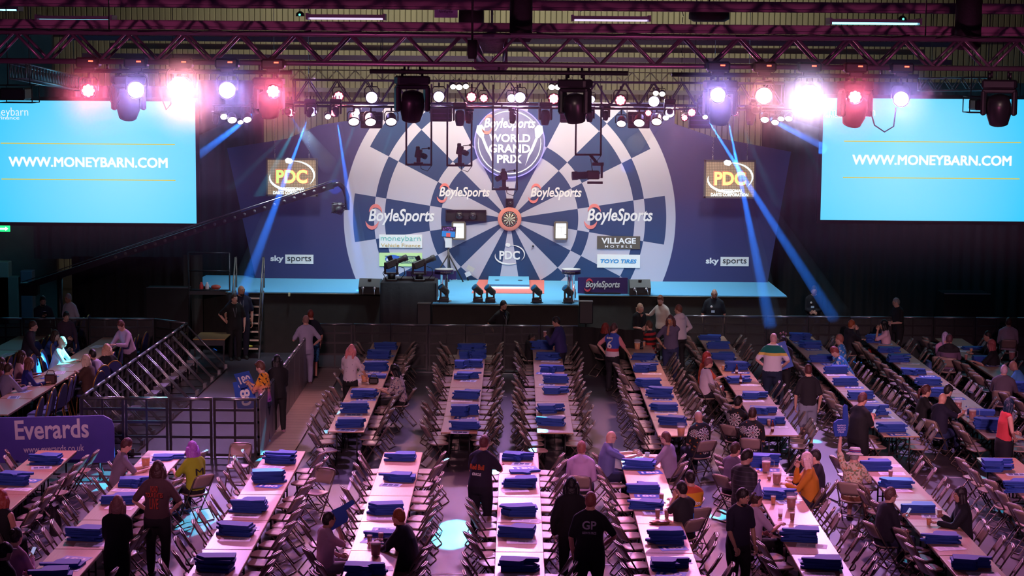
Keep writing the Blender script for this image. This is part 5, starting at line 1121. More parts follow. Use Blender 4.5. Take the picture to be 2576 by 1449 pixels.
# ---------------------------------------------------------------- stage steps, side platform, table, pit things
s0 = gz(640, 905, 0); s1 = P(648, 742)
stp = thing('stage_steps', 'steep black stage steps with tall handrails at the left of the stage', 'steps', (gz(618, 900, 0).x, YF-.02, 0))
n = 7; dep = .95
TR = mat('step_tread', (.035, .03, .028), .5); NOSE = mat('tread_nosing', (.55, .48, .36), .4, .4)
for k in range(n):
    z = ZS*(k+1)/(n+1)+.05; y = -dep+dep*k/n
    q = MB(); q.box((0, y+.12, z), (.72, .25, .035)); tr = q.build('tread', TR, stp); q = MB(); q.box((0, y-.008, z), (.70, .012, .045)); q.build('nosing', NOSE, tr)
for x in (-.38, .38):
    q = MB(); q.box((0, 0, 0), (.04, math.hypot(dep, ZS)+.1, .12), rot=Matrix.Rotation(math.atan2(ZS, dep), 3, 'X')); q.build('stringer', RAILM, stp, (x, -dep/2-.02, ZS/2-.03))
    q = MB(); q.tube([(x, -dep+.1, .35), (x, -dep-.05, .95), (x, -.05, ZS+.95), (x, .15, ZS+.95), (x, .15, ZS+.1)], .02, 7); q.tube([(x, -dep+.05, .6), (x, .12, ZS+.5)], .016, 6); q.tube([(x, -dep*.5, ZS*.5), (x, -dep*.5, ZS*.5+.95)], .016, 6); q.build('handrail', mat('handrail', (.20, .17, .14), .35, .6), stp)
sp = thing('side_platform', 'small black platform with a guard rail at the left end of the stage', 'platform', (P(553, 712).x, 50.6, 0))
q = MB(); q.box((0, 0, ZS-.06), (1.15, .55, .1)); q.build('deck', BLACK, sp); q = MB()
for x in (-.56, .56): q.tube([(x, -.27, 0), (x, -.27, ZS+1.05)], .022, 6)
for z in (ZS+1.05, ZS+.55, ZS+.02): q.tube([(-.56, -.27, z), (.56, -.27, z)], .02, 6)
q.build('guard_rail', DARK_METAL, sp)
for (dx, c, lab) in ((-.28, (.55, .05, .05), 'red drink can among the clutter on the side platform'), (-.12, (.7, .7, .72), 'white bottle among the clutter on the side platform'), (.12, (.5, .08, .05), 'red bag lying on the side platform')):
    q = MB(); q.lathe([(.05, 0), (.055, .02), (.055, .13), (.03, .16), (.03, .2)], 10) if 'bag' not in lab else q.ball((0, 0, .07), (.14, .09, .07)); tag(q.build(lab.split()[1] + '' if 'bag' not in lab else 'bag', mat('clutter_%s' % lab[:5].strip(), c, .5), None, (P(553, 712).x+dx, 50.7, ZS-.01)), lab, lab.split()[1] if 'can' not in lab else 'can')
tt = thing('side_table', 'low brown topped table by the black drape left of the stage steps', 'table', (gz(535, 845, .72).x, gz(535, 845, .72).y, 0))
MB().box((0, 0, .71), (.85, 1.2, .035), bev=.008).build('tabletop', mat('brown_veneer', (.35, .21, .08), .35, noise=.2), tt); q = MB(); q.box((0, -.58, .62), (.83, .02, .14)); q.build('front_panel', DARK_METAL, tt)
for x in (-.38, .38):
    for y in (-.55, .55): q = MB(); q.box((x, y, .35), (.04, .04, .70)); q.build('leg', DARK_METAL, tt)
q = MB(); q.ball((0, 0, .035), (.14, .07, .035)); tag(q.build('cloth_bundle', mat('lime_yellow', (.55, .6, .05), .7), None, (gz(625, 880, .2).x, YF-.84, ZS/8+.068)), 'bright yellow bundle lying on the lowest stage step', 'cloth')
# camera riser with black cloth
rx0, rx1 = gy(957, 720, 48.4).x, gy(1097, 720, 48.4).x
zr = gy(1020, 712, 48.4).z
rs = thing('camera_riser', 'tall camera riser covered in black cloth at the left of the thrust', 'riser', ((rx0+rx1)/2, 49.0, 0))
q = MB(); wv = []; hw = (rx1-rx0)/2
per = [(-hw, -.6), (hw, -.6), (hw, .62), (-hw, .62)]; N = 60; V = []
for k in range(N):
    t = k/N*4; i = int(t); f = t-i; x = per[i][0]+(per[(i+1) % 4][0]-per[i][0])*f; y = per[i][1]+(per[(i+1) % 4][1]-per[i][1])*f; o = .03*math.sin(k*1.9)+.02*math.sin(k*.7)
    V += [(x*(1+.09), y*1.09+o, 0), (x*(1+.03)+o*.5, y*1.03+o*.8, zr*.5), (x, y, zr)]
q.add(V, [(3*k+j, 3*((k+1) % N)+j, 3*((k+1) % N)+j+1, 3*k+j+1) for k in range(N) for j in (0, 1)], 0, True); q.add([], []); q.f.append(tuple(3*k+2 for k in range(N))); q.m.append(0); q.sm.append(False)
q.build('cloth_cover', mat('riser_cloth', (.012, .011, .016), .7, bump=.5, scale=5), rs)
MB().box((0, .2, zr+.03), (2*hw-.15, .5, .05)).build('top_board', BLACK, rs)
q = MB(); q.box((.55, .72, zr+.06), (1.35, .03, .22)); q.build('purple_panel', mat('deep_purple', (.05, .02, .12), .6), rs)
# ---------------------------------------------------------------- things on and before the stage
GREYC = mat('grey_casing', (.09, .085, .075), .5); GLASSD = mat('dark_lens', (.02, .05, .12), .06, .2); BLUEL = mat('blue_lens', (.03, .20, .45), .08, .2)
def on_stage(px, py): return P(px, py)
# stage monitors
def wedge(px, py, rz, where):
    q = on_stage(px, py); t = thing('stage_monitor', 'black wedge stage monitor speaker %s' % where, 'speaker', q, rz)
    m = MB(); prof = [(-.2, 0), (.22, 0), (.26, .10), (.10, .40), (-.12, .42), (-.26, .2)]
    M = Matrix(((0, 0, 1, -.29), (1, 0, 0, 0), (0, 1, 0, 0), (0, 0, 0, 1))); m.prism(prof, .58, M); m.build('cabinet', GREYC, t)
    m = MB(); m.box((0, -.265, .14), (.4, .02, .16)); m.build('back_panel', BLACK, t)
    for x in (-.16, .16): m = MB(); m.lathe([(.045, 0), (.045, .02), (.025, .03)], 10, axis=(0, -1, 0)); m.tube([(0, -.02, 0), (.02, -.10, -.04), (.03, -.16, -.15)], .012, 6); m.build('cable_plug', CHROME, t, (x, -.265, .17))
    m = MB(); m.box((0, -.16, .395), (.09, .05, .03)); m.build('handle', BLACK, t)
wedge(933, 738, R(-8), 'at the left beside the camera riser'); wedge(1607, 740, R(6), 'at the right beside the betting board')
# betting board on the stage lip
q = on_stage(1516, 740); t = thing('sponsor_board', 'low dark purple board with a betting wordmark on the stage edge', 'board', (q.x, YF+.12, ZS+.01))
MB().box((0, 0, .23), (1.37, .05, .44)).build('panel', mat('board_purple', (.035, .012, .10), .45), t); MB().box((0, -.03, .02), (.98, .06, .035)).build('foot', DARK_METAL, t)
boyle(t, (0, -.03, .24), 1.0, m1=mat('board_white', (.75, .8, .75), .5), m2=mat('board_red', (.75, .06, .10), .5))
# round drinks tables
for px, py, off, where in ((1117, 758, .12, 'left'), (1436, 758, -.10, 'right')):
    q = on_stage(px, py); t = thing('round_table', 'clear legged round drinks table with a branded purple rim at the %s of the thrust' % where, 'table', q)
    zt = gy(px, 680, q.y).z - ZS
    m = MB(); m.lathe([(.25, zt-.09), (.25, zt+.02)], 28); m.build('rim_band', MATS['board_purple'], t); m = MB(); m.lathe([(.25, zt+.02), (.252, zt+.035), (.24, zt+.04)], 28); m.build('top', mat('table_white', (.75, .72, .68), .4), t)
    m = MB(); m.lathe([(.10, .02), (.10, zt-.09)], 20, cap=False); m.build('clear_column', mat('clear_acrylic', (.85, .9, .95), .05, trans=.95), t); m = MB(); m.lathe([(.2, 0), (.2, .02)], 24); m.build('base', mat('clear_base', (.6, .75, .8), .1, trans=.6), t)
    me = fit('BoyleSports', .30, .06, MATS['board_white'], bold=.02, shear=.2, depth=.004)
    for v in me.vertices: a = v.co.x/.252 + off*2; v.co = Vector((.253*math.sin(a), -.253*math.cos(a), v.co.y))
    link('wordmark', me, t, (0, 0, zt-.035))
q = on_stage(1444, 752); b = MB(); b.lathe([(.032, 0), (.034, .02), (.034, .15), (.02, .19), (.02, .21), (.024, .215), (.024, .24)], 12); tag(b.build('steel_flask', CHROME, None, (q.x+.02, q.y-.02, ZS+.03)), 'steel water flask standing by the right round table', 'flask')
# stage-edge moving heads
def floor_head(px, py, where):
    q = on_stage(px, py); t = thing('moving_light', 'small black moving light standing on the thrust edge, %s' % where, 'stage light', (q.x, YT+.22, ZS), R(0), 'moving lights along the thrust edge')
    MB().rbox((0, 0, .07), (.26, .2, .10), .015).build('base', BLACK, t)
    m = MB(); m.rbox((.09, 0, .22), (.05, .12, .26), .012); m.rbox((-.09, 0, .22), (.05, .12, .26), .012); m.box((0, 0, .13), (.2, .12, .03)); m.build('yoke', GREYC, t)
    ax = Vector((-.55, -.35, .55)).normalized(); c = Vector((0, 0, .33)); m = MB(); m.lathe([(.05, -.16), (.085, -.12), (.085, .06), (.095, .09), (.095, .15)], 14, c=c, axis=ax); h = m.build('head', GREYC, t)
    m = MB(); m.lathe([(.085, .151), (.05, .165), (.001, .17)], 14, c=c, axis=ax, cap=False); m.build('lens', BLUEL, h)
    m = MB(); [m.tube([(.1*s_, .05, .04), (.16*s_, -.04, .02), (.1*s_, -.12, .015), (.18*s_, -.16, -.08)], .008, 5) for s_ in (-1, 1)]; m.build('cable', BLACK, t)
for k, px in enumerate((1118, 1203, 1234, 1350, 1428)): floor_head(px, 757, ORD[k]+' from the left')
# tripod with monitor
q = on_stage(1128, 709); t = thing('monitor_stand', 'tripod stand holding a small preview screen and a white notice left of the oche', 'stand', q)
zt = lambda py: gy(1128, py, q.y).z - ZS; m = MB(); m.tube([(0, 0, .0), (0, 0, zt(605))], .03, 8); m.build('pole', mat('stand_grey', (.12, .11, .10), .4, .5), t)
for a in (200, 330, 80): m = MB(); z0 = zt(640); m.tube([(0, 0, z0), (.5*math.cos(R(a)), .35*math.sin(R(a)), .02)], .02, 6); m.tube([(0, 0, .3), (.3*math.cos(R(a)), .22*math.sin(R(a)), z0*.42)], .012, 6); m.build('leg', BLACK, t)
mon = MB().box((0, -.05, 0), (.42, .05, .32)).build('monitor', BLACK, t, (0, 0, zt(583)), (0, R(3), 0)); nb = NB('preview_picture'); ob, xyz = nb.obj(); c = nb.mix(nb.math('GREATER_THAN', xyz[2], .02), (.02, .25, .75), nb.mix(nb.math('GREATER_THAN', nb.noise(ob, 30), .55), (.02, .01, .05), (.30, .10, .45))); c = nb.mix(nb.math('MULTIPLY', nb.math('LESS_THAN', nb.math('ABSOLUTE', xyz[0]), .06), nb.math('LESS_THAN', xyz[2], -.03)), c, (.8, .12, .12)); nb.base((.01, .01, .01), .3); nb.put(nb.b.inputs['Emission Color'], c); nb.b.inputs['Emission Strength'].default_value = .9
MB().box((0, -.078, 0), (.38, .006, .28)).build('picture', nb.m, mon); MB().box((0, -.06, zt(608)), (.19, .01, .33)).build('notice', mat('notice_white', (.8, .82, .82), .6), t)
q = on_stage(1178, 704); t = thing('flood_lamp', 'small white flood lamp leaning at the foot of the backdrop', 'lamp', (q.x, q.y-.25, ZS)); m = MB(); m.tube([(0, .1, .0), (-.03, 0, .15)], .02, 6); m.build('clamp', DARK_METAL, t); MB().box((0, 0, .20), (.16, .09, .13), rot=Matrix.Rotation(R(-25), 3, 'Y')).build('housing', mat('lamp_white', (.65, .68, .72), .4), t); MB().box((.07, -.02, .36), (.22, .02, .13), rot=Matrix.Rotation(R(30), 3, 'Y')).build('barn_door', mat('barn_white', (.55, .53, .5), .4), t)
# front of house loudspeakers
for px, py, yy, where in ((1068, 760, 47.98, 'left end'), (1474, 755, 48.0, 'right end')):
    q = gy(px, py, 48.0); t = thing('loudspeaker', 'black loudspeaker on a pole before the %s of the thrust' % where, 'speaker', (q.x, 47.85, 0))
    MB().rbox((0, 0, q.z-.30), (.36, .28, .58), .02).build('cabinet', mat('speaker_black', (.010, .010, .013), .5), t); MB().box((0, .0, q.z-.005), (.35, .26, .012)).build('top_plate', mat('speaker_top', (.22, .2, .17), .5), t); m = MB(); m.tube([(0, 0, q.z-.59), (0, 0, 0)], .02, 6); m.box((0, 0, .015), (.4, .4, .03)); m.build('stand', BLACK, t)
q = on_stage(721, 742); b = MB(); b.rbox((0, 0, .0), (.06, .05, .10), .01); tag(b.build('lantern', mat('lantern_yellow', (.6, .62, .35), .5), None, (q.x, YF-.07, ZS-.06)), 'small yellow lantern clipped to the stage edge near the steps', 'lantern')
# two remote cameras on the riser
def robo(px, k, flip):
    q = gy(px, 712, 48.85); t = thing('television_camera', 'remote television camera on the black riser, %s one' % ('left' if k == 0 else 'right'), 'camera', (q.x, 48.85, zr))
    m = MB(); m.rbox((0, 0, .03), (.30, .30, .06), .01); m.lathe([(.1, .06), (.1, .18)], 14); m.build('base', BLACK, t)
    m = MB(); m.box((-.17*flip, 0, .34), (.05, .14, .30)); m.box((.15*flip, 0, .34), (.05, .14, .30)); m.box((0, 0, .2), (.38, .16, .04)); m.build('cradle', DARK_METAL, t)
    rt = Matrix.Rotation(R(-22*flip), 3, 'Y') @ Matrix.Rotation(R(20*flip), 3, 'Z'); c = Vector((0, 0, .46)); m = MB(); m.rbox(c, (.34, .15, .19), .02, rot=rt); m.build('camera_body', GREYC, t)
    d = rt @ Vector((flip, .0, .0)); m = MB(); m.lathe([(.05, .15), (.07, .18), (.07, .34), (.085, .36), (.085, .46)], 14, c=c, axis=d); ln = m.build('lens_barrel', GREYC, t); m = MB(); m.lathe([(.078, .461), (.001, .468)], 12, c=c, axis=d, cap=False); m.build('lens_glass', GLASSD, ln)
    MB().rbox(c+rt @ Vector((.02*flip, 0, .16)), (.12, .08, .12), .01, rot=rt).build('viewfinder', BLACK, t)
    m = MB(); m.tube([(-.1*flip, -.08, .4), (-.22*flip, -.14, .22), (-.12*flip, -.16, .04)], .012, 6); m.tube([(.2*flip, -.05, .4), (.34*flip, -.1, .36), (.36*flip, -.1, .2), (.24*flip, -.12, .06)], .01, 6); m.build('cable', BLACK, t)
robo(985, 0, 1); robo(1055, 1, 1)
# ---------------------------------------------------------------- camera crane
YJ = 49.3; J = lambda px, py, Y=YJ: gy(px, py, Y)
t = thing('camera_crane', 'long black camera crane arm reaching over the left of the stage', 'crane', (J(150, 690).x, YJ, 0)); o0 = Vector((J(150, 690).x, YJ, 0))
A0 = J(60, 722)-o0; A1 = J(838, 466)-o0; d = (A1-A0); ang = -math.atan2(d.z, d.x); L_ = d.length
m = MB(); m.box((0, 0, 0), (L_, .14, .17)); arm = m.build('arm', DARK_METAL, t, (A0+A1)/2, (0, ang, 0))
m = MB()
for k in range(22): x = -L_/2+L_*(.30+.032*k); m.lathe([(.045, 0), (.045, .004)], 12, c=(x, -.072, 0), axis=(0, -1, 0))
m.build('lightening_holes', mat('hole_glint', (.20, .19, .18), .5), arm); m = MB(); m.tube([(-L_/2, -.02, .14), (0, -.02, .16), (L_/2-.2, -.02, .12)], .012, 5); m.tube([(-L_*.2, .04, .12), (L_/2, .04, .13)], .008, 5); m.build('cable', CHROME, arm)
B0 = A1; B1 = J(852, 462)-o0; B2 = J(873, 495)-o0; B3 = J(873, 528)-o0; m = MB(); m.tube([B0, B1, J(866, 474)-o0, B2, B3], .07, 8); m.build('gooseneck', DARK_METAL, t)
c = J(850, 523)-o0; m = MB(); m.rbox(c, (.32, .25, .28), .05); m.lathe([(.09, .1), (.09, .28)], 12, c=c, axis=(.3, -1, -.2)); m.box(c+Vector((.2, 0, .0)), (.2, .06, .06)); m.build('camera_head', GREYC, t); m = MB(); [m.tube([c+Vector((.1*math.cos(a), -.14, .14*math.sin(a))), c+Vector((.2*math.cos(a+1), -.2, .2*math.sin(a+1))), c+Vector((.25, 0, .05))], .01, 5) for a in (0, 1.4, 2.8, 4.2)]; m.build('cable', BLACK, t)
pv = J(150, 692)-o0; m = MB(); m.tube([(pv.x, 0, .1), (pv.x, 0, pv.z)], .08, 8); [m.tube([(pv.x, 0, 1.0), (pv.x+.7*math.cos(a), .7*math.sin(a), .04)], .035, 6) for a in (.5, 2.6, 4.7)]; m.build('pedestal', DARK_METAL, t); m = MB(); m.rbox(A0+Vector((.15, 0, -.05)), (.5, .3, .34), .03); m.build('counterweight', BLACK, t)
# exit sign and odds and ends at the left
q = gy(6, 575, 56.0); t = thing('exit_sign', 'small lit green exit sign at the left wall under the screen', 'sign', (q.x, 56.0, q.z)); MB().box((0, 0, 0), (.46, .06, .18)).build('case', emission('exit_green', (.02, .85, .25), 1.3), t); me = MB(); me.prism([(-.12, -.025), (.05, -.025), (.05, -.06), (.14, 0), (.05, .06), (.05, .025), (-.12, .025)], .008, UPR); me.build('arrow', emission('exit_white', (.9, 1, .95), 2), t, (.05, -.034, 0))
struct(MB().box((0, 0, 0), (7.0, .2, 9)).build('wall_side', mat('side_block', (.10, .10, .095), .85, noise=.3, scale=3), None, (gy(-60, 600, 57).x-1.0, 57.0, 4.5)))
m = MB(); [m.box((x, 0, 0), (.3, .25, h)) for x, h in ((0, .5),)]; 
for k, (px, py, w, h, c) in enumerate(((5, 690, .5, .8, (.25, .24, .2)), (25, 715, .6, .5, (.16, .16, .14)), (70, 700, .35, .5, (.10, .10, .14)))):
    q = gy(px, py, 55.5); tag(MB().rbox((0, 0, 0), (w, .4, h+q.z-h/2), .02).build('equipment_case', mat('case_%d' % k, c, .6), None, (q.x, 55.5, (q.z+h/2)/2)), ('tall grey equipment case', 'mid height dark grey equipment case', 'slim black equipment case')[k]+' by the left wall below the exit sign', 'case')
for k, (x0, y0, x1, y1) in enumerate(((378, 718, 482, 718),)):
    pass
q0, q1 = gy(2352, 727, 53.9), gy(2466, 728, 53.9)
t = thing('side_riser', 'black box riser with a pale top edge before the right drape', 'riser', ((q0.x+q1.x)/2, 53.2, 0)); MB().box((0, 0, q0.z/2), (q1.x-q0.x, 1.0, q0.z)).build('box', mat('riser_black', (.008, .008, .01), .8), t); MB().box((0, -.49, q0.z+.012), (q1.x-q0.x, .03, .024)).build('top_edge', CHROME, t)
q0, q1 = gy(378, 718, 51.2), gy(482, 718, 51.2)
t = thing('side_riser', 'black box riser with a thin pale top edge before the left drape', 'riser', ((q0.x+q1.x)/2, 50.9, 0)); MB().box((0, 0, q0.z/2), (q1.x-q0.x, .5, q0.z)).build('box', MATS['riser_black'], t); MB().box((0, -.24, q0.z+.006), (q1.x-q0.x, .02, .012)).build('top_edge', mat('edge_grey', (.15, .14, .17), .5), t)
# ---------------------------------------------------------------- roof beams and rigging
YN, YR = 29.0, 47.5
BEAM = mat('painted_girder', (.30, .15, .23), .55, noise=.12, scale=3); TRUSS = mat('truss_tube', (.26, .17, .24), .35, .6); SILV = mat('silver_truss', (.55, .52, .42), .35, .6); CYT = mat('bare_truss', (.40, .42, .44), .3, .7)
def hbeam(px, y0, y1, Y, label, m=BEAM, x0=-14, x1=14):
    a = gy(px, y0, Y).z; b = gy(px, y1, Y).z; q = MB(); h = abs(a-b); q.box((0, 0, h/2-.02), (x1-x0, .24, .04)); q.box((0, 0, -h/2+.02), (x1-x0, .24, .04)); q.box((0, 0, 0), (x1-x0, .2, h))
    return struct(q.build('beam_' + label, m, None, ((x0+x1)/2, Y, (a+b)/2)))
hbeam(1288, 0, 26, 30.5, 'upper'); hbeam(1288, 58, 81, 30.2, 'lower'); hbeam(1288, 142, 155, 60, 'rear', mat('lilac_girder', (.24, .17, .34), .5)); hbeam(1288, 116, 130, 64, 'duct', mat('cream_duct', (.60, .52, .33), .5)); hbeam(1288, 98, 110, 58, 'dark', mat('blue_girder', (.06, .06, .14), .5))
def truss(A, B, w, h, pitch, m, label, name='lighting_truss', r=.025, up=Vector((0, 0, 1))):
    "box truss from A to B (middle of its lower face), four chords and zigzag bracing"
    A = Vector(A); B = Vector(B); d = (B-A); L = d.length; d.normalize(); s = d.cross(up).normalized(); u = s.cross(d).normalized()
    t = thing(name, label, 'truss', A); K = [(-1, 0), (1, 0), (-1, 1), (1, 1)]; c = lambda k, x: d*x + s*(k[0]*w/2) + u*(k[1]*h)
    for k in K: q = MB(); q.tube([c(k, 0), c(k, L)], r, 8); q.build('chord', m, t)
    n = max(2, int(round(L/pitch))); faces = [(K[0], K[2]), (K[1], K[3]), (K[0], K[1]), (K[2], K[3])]
    for f in faces:
        q = MB()
        for i in range(n): x0, xm, x1 = L*i/n, L*(i+.5)/n, L*(i+1)/n; q.tube([c(f[0], x0), c(f[1], xm)], r*.6, 6); q.tube([c(f[1], xm), c(f[0], x1)], r*.6, 6)
        q.tube([c(f[0], 0), c(f[1], 0)], r*.6, 6); q.tube([c(f[0], L), c(f[1], L)], r*.6, 6); q.build('bracing', m, t)
    for f_ in (.18, .82): p_ = c(K[2], L*f_)*.5+c(K[3], L*f_)*.5; q = MB(); q.tube([p_-u*.01, Vector((p_.x, p_.y, 13.97-A.z))], .012, 5); q.tube([c(K[2], L*f_), c(K[3], L*f_)], r*.6, 6); q.build('suspension', DARK_METAL, t)
    return t
z0 = gy(1288, 163, YN).z; z1 = gy(1288, 89, YN).z
truss((-10, YN+.22, z0), (10, YN+.22, z0), .46, z1-z0, .875, TRUSS, 'heavy purple lit lighting truss spanning the hall above the front tables', r=.042)
zr0 = gy(1288, 262, YR+.3).z; zr1 = gy(1288, 205, YR+.3).z
truss((gy(735, 0, YR).x, YR+.3, zr0), (gy(1980, 0, YR).x, YR+.3, zr0), .5, zr1-zr0, .75, mat('violet_truss', (.16, .13, .24), .4, .5), 'rear lighting truss above the stage front carrying the small lamps', r=.028)
zb0 = gy(1288, 205, 62).z; zb1 = gy(1288, 180, 62).z
truss((gy(730, 0, 62).x, 62, zb0), (gy(1990, 0, 62).x, 62, zb0), .35, zb1-zb0, .62, SILV, 'pale silver truss far behind the stage in front of the cladding', r=.02)
truss(gy(45, 197, 46), gy(212, 230, 56), .4, .36, .42, CYT, 'cyan lit truss slanting back at the upper left above the screen', r=.024); truss(gy(2312, 228, 50), gy(2480, 226, 50), .4, .33, .42, CYT, 'cyan lit truss at the upper right above the screen', r=.024)
truss((gy(1242, 0, 33).x, YN+.8, z0-.03), (gy(1243, 0, 46).x, 44.0, zr1+.25), .50, .46, .6, TRUSS, 'truss running back from the middle of the front truss', r=.034)
for k, x in enumerate((gy(800, 0, 50).x, gy(1242, 0, 50).x, gy(1700, 0, 50).x)):
    q = MB()
    for i in range(40): a = PI/2*(i % 2); q.tube([(.02*math.cos(a), .02*math.sin(a), .17*i), (-.02*math.cos(a), -.02*math.sin(a), .17*i+.14)], .010, 4)
    tag(q.build('hoist_chain', DARK_METAL, None, (x, YR+.3, zr1)), 'hoist chain above the rear truss, %s from the left' % ORD[k], 'chain', 'hoist chains')
# dark drops and hoist bags between the beams
for k, (x0, x1, y0, y1, Y) in enumerate(((1284, 1338, -60, 106, 29.6), (2408, 2465, -60, 126, 29.6), (1155, 1216, 22, 70, 36), (1735, 1833, 20, 55, 42), (1176, 1200, 100, 148, 28.6))):
    a = gy(x0, y0, Y); b = gy(x1, y1, Y); w = b.x-a.x; h = a.z-b.z; t = thing('hoist_bag', 'black fabric hoist bag hanging from the roof, %s' % ('just right of the middle truss', 'large one at the upper right', 'tapered one left of the middle truss', 'wide one behind the beams', 'small one on the middle truss')[k], 'hoist bag', (a.x+w/2, Y, b.z))
    q = MB(); q.lathe([(w*.40, 0), (w*.52, .06), (w*.52, h*.5), (w*.50, h)], 14); q.build('bag', mat('bag_black', (.008, .007, .010), .75, bump=.4), t); q = MB(); q.tube([(0, 0, h), (0, 0, 13.97-b.z)], .02, 6); q.build('strap', BLACK, t)
# battens: fluorescent fittings under the roof
TUBC = emission('tube_cyan', (.25, .85, 1.0), 3.0); TUBW = emission('tube_lilac', (.75, .62, 1.0), 1.2); HOUS = mat('batten_housing', (.34, .26, .38), .5)
for k, (x0, x1, y, Y, m, ds) in enumerate(((98, 285, 50, 40, TUBC, 'cyan fluorescent batten at the upper left'), (775, 968, 46, 42, TUBW, 'lilac fluorescent batten left of the middle'), (1440, 1633, 50, 42, TUBW, 'lilac fluorescent batten right of the middle'), (2085, 2310, 58, 40, TUBC, 'cyan fluorescent batten at the upper right'), (1462, 1688, 25, 48, TUBW, 'lilac fluorescent batten close under the top beam'), (2330, 2480, 25, 52, TUBC, 'short cyan fluorescent batten in the upper right corner'), (0, 50, 25, 52, TUBC, 'short cyan fluorescent batten in the upper left corner'))):
    a = gy(x0, y, Y); b = gy(x1, y, Y); w = b.x-a.x; t = thing('ceiling_batten', ds, 'ceiling light', ((a.x+b.x)/2, Y, a.z)); q = MB(); q.box((0, 0, .05), (w, .5, .07)); q.box((-w/2, 0, .04), (.05, .55, .14)); q.box((w/2, 0, .04), (.05, .55, .14)); q.build('housing', HOUS, t)
    for y_ in (-.15, 0, .15): q = MB(); q.tube([(-w/2+.05, y_, 0), (w/2-.05, y_, 0)], .022, 8); q.build('tube', m, t)
    q = MB(); [q.tube([(x, 0, .08), (x, 0, 14-a.z)], .006, 4) for x in (-w*.4, w*.4)]; q.build('hanger', DARK_METAL, t)
for k, (x, y, Y) in enumerate(((755, 41, 38), (2270, 52, 38))):
    q = gy(x, y, Y); t = thing('emergency_light', 'small green emergency light under the roof at the upper %s' % ('left', 'right')[k], 'emergency light', q); b = MB(); b.lathe([(.09, 0), (.08, .06), (.03, .10)], 12); b.tube([(0, 0, .1), (0, 0, 14-q.z)], .006, 4); b.build('case', BLACK, t); b = MB(); b.ball((0, -.09, .03), .022, 0, 8, 6); b.build('lamp', emission('led_green', (.05, 1, .4), 6), t)
q = gy(1122, 30, 36); t = thing('hung_notice', 'lilac card with a handwritten signature hung between the beams', 'notice', q); MB().box((0, 0, 0), (.45, .02, .22)).build('card', mat('lilac_card', (.30, .20, .42), .6), t); link('signature', fit('NorRayVac', .28, .06, BLACK, depth=.004, shear=.3), t, (0, -.014, 0), (R(90), 0, 0)); b = MB(); [b.tube([(x, 0, .1), (x, 0, 14-q.z)], .005, 4) for x in (-.18, .18)]; b.build('hanger', BLACK, t)
# hanging bars under the front truss
BARS = []
for k, (x0, x1, y) in enumerate(((188, 735, 180), (930, 1580, 182), (1690, 2310, 190))):
    a = gy(x0, y, YN); b = gy(x1, y, YN); z = (a.z+b.z)/2; t = thing('lighting_bar', 'black lighting bar hung under the front truss, %s' % ('left one', 'middle one', 'right one')[k], 'bar', ((a.x+b.x)/2, YN, z)); w = b.x-a.x
    q = MB(); q.tube([(-w/2, 0, 0), (w/2, 0, 0)], .035, 8); q.build('tube', BLACK, t); q = MB(); [q.tube([(x, 0, 0), (x, .0, z0-z)], .02, 6) for x in (-w*.35, 0, w*.35)]; q.build('hanger', DARK_METAL, t); BARS.append(z)
zlo = gy(1288, 271, YR-.55).z; xa, xb = gy(540, 0, YR).x, gy(1990, 0, YR).x
t = thing('lighting_bar', 'long black lighting bar slung just under the rear truss', 'bar', ((xa+xb)/2, YR-.55, zlo)); q = MB(); q.tube([((xa-xb)/2, 0, 0), ((xb-xa)/2, 0, 0)], .03, 8); q.build('tube', BLACK, t); q = MB()
for x in (-5, -2.5, 0, 2.5, 5): q.tube([(x, 0, 0), (x, .60, zr0-zlo)], .02, 6)
q.build('bracket', DARK_METAL, t)
# ---------------------------------------------------------------- lamps: LED wash cans
CAN = mat('can_black', (.013, .012, .016), .4)
LENS = {'red': ((1.0, .10, .16), 14), 'rose': ((1.0, .30, .36), 26), 'violet': ((.50, .38, 1.0), 22), 'white': ((.92, .80, 1.0), 26), 'pale': ((1.0, .78, .95), 7), 'blue': ((.25, .75, 1.0), 16), 'warm': ((1.0, .93, .72), 14)}
CANM = {}
def can_meshes(kind, petals):
    if kind in CANM: return CANM[kind]
    b = MB(); b.lathe([(.05, -.24), (.085, -.2), (.115, -.14), (.125, -.02), (.135, .0), (.135, .035), (.120, .035), (.118, .01)], 20, axis=(0, -1, 0), cap=True); body = b.mesh('can_body', CAN)
    b = MB()
    if petals:
        for k in range(8): a = 2*PI*k/8; b.lathe([(.034, .012), (.030, .03), (.001, .038)], 10, c=(.076*math.cos(a), 0, .076*math.sin(a)), axis=(0, -1, 0), cap=False)
        for k in range(4): a = 2*PI*k/4; b.lathe([(.026, .012), (.02, .03), (.001, .034)], 8, c=(.030*math.cos(a), 0, .030*math.sin(a)), axis=(0, -1, 0), cap=False)
    else: b.lathe([(.117, .012), (.10, .03), (.05, .042), (.001, .046)], 20, axis=(0, -1, 0), cap=False)
    c, k_ = LENS[kind]; lens = b.mesh('lens', emission('lens_'+kind, c, k_))
    b = MB(); b.tube([(-.15, 0, 0), (-.15, 0, .17), (-.11, 0, .22), (.11, 0, .22), (.15, 0, .17), (.15, 0, 0)], .014, 6); b.tube([(0, 0, .22), (0, 0, .31)], .022, 6); yoke = b.mesh('yoke', CAN)
    CANM[kind] = (body, lens, yoke); return CANM[kind]
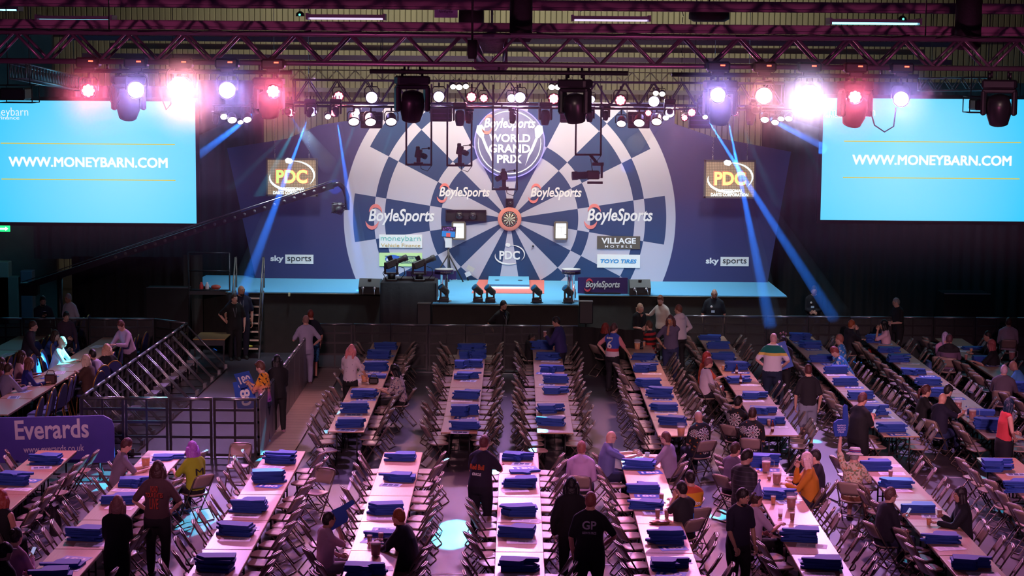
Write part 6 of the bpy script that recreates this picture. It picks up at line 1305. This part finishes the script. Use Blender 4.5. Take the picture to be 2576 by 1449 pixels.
def wash(px, py, Y, r, kind, label, aim, power=0.0, petals=False, zbar=None, group=None, deck=None):
    "a wash can whose lens centre is seen at px,py; it turns to aim and lights that way"
    q = gy(px, py, Y); s = r*Y/FPX/.117; d = (Vector(aim)-q); rz = math.atan2(d.y, d.x)+PI/2; tilt = math.atan2(-d.z, math.hypot(d.x, d.y))
    t = thing('wash_light', label, 'stage light', q, 0, group); body, lens, yoke = can_meshes(kind, petals); e = Euler((tilt, 0, rz), 'XYZ')
    o = link('can_body', body, t, (0, 0, 0), e); o.scale = (s, s, s); l = link('lens', lens, o); y = link('yoke', yoke, t, (0, .06, 0), (0, 0, rz)); y.scale = (s, s, s)
    if zbar is not None and zbar-q.z > .31*s: b = MB(); b.tube([(0, .06, .30*s), (0, .06, zbar-q.z)], .018, 6); b.build('hanger', CAN, t)
    if deck is not None:
        b = MB(); b.rbox((0, .06, deck-q.z+.13), (.36, .24, .16), .03); b.rbox((0, .06, deck-q.z+.03), (.2, .16, .08), .015); g_ = b.build('control_box', CAN, t); MB().box((.06, -.062, deck-q.z+.15), (.07, .008, .022)).build('display', emission('led_red', (1, .08, .04), 5), g_)
    if power:
        c = LENS[kind][0]; dn = d.normalized(); spot('lamp', q+dn*.09*s, aim, {'red': (1, .16, .30), 'rose': (1, .35, .45), 'violet': (.48, .34, 1), 'white': (.80, .62, 1)}.get(kind, c), power, 46, .9, .09)
    return t
bar = {0: BARS[0], 1: BARS[1], 2: BARS[2]}
NL = [(222, 228, 17, 'red', 0), (342, 226, 20, 'violet', 0), (455, 222, 27, 'rose', 0), (571, 227, 20, 'violet', 0), (687, 230, 17, 'red', 0), (1806, 239, 18, 'violet', 2), (1922, 241, 20, 'rose', 2), (2035, 243, 27, 'white', 2), (2151, 244, 17, 'red', 2), (2267, 249, 18, 'violet', 2)]
DS = {'red': 'red', 'rose': 'rosy white', 'violet': 'violet white', 'white': 'white', 'pale': 'pale pink', 'warm': 'warm'}
for k, (x, y, r, kd, bi) in enumerate(NL):
    q = gy(x, y, YN); wash(x, y, YN-.12, r, kd, 'glowing %s wash light under the front truss, %s from the left' % (DS[kd], ORD[k]), (q.x*.30, 10, 6.4), 17000 if r < 25 else (62000 if kd == 'rose' else 48000), kd == 'red', bar[bi], 'wash lights under the front truss', bar[bi])
RL = [(935, 245, 14, 'violet'), (1104, 243, 13, 'violet'), (1287, 247, 10, 'violet'), (1308, 245, 13, 'violet'), (1487, 250, 9, 'violet'), (1645, 255, 13, 'violet'), (785, 281, 11, 'violet'), (1685, 284, 11, 'violet'), (852, 242, 12, 'red'), (1186, 244, 12, 'red'), (1217, 247, 10, 'red'), (1393, 248, 13, 'red'), (1561, 252, 13, 'red'), (731, 283, 10, 'red'), (840, 284, 9, 'red'), (1631, 284, 8, 'red'), (1740, 283, 10, 'red'), (1722, 296, 8, 'red'), (1849, 283, 8, 'red'),
 (890, 305, 13, 'pale'), (932, 306, 13, 'pale'), (984, 305, 13, 'pale'), (1563, 310, 11, 'pale'), (1608, 308, 13, 'pale'), (1652, 305, 12, 'pale'), (584, 301, 11, 'pale'), (605, 307, 7, 'pale'), (622, 300, 10, 'pale'), (1924, 300, 10, 'pale'), (1950, 307, 9, 'pale'), (1965, 298, 8, 'pale'), (1984, 298, 9, 'pale'), (563, 293, 8, 'white'), (897, 284, 7, 'white'), (825, 293, 7, 'white'), (1675, 296, 7, 'white'), (1774, 294, 6, 'white'), (1140, 218, 7, 'warm'), (1155, 219, 8, 'warm'), (1172, 217, 7, 'warm'), (1388, 219, 8, 'warm'), (1404, 219, 8, 'warm'), (1650, 234, 7, 'warm'), (1666, 236, 7, 'warm')]
RL.sort(); cnt_ = {}
for (x, y, r, kd) in RL:
    cnt_[kd] = cnt_.get(kd, 0); k = cnt_[kd]; cnt_[kd] += 1; q = gy(x, y, YR)
    wash(x, y, YR-.01 if y < 270 else YR-.61, r, kd, '%s lamp on the rear truss, %s such lamp from the left' % ({'red': 'glowing red wash', 'violet': 'glowing violet white wash', 'pale': 'pale pink many-celled wash', 'white': 'small white', 'warm': 'small warm white flood'}[kd], ORD[k]), (q.x*.7+(.25*math.sin(x)), 24 if kd in ('red', 'violet') else 40, 3.0 if kd != 'pale' else 0.5), 450 if kd in ('red', 'violet') else 0, kd == 'red', (zr0+.05 if y > 200 and y < 270 else zlo), 'lamps on the rear truss')
# ---------------------------------------------------------------- moving heads
MHD = mat('head_black', (.018, .014, .022), .35)
def mover_meshes():
    b = MB(); b.rbox((0, 0, .0), (.46, .34, .16), .03); b.tube([(-.14, 0, .08), (-.14, 0, .2)], .02, 6); b.tube([(.14, 0, .08), (.14, 0, .2)], .02, 6); base = b.mesh('base', MHD)
    b = MB(); b.rbox((0, 0, -.12), (.46, .2, .08), .02); b.rbox((-.205, 0, -.33), (.07, .22, .44), .025); b.rbox((.205, 0, -.33), (.07, .22, .44), .025); yoke = b.mesh('yoke', MHD)
    b = MB(); b.lathe([(.07, -.24), (.14, -.2), (.165, -.08), (.165, .1), (.14, .2), (.13, .25)], 18, axis=(0, 0, -1)); head = b.mesh('head', MHD)
    b = MB(); b.lathe([(.12, .251), (.07, .265), (.001, .27)], 16, axis=(0, 0, -1), cap=False); dark = b.mesh('lens', GLASSD); lit = b.mesh('lens', emission('lens_blue', *LENS['blue']))
    return base, yoke, head, dark, lit
MV = mover_meshes()
def mover(px, ytop, ybot, Y, label, tilt, pan, lit=False, group=None, zbar=None, kx=1.0):
    a = gy(px, ytop, Y); b = gy(px, ybot, Y); s = (a.z-b.z)/.92; t = thing('moving_light', label, 'stage light', (a.x, Y, a.z-.18*s), R(pan), group)
    for n_, me in (('base', MV[0]), ('yoke', MV[1])): o = link(n_, me, t); o.scale = (s*kx, s, s)
    o = link('head', MV[2], t, (0, 0, -.44*s), (R(tilt), 0, 0)); o.scale = (s*kx, s*kx, s*1.08); link('lens', MV[4] if lit else MV[3], o)
    if zbar is not None and zbar > a.z: q = MB(); q.tube([(-.14*s, 0, .1*s), (-.14*s, 0, zbar-a.z+.18*s)], .018, 6); q.tube([(.14*s, 0, .1*s), (.14*s, 0, zbar-a.z+.18*s)], .018, 6); q.build('hanger', CAN, t)
    return t, Vector((a.x, Y, a.z-.62*s)), s
for k, (x, y0, y1, tl, pn) in enumerate(((322, 176, 303, 28, 20), (676, 182, 299, 18, -10), (1037, 176, 308, 20, 15), (1447, 186, 312, 14, -30), (1813, 188, 316, 16, 10), (2153, 190, 320, 26, 15), (2516, 186, 318, 20, -20))):
    mover(x, y0, y1, YN+.18, 'large black moving light hung under the front truss, %s from the left' % ORD[k], tl, pn, False, 'large moving lights under the front truss', z0, 1.28)
for k, (x, y0, y1) in enumerate(((1157, 250, 318), (1372, 250, 316), (1484, 262, 308), (1524, 262, 304), (543, 275, 313), (1890, 258, 316), (1180, 268, 312), (1290, 268, 312))):
    mover(x, y0, y1, YR-.55, 'small dark moving light under the rear truss, %s listed from the round sign outward' % ORD[k] if False else 'small unlit moving light under the rear truss, %s' % ('left of the round sign', 'right of the round sign', 'inside the right camera frame', 'right of the right camera frame', 'at the far left end', 'at the far right end', 'over the left of the round sign', 'over the right of the round sign')[k], 10, 10*k, False, 'small moving lights', zlo)
BEAMS = [((645, 313), (488, 408), 53.6, 1), ((725, 317), (830, 450), 52.6, .05), ((781, 316), (592, 790), 50.15, 1), ((845, 315), (912, 726), 50.7, .5), ((1684, 316), (1590, 400), 52.5, .02), ((1766, 315), (2112, 830), 49.2, 1), ((1827, 319), (1944, 850), 49.2, 1), ((1900, 313), (2110, 398), 53.6, .9)]
nbm = bpy.data.materials.new('beam_haze'); nbm.use_nodes = True; nbm.node_tree.nodes.remove(nbm.node_tree.nodes['Principled BSDF']); MATS['beam_haze'] = nbm
vv = nbm.node_tree.nodes.new('ShaderNodeVolumeScatter'); vv.inputs['Density'].default_value = .16; vv.inputs['Anisotropy'].default_value = .2; vv.inputs['Color'].default_value = (.6, .8, 1, 1); nbm.node_tree.links.new(vv.outputs[0], nbm.node_tree.nodes['Material Output'].inputs['Volume'])  # dense bluish haze confined to each beam's shape so the beam shows
for k, (p0, p1, Y1, kk) in enumerate(BEAMS):
    a = gy(p0[0], p0[1], YR-.6); b = gy(p1[0], p1[1], Y1); d = (b-a).normalized()
    top = a+Vector((0, 0, .62)); t = thing('moving_light', 'beam light with a lit blue lens under the rear truss, %s from the left' % ORD[k], 'stage light', top, 0, 'blue beam lights')
    s = .62
    for n_, me in (('base', MV[0]), ('yoke', MV[1])): o = link(n_, me, t, (0, 0, .0)); o.scale = (s, s, s)
    hd = Vector((0, 0, -.44*s)); eul = Vector((0, 0, -1)).rotation_difference(d).to_euler(); o = link('head', MV[2], t, hd, eul); o.scale = (s*.85, s*.85, s*.85); link('lens', MV[4], o)
    q = MB(); q.tube([(0, 0, .0), (0, .05, max(.12, zlo-top.z))], .02, 6); q.build('hanger', CAN, t)
    p_ = top+hd+d*.24; spot('beam_lamp', p_, b, (.02, .20, 1.0), 85000*kk, 3.8, .5, .02)
    Lb = (b-p_).length-.35; q = MB(); q.tube([p_+d*.1, p_+d*Lb], [.09, .07+Lb*math.tan(R(2.1))], 16); tag(q.build('haze', nbm), 'beam-shaped blue haze added along the beam of the %s blue beam light' % ORD[k], 'haze', None, 'stuff')
# square floods hung above the backdrop
for k, (x, y) in enumerate(((935, 322), (1110, 305), (1436, 308), (1606, 322), (1760, 322))):
    q = gy(x, y-20, YR+.53); t = thing('flood_light', 'square black flood light under the rear truss, %s from the left' % ORD[k], 'stage light', q, 0, 'square flood lights'); MB().rbox((0, 0, 0), (.56, .3, .42), .02).build('housing', CAN, t); b = MB(); b.tube([(-.3, 0, 0), (-.3, 0, zr0-q.z), (.3, 0, zr0-q.z), (.3, 0, 0)], .014, 6); b.build('yoke', CAN, t)
    b = MB(); [b.box((0, -.155, z), (.5, .012, .012)) for z in (-.12, 0, .12)]; b.build('grille', mat('grille_violet', (.10, .08, .16), .4), t)
# frames with remote cameras hung in front of the backdrop
def frame_cam(x0, x1, yb, label, cx, cy, big=False, flip=1):
    Y = YR+.1; a = gy(x0, yb, Y); b = gy(x1, yb, Y); w = b.x-a.x; t = thing('hanging_camera', label, 'camera', ((a.x+b.x)/2, Y, a.z)); h = zr0+.5-a.z
    q = MB(); [q.box((x, 0, h/2), (.045, .045, h)) for x in (-w/2, w/2)]; q.box((0, 0, 0), (w+.045, .045, .05)); q.build('hanging_frame', mat('frame_black', (.012, .010, .018), .4), t)
    c = gy(cx, cy, Y) - Vector(((a.x+b.x)/2, Y, a.z)); m = MB(); 
    if big:
        m.rbox(c, (.34, .2, .22), .03); m.build('camera_body', GREYC, t); m = MB(); m.lathe([(.09, .15), (.10, .2), (.10, .40), (.115, .42), (.115, .55)], 14, c=c, axis=(-1, -.15, -.05)); m.build('lens_barrel', mat('lens_black', (.02, .014, .03), .35), t); m = MB(); m.box(c+Vector((.12, 0, .28)), (.3, .1, .08)); m.box(c+Vector((.22, 0, .12)), (.06, .1, .4)); m.box(c+Vector((.05, 0, -.2)), (.4, .12, .06)); m.tube([c+Vector((.1, 0, .3)), (0.05, 0, .0)], .04, 8); m.build('bracket', DARK_METAL, t)
    else:
        m.rbox(c, (.17, .26, .22), .02, rot=Matrix.Rotation(R(12*flip), 3, 'Y')); m.rbox(c+Vector((-.02, 0, .14)), (.1, .16, .08), .015); m.build('camera_body', GREYC, t); m = MB(); m.lathe([(.05, .1), (.07, .14), (.07, .26)], 12, c=c, axis=(.7*flip, -.6, -.3)); m.build('lens_barrel', DARK_METAL, t); m = MB(); m.box((c.x, 0, (c.z)/2), (.1, .1, abs(c.z))); m.box((c.x, 0, .04), (.24, .16, .05)); m.build('mount', DARK_METAL, t); m = MB(); m.tube([c+Vector((.08, -.1, .12)), c+Vector((.26, -.1, .14))], .012, 6); m.ball(c+Vector((.27, -.1, .14)), .035, 0, 8, 6); m.build('viewfinder_arm', DARK_METAL, t)
    m = MB(); m.tube([(w/2, -.03, h*.5), (w/2+.02, -.06, .0), (w*.35, -.06, -.16), (w*.1, -.05, -.1), c], .010, 5); m.build('cable', BLACK, t)
frame_cam(1022, 1085, 414, 'remote camera in a hanging black frame, first from the left', 1053, 386); frame_cam(1125, 1186, 416, 'remote camera in a hanging black frame, second from the left', 1157, 378); frame_cam(1239, 1300, 476, 'remote camera in the lowest hanging frame before the round sign', 1268, 442, flip=-1); frame_cam(1448, 1511, 389, 'large remote camera slung under the hanging frame right of the round sign', 1492, 440, True)
# loops of cable on the front rig
for k, (pts, lab) in enumerate((([(2190, 280), (2200, 315), (2225, 332), (2248, 318), (2254, 270)], 'cable loop hanging beside the last lit lamps at the right'), ([(398, 180), (408, 250), (418, 276), (430, 262), (432, 245)], 'short cable loop left of the rosy lamp'), ([(270, 215), (276, 250), (290, 274), (300, 250)], 'cable loop beside the red lamp at the left'))):
    q = MB(); q.tube([gy(x, y, YN-.05) for x, y in pts], .012, 6); tag(q.build('cable_loop', BLACK, None), lab, 'cable')
for k in range(6):
    x0 = -9+k*3.1; q = MB(); q.tube([(x0+.3*i, YN-.04, z1+.05-.05*abs(math.sin(i*1.3+k))) for i in range(10)], .014, 5); tag(q.build('truss_cable', BLACK, None), 'black cable draped along the top of the front truss, %s run from the left' % ORD[k], 'cable', 'cables on the front truss')

for k, (x0, x1, y0, y1, ds) in enumerate(((6, 90, 214, 258, 'black projector in an open cage at the upper left corner of the left screen'), (2432, 2492, 243, 283, 'black projector in an open cage at the upper edge of the right screen'))):
    Y = 40.0; a = gy(x0, y0, Y); b = gy(x1, y1, Y); w = b.x-a.x; h = a.z-b.z; t = thing('projector', ds, 'projector', ((a.x+b.x)/2, Y, b.z)); MB().rbox((-w*.1 if k == 0 else w*.1, 0, h*.5), (w*.75, .6, h*.7), .03).build('housing', CAN, t)
    q = MB(); [q.tube([(x, y, 0), (x, y, h)], .012, 5) for x in (-w/2, w/2) for y in (-.3, .3)]; [q.tube([(-w/2, y, z), (w/2, y, z)], .012, 5) for y in (-.3, .3) for z in (0, h)]; [q.tube([(x, -.3, z), (x, .3, z)], .012, 5) for x in (-w/2, w/2) for z in (0, h)]; [q.tube([(x, 0, h), (x, 0, 13.97-b.z)], .012, 5) for x in (-w/3, w/3)]; q.tube([(-w/2, 0, h), (w/2, 0, h)], .012, 5); q.build('cage', DARK_METAL, t)
    q = MB(); q.lathe([(.07, .3), (.08, .34), (.08, .42)], 14, c=(0, 0, h*.5), axis=(0, 1, 0)); q.build('lens_barrel', DARK_METAL, t)
# ---------------------------------------------------------------- glasses, jugs, bottles and held things
CLEAR = mat('clear_cup', (.6, .6, .66), .08, alpha=.13); BEER = mat('amber_beer', (.80, .26, .012), .15); DBEER = mat('red_beer', (.34, .05, .012), .15); FOAMW = mat('beer_foam', (.75, .62, .55), .7); LABW = mat('white_label', (.8, .78, .82), .5)
def drink(px, py, kind, label, z=None):
    q = gz(px, py, TH); t = None
    if kind == 'jug' or kind == 'djug':
        t = thing('beer_jug', label, 'jug', (q.x, q.y, TH)); t.scale = (1.2, 1.2, 1.2); b = MB(); b.lathe([(.055, 0), (.058, .01), (.07, .22), (.068, .22), (.054, .012)], 16, cap=False); b.build('jug', CLEAR, t); b = MB(); b.lathe([(.052, .012), (.063, .15)], 16); b.build('beer', BEER if kind == 'jug' else DBEER, t); b = MB(); b.lathe([(.063, .15), (.064, .165)], 16); b.build('froth', FOAMW, t); b = MB(); b.tube([(.068, 0, .19), (.12, 0, .17), (.12, 0, .07), (.06, 0, .05)], .010, 6); b.build('handle', CLEAR, t)
    elif kind in ('pint', 'dpint', 'half', 'empty'):
        t = thing('plastic_pint', label, 'glass', (q.x, q.y, TH)); b = MB(); b.lathe([(.031, 0), (.032, .006), (.044, .15), (.043, .15), (.030, .008)], 14, cap=False); b.build('cup', CLEAR if kind != 'empty' else mat('frosted_cup', (.7, .85, .9), .4, trans=.5), t)
        if kind != 'empty': top = .12 if kind != 'half' else .055; b = MB(); b.lathe([(.030, .008), (.030+.012*top/.15, top)], 14); b.build('beer', BEER if kind == 'pint' else DBEER, t); b = MB(); b.lathe([(.030+.012*top/.15, top), (.031+.012*top/.15, top+.012)], 14); b.build('froth', FOAMW, t)
    elif kind in ('bottle', 'green', 'cola'):
        t = thing('drink_bottle', label, 'bottle', (q.x, q.y, TH)); b = MB(); b.lathe([(.030, 0), (.033, .01), (.033, .13), (.026, .16), (.012, .19), (.012, .205)], 14); b.build('bottle', {'bottle': CLEAR, 'green': mat('green_plastic', (.05, .35, .12), .15, trans=.5), 'cola': mat('cola', (.12, .02, .015), .15, trans=.2)}[kind], t); b = MB(); b.lathe([(.0345, .05), (.0345, .10)], 14, cap=False); b.build('label', LABW if kind != 'green' else mat('lime_label', (.1, .5, .15), .5), t); b = MB(); b.lathe([(.015, .205), (.015, .225)], 10); b.build('cap', mat('cap_blue', (.05, .1, .4), .5) if kind != 'cola' else mat('cap_red', (.5, .03, .03), .5), t)
    return t
DR = [(917, 962, 'jug', 'large amber beer jug before the writing flowered blouse'), (905, 968, 'bottle', 'water bottle beside the amber jug at the far left row'), (1590, 868, 'jug', 'amber beer jug at the far table end by the rugby shirts'), (1603, 880, 'jug', 'half hidden beer jug in front at the far table end'), (1655, 876, 'dpint', 'dark pint beside the jugs at the far table end'), (1572, 852, 'pint', 'amber pint behind the jugs at the far table end'), (1620, 872, 'pint', 'amber pint between the jugs at the far table end'),
 (1713, 1098, 'jug', 'tall amber jug on the near end of the fourth stage-side row'), (1819, 932, 'pint', 'amber pint before the red haired drinker'), (1833, 932, 'bottle', 'yellow topped bottle beside the pint of the red haired drinker'), (1853, 940, 'cola', 'cola bottle on the fifth stage-side row'), (1863, 965, 'cola', 'second cola bottle nearer on the fifth stage-side row'), (1934, 1072, 'dpint', 'dark pint near the end of the fifth stage-side row'), (1943, 1085, 'cola', 'cola bottle at the near end of the fifth stage-side row'),
 (2190, 860, 'green', 'green bottle at the far table end by the hooded drinker'), (2443, 890, 'pint', 'pint on the far right row beside the dark haired drinker'), (2430, 905, 'dpint', 'darker pint on the far right row'), (2410, 1033, 'djug', 'jug of dark beer before the black cap'), (2430, 1048, 'bottle', 'water bottle beside the jug of dark beer'), (2446, 1055, 'djug', 'second jug of dark beer held by the bald navy polo'), (2545, 905, 'djug', 'beer jug before the white haired drinker'),
 (367, 1177, 'jug', 'amber jug before the grey tee writing at the front left'), (930, 1368, 'dpint', 'dark pint left of the jug between the two front drinkers'), (958, 1362, 'dpint', 'dark pint right of the jug between the two front drinkers'), (945, 1398, 'djug', 'jug of red beer between the two front drinkers'), (1628, 1158, 'empty', 'frosted cup glowing cyan at the table end'), (1664, 1262, 'dpint', 'red pint beside the folded foam hands in the sixth front row'), (1654, 1302, 'dpint', 'left red pint behind the crisp packet'), (1677, 1303, 'dpint', 'right red pint behind the crisp packet'),
 (1927, 1188, 'djug', 'tall jug of dark beer before the mustard top'), (1954, 1218, 'djug', 'wide jug of dark beer before the mustard top'), (1935, 1207, 'half', 'half empty pint before the mustard top'), (1945, 1268, 'pint', 'pint behind the jugs of the party hat drinker'), (1963, 1302, 'half', 'nearly empty jug of the party hat drinker'), (1990, 1280, 'djug', 'full dark jug beside the party hat drinker'), (1993, 1310, 'dpint', 'dark pint in front of the party hat drinker'), (2240, 1202, 'dpint', 'red pint with printed cup beside the bucket hat fan'), (2336, 1322, 'pint', 'golden pint before the dark suit with glasses'), (76, 972, 'bottle', 'water bottle on the near banquet row')]
for px, py, k, lab in DR: drink(px, py, k, lab)
q = gz(940, 965, TH); t = thing('handbag', 'small black handbag on the far left row before the flowered blouse', 'bag', (q.x, q.y, TH)); MB().rbox((0, 0, .075), (.22, .12, .15), .03).build('body', BLACK, t); b = MB(); b.tube([(-.08, 0, .14), (-.05, 0, .21), (.05, 0, .21), (.08, 0, .14)], .008, 6); b.build('strap', BLACK, t)
q = gz(128, 965, TH); t = thing('handbag', 'brown leather handbag on the near banquet row', 'bag', (q.x, q.y, TH)); MB().rbox((0, 0, .11), (.26, .14, .22), .03).build('body', mat('brown_leather', (.07, .03, .03), .4), t); b = MB(); b.tube([(-.1, 0, .2), (-.06, 0, .3), (.06, 0, .3), (.1, 0, .2)], .009, 6); b.build('strap', MATS['brown_leather'], t)
q = gz(1660, 1318, TH); b = MB(); rr = random.Random(3); b.ball((0, 0, .025), (.17, .09, .03), 0, 14, 8); b.v = [(x+rr.uniform(-.01, .01), y+rr.uniform(-.01, .01), max(0.001, z+rr.uniform(-.008, .008))) for x, y, z in b.v]; tag(b.build('crisp_packet', mat('packet_brown', (.25, .10, .06), .25, .4), None, (q.x, q.y, TH)), 'crumpled brown crisp packet between the red pints and the foam hands', 'packet')
q = gz(1665, 1262, TH); b = MB(); b.rbox((0, 0, .006), (.15, .075, .012), .004); tag(b.build('phone', BLACK, None, (q.x-.02, q.y-.08, TH+.001)), 'black phone lying beside the red pint in the sixth front row', 'phone')
# things held in hands
def phone(key, side, label, lit=(.5, .5, .9)):
    h = HOLD[key]; p = h[side] + h[side+'d']*.10; t = thing('phone', label, 'phone', p, h['rz']); MB().rbox((0, 0, .03), (.075, .010, .15), .004).build('case', BLACK, t, (0, 0, 0), (R(-35), 0, 0)); MB().box((0, -.008, .03), (.066, .003, .138)).build('screen', mat('phone_screen', (.02, .02, .02), .3, emit=.7, ecol=lit), t, (0, 0, 0), (R(-35), 0, 0))
for k, s_, lab in (('man with phone', 'r', 'phone held by the bearded person behind the barrier'), ('man in black tee with phone', 'r', 'phone held by the stocky person in black'), ('woman filming', 'r', 'phone held up to film at the lower left'), ('man in dark suit with glasses', 'l', 'phone held by the dark suit with glasses'), ('man in white polo', 'l', 'phone held low by the person in the white polo')): phone(k, s_, lab)
def held(key, side, me, name, label, cat, rot, off=(0, 0, 0), sc=1.0):
    h = HOLD[key]; p = h[side] + h[side+'d']*.09 + h['rot'] @ Vector(off); o = link(name, me, None, p, rot); o.scale = (sc, sc, sc); return tag(o, label, cat)
h = HOLD['fan in bucket hat']; fh = MB(); fh.prism([(-.11, -.13), (.10, -.13), (.13, .10), (.125, .16), (.10, .42), (.06, .44), (.03, .40), (.03, .17), (-.06, .17), (-.13, .12), (-.14, .02)], .05, UPR)
o = fh.build('foam_finger', [FOAM, FOAM2], None, h['l']+Vector((0, .025, .14)), (0, 0, R(8))); tag(o, 'big blue foam finger raised by the fan in the bucket hat', 'foam finger')
for i, (s_, z) in enumerate((('BoyleSports', .07), ('WORLD', .03), ('GRAND', -.01), ('PRIX', -.05))): link('lettering', fit(s_, .15 if i < 3 else .1, .03, mat('foam_ink', (.5, .5, .75), .7), bold=.02, depth=.004), o, (0, -.054, z), (R(90), 0, 0))
held('man in white tee', 'r', HM[0], 'foam_hand', 'blue foam hand raised by the person in the pale tee at the lower left', 'foam hand', (R(70), R(-30), R(20)), (0, .05, .1), .9)
held('man in palm shirt', 'l', C180, 'score_card', 'blue 180 card read by the person in the palm shirt', 'card', (R(60), 0, R(60)), (0, .06, .04), 1.2); held('man in palm shirt', 'r', C180, 'score_card', 'second 180 card hanging below the palm shirt', 'card', (R(90), R(80), R(20)), (0, .05, -.28), 1.5)
held('woman holding paper', 'r', CPAP, 'paper_sheet', 'white paper sheet held up in the far right row', 'paper', (R(75), R(90), R(8)), (-.05, .04, .08), .8)
held('woman with headband', 'l', C180, 'score_card', 'blue 180 card held by the person with the headband', 'card', (R(80), R(70), R(-10)), (.0, .06, .0), 1.5)
t = HOLD['woman with headband']; o = link('red_folder', MB().rbox((0, 0, 0), (.34, .24, .02), .005).mesh('red_folder', mat('folder_red', (.5, .03, .04), .6)), None, t['r']+Vector((-.05, -.12, -.02)), (R(20), 0, R(15))); tag(o, 'red folder held under the card of the person with the headband', 'folder')
def held_pint(key, side, dark, label, dz=0.0):
    h = HOLD[key]; p = h[side]+h[side+'d']*.085; t = thing('plastic_pint', label, 'glass', p+Vector((0, 0, -.06+dz))); b = MB(); b.lathe([(.031, 0), (.032, .006), (.044, .15), (.043, .15), (.030, .008)], 14, cap=False); b.build('cup', CLEAR, t); b = MB(); b.lathe([(.030, .008), (.040, .12)], 14); b.build('beer', DBEER if dark else BEER, t); b = MB(); b.lathe([(.040, .12), (.041, .135)], 14); b.build('froth', FOAMW, t)
held_pint('man in navy jacket', 'l', True, 'dark pint held by the person in the navy jacket'); held_pint('long haired drinker', 'l', False, 'pint at the lips of the long haired drinker'); held_pint('woman holding a cup', 'r', True, 'small cup held by the long dark haired person in a coat')
# coats over chairs
for px, py, z, c, lab in ((990, 975, .62, (.62, .48, .58), 'pale coat hanging on the chair behind the flowered blouse'), (140, 1300, .6, (.02, .015, .025), 'black coat over a chair in the first front row'), (2335, 930, .55, (.05, .10, .28), 'dark blue coat over a chair in the far right row'), (1212, 1215, .55, (.03, .02, .05), 'long dark coat over the chair at the head of the middle front row'), (2440, 1010, .5, (.025, .02, .03), 'black rucksack hung on a chair by the white haired drinker')):
    q = gz(px, py, z); b = MB(); rr = random.Random(px); n = 16; V = []
    for j, (zz, rx, ry) in enumerate(((.0, .20, .05), (-.12, .23, .07), (-.32, .22, .09), (-.5, .20, .10))):
        for k in range(n): a = 2*PI*k/n; w = 1+.16*math.sin(k*2.7+j)+rr.uniform(-.05, .05); V.append((rx*math.cos(a)*w, ry*math.sin(a)*w, zz))
    b.add(V, [(j*n+k, j*n+(k+1) % n, (j+1)*n+(k+1) % n, (j+1)*n+k) for j in range(3) for k in range(n)] + [tuple(range(n)), tuple(range(3*n, 4*n))[::-1]], 0, True); tag(b.build('coat' if 'rucksack' not in lab else 'rucksack', mat('coat_%d' % px, c, .8, bump=.3), None, (q.x, q.y, z+.22), (0, 0, R(90 if px > 1300 else -80))), lab, 'coat' if 'rucksack' not in lab else 'rucksack')
# ---------------------------------------------------------------- narrow cyan heads that throw the pools on the floor and tables
for (px, py, z, pw, sz) in ((487, 1314, 0, 1.2, 3.0), (1140, 1342, 0, 1.1, 2.6), (1080, 1096, 0, .7, 1.4), (2050, 1110, 0, .8, 1.6), (165, 895, 1.0, 2.6, 5.2), (365, 1030, 1.0, 3.0, 4.2), (660, 1150, 0, .8, 2.0), (1240, 1190, .4, .8, 1.8), (1600, 1155, .8, .8, 2.2), (2470, 1150, .74, .8, 2.2), (845, 1030, .8, .6, 1.4), (640, 1250, .74, .8, 2.4), (2270, 1250, .74, .5, 2.6), (1690, 1235, .8, .6, 1.2), (1345, 1215, 0, .8, 2.2), (1800, 1290, 0, .6, 1.6), (1300, 1290, 0, .5, 1.2), (2330, 1310, .74, .4, 2.8)):
    g_ = gz(px, py, z) if px != 165 else HOLD['man lit cyan']['head']-Vector((0, .1, .22)); s_ = Vector((max(-5.5, min(7.0, g_.x*.8+.4)), YR-.9, zr0-.5)); spot('pool_lamp', s_, g_, (.06, .66, 1.0), 26000*pw, sz, .25, .03)
# ---------------------------------------------------------------- thin haze in the air
m = bpy.data.materials.new('haze'); m.use_nodes = True; m.node_tree.nodes.remove(m.node_tree.nodes['Principled BSDF'])
v = m.node_tree.nodes.new('ShaderNodeVolumeScatter'); v.inputs['Density'].default_value = .0020; v.inputs['Anisotropy'].default_value = .55; m.node_tree.links.new(v.outputs[0], m.node_tree.nodes['Material Output'].inputs['Volume'])
o = MB().box((0, 40.5, 6.75), (32, 27, 3.9)).build('haze', m); tag(o, 'thin stage haze hanging in the air around the lighting rigs', 'haze', None, 'stuff')
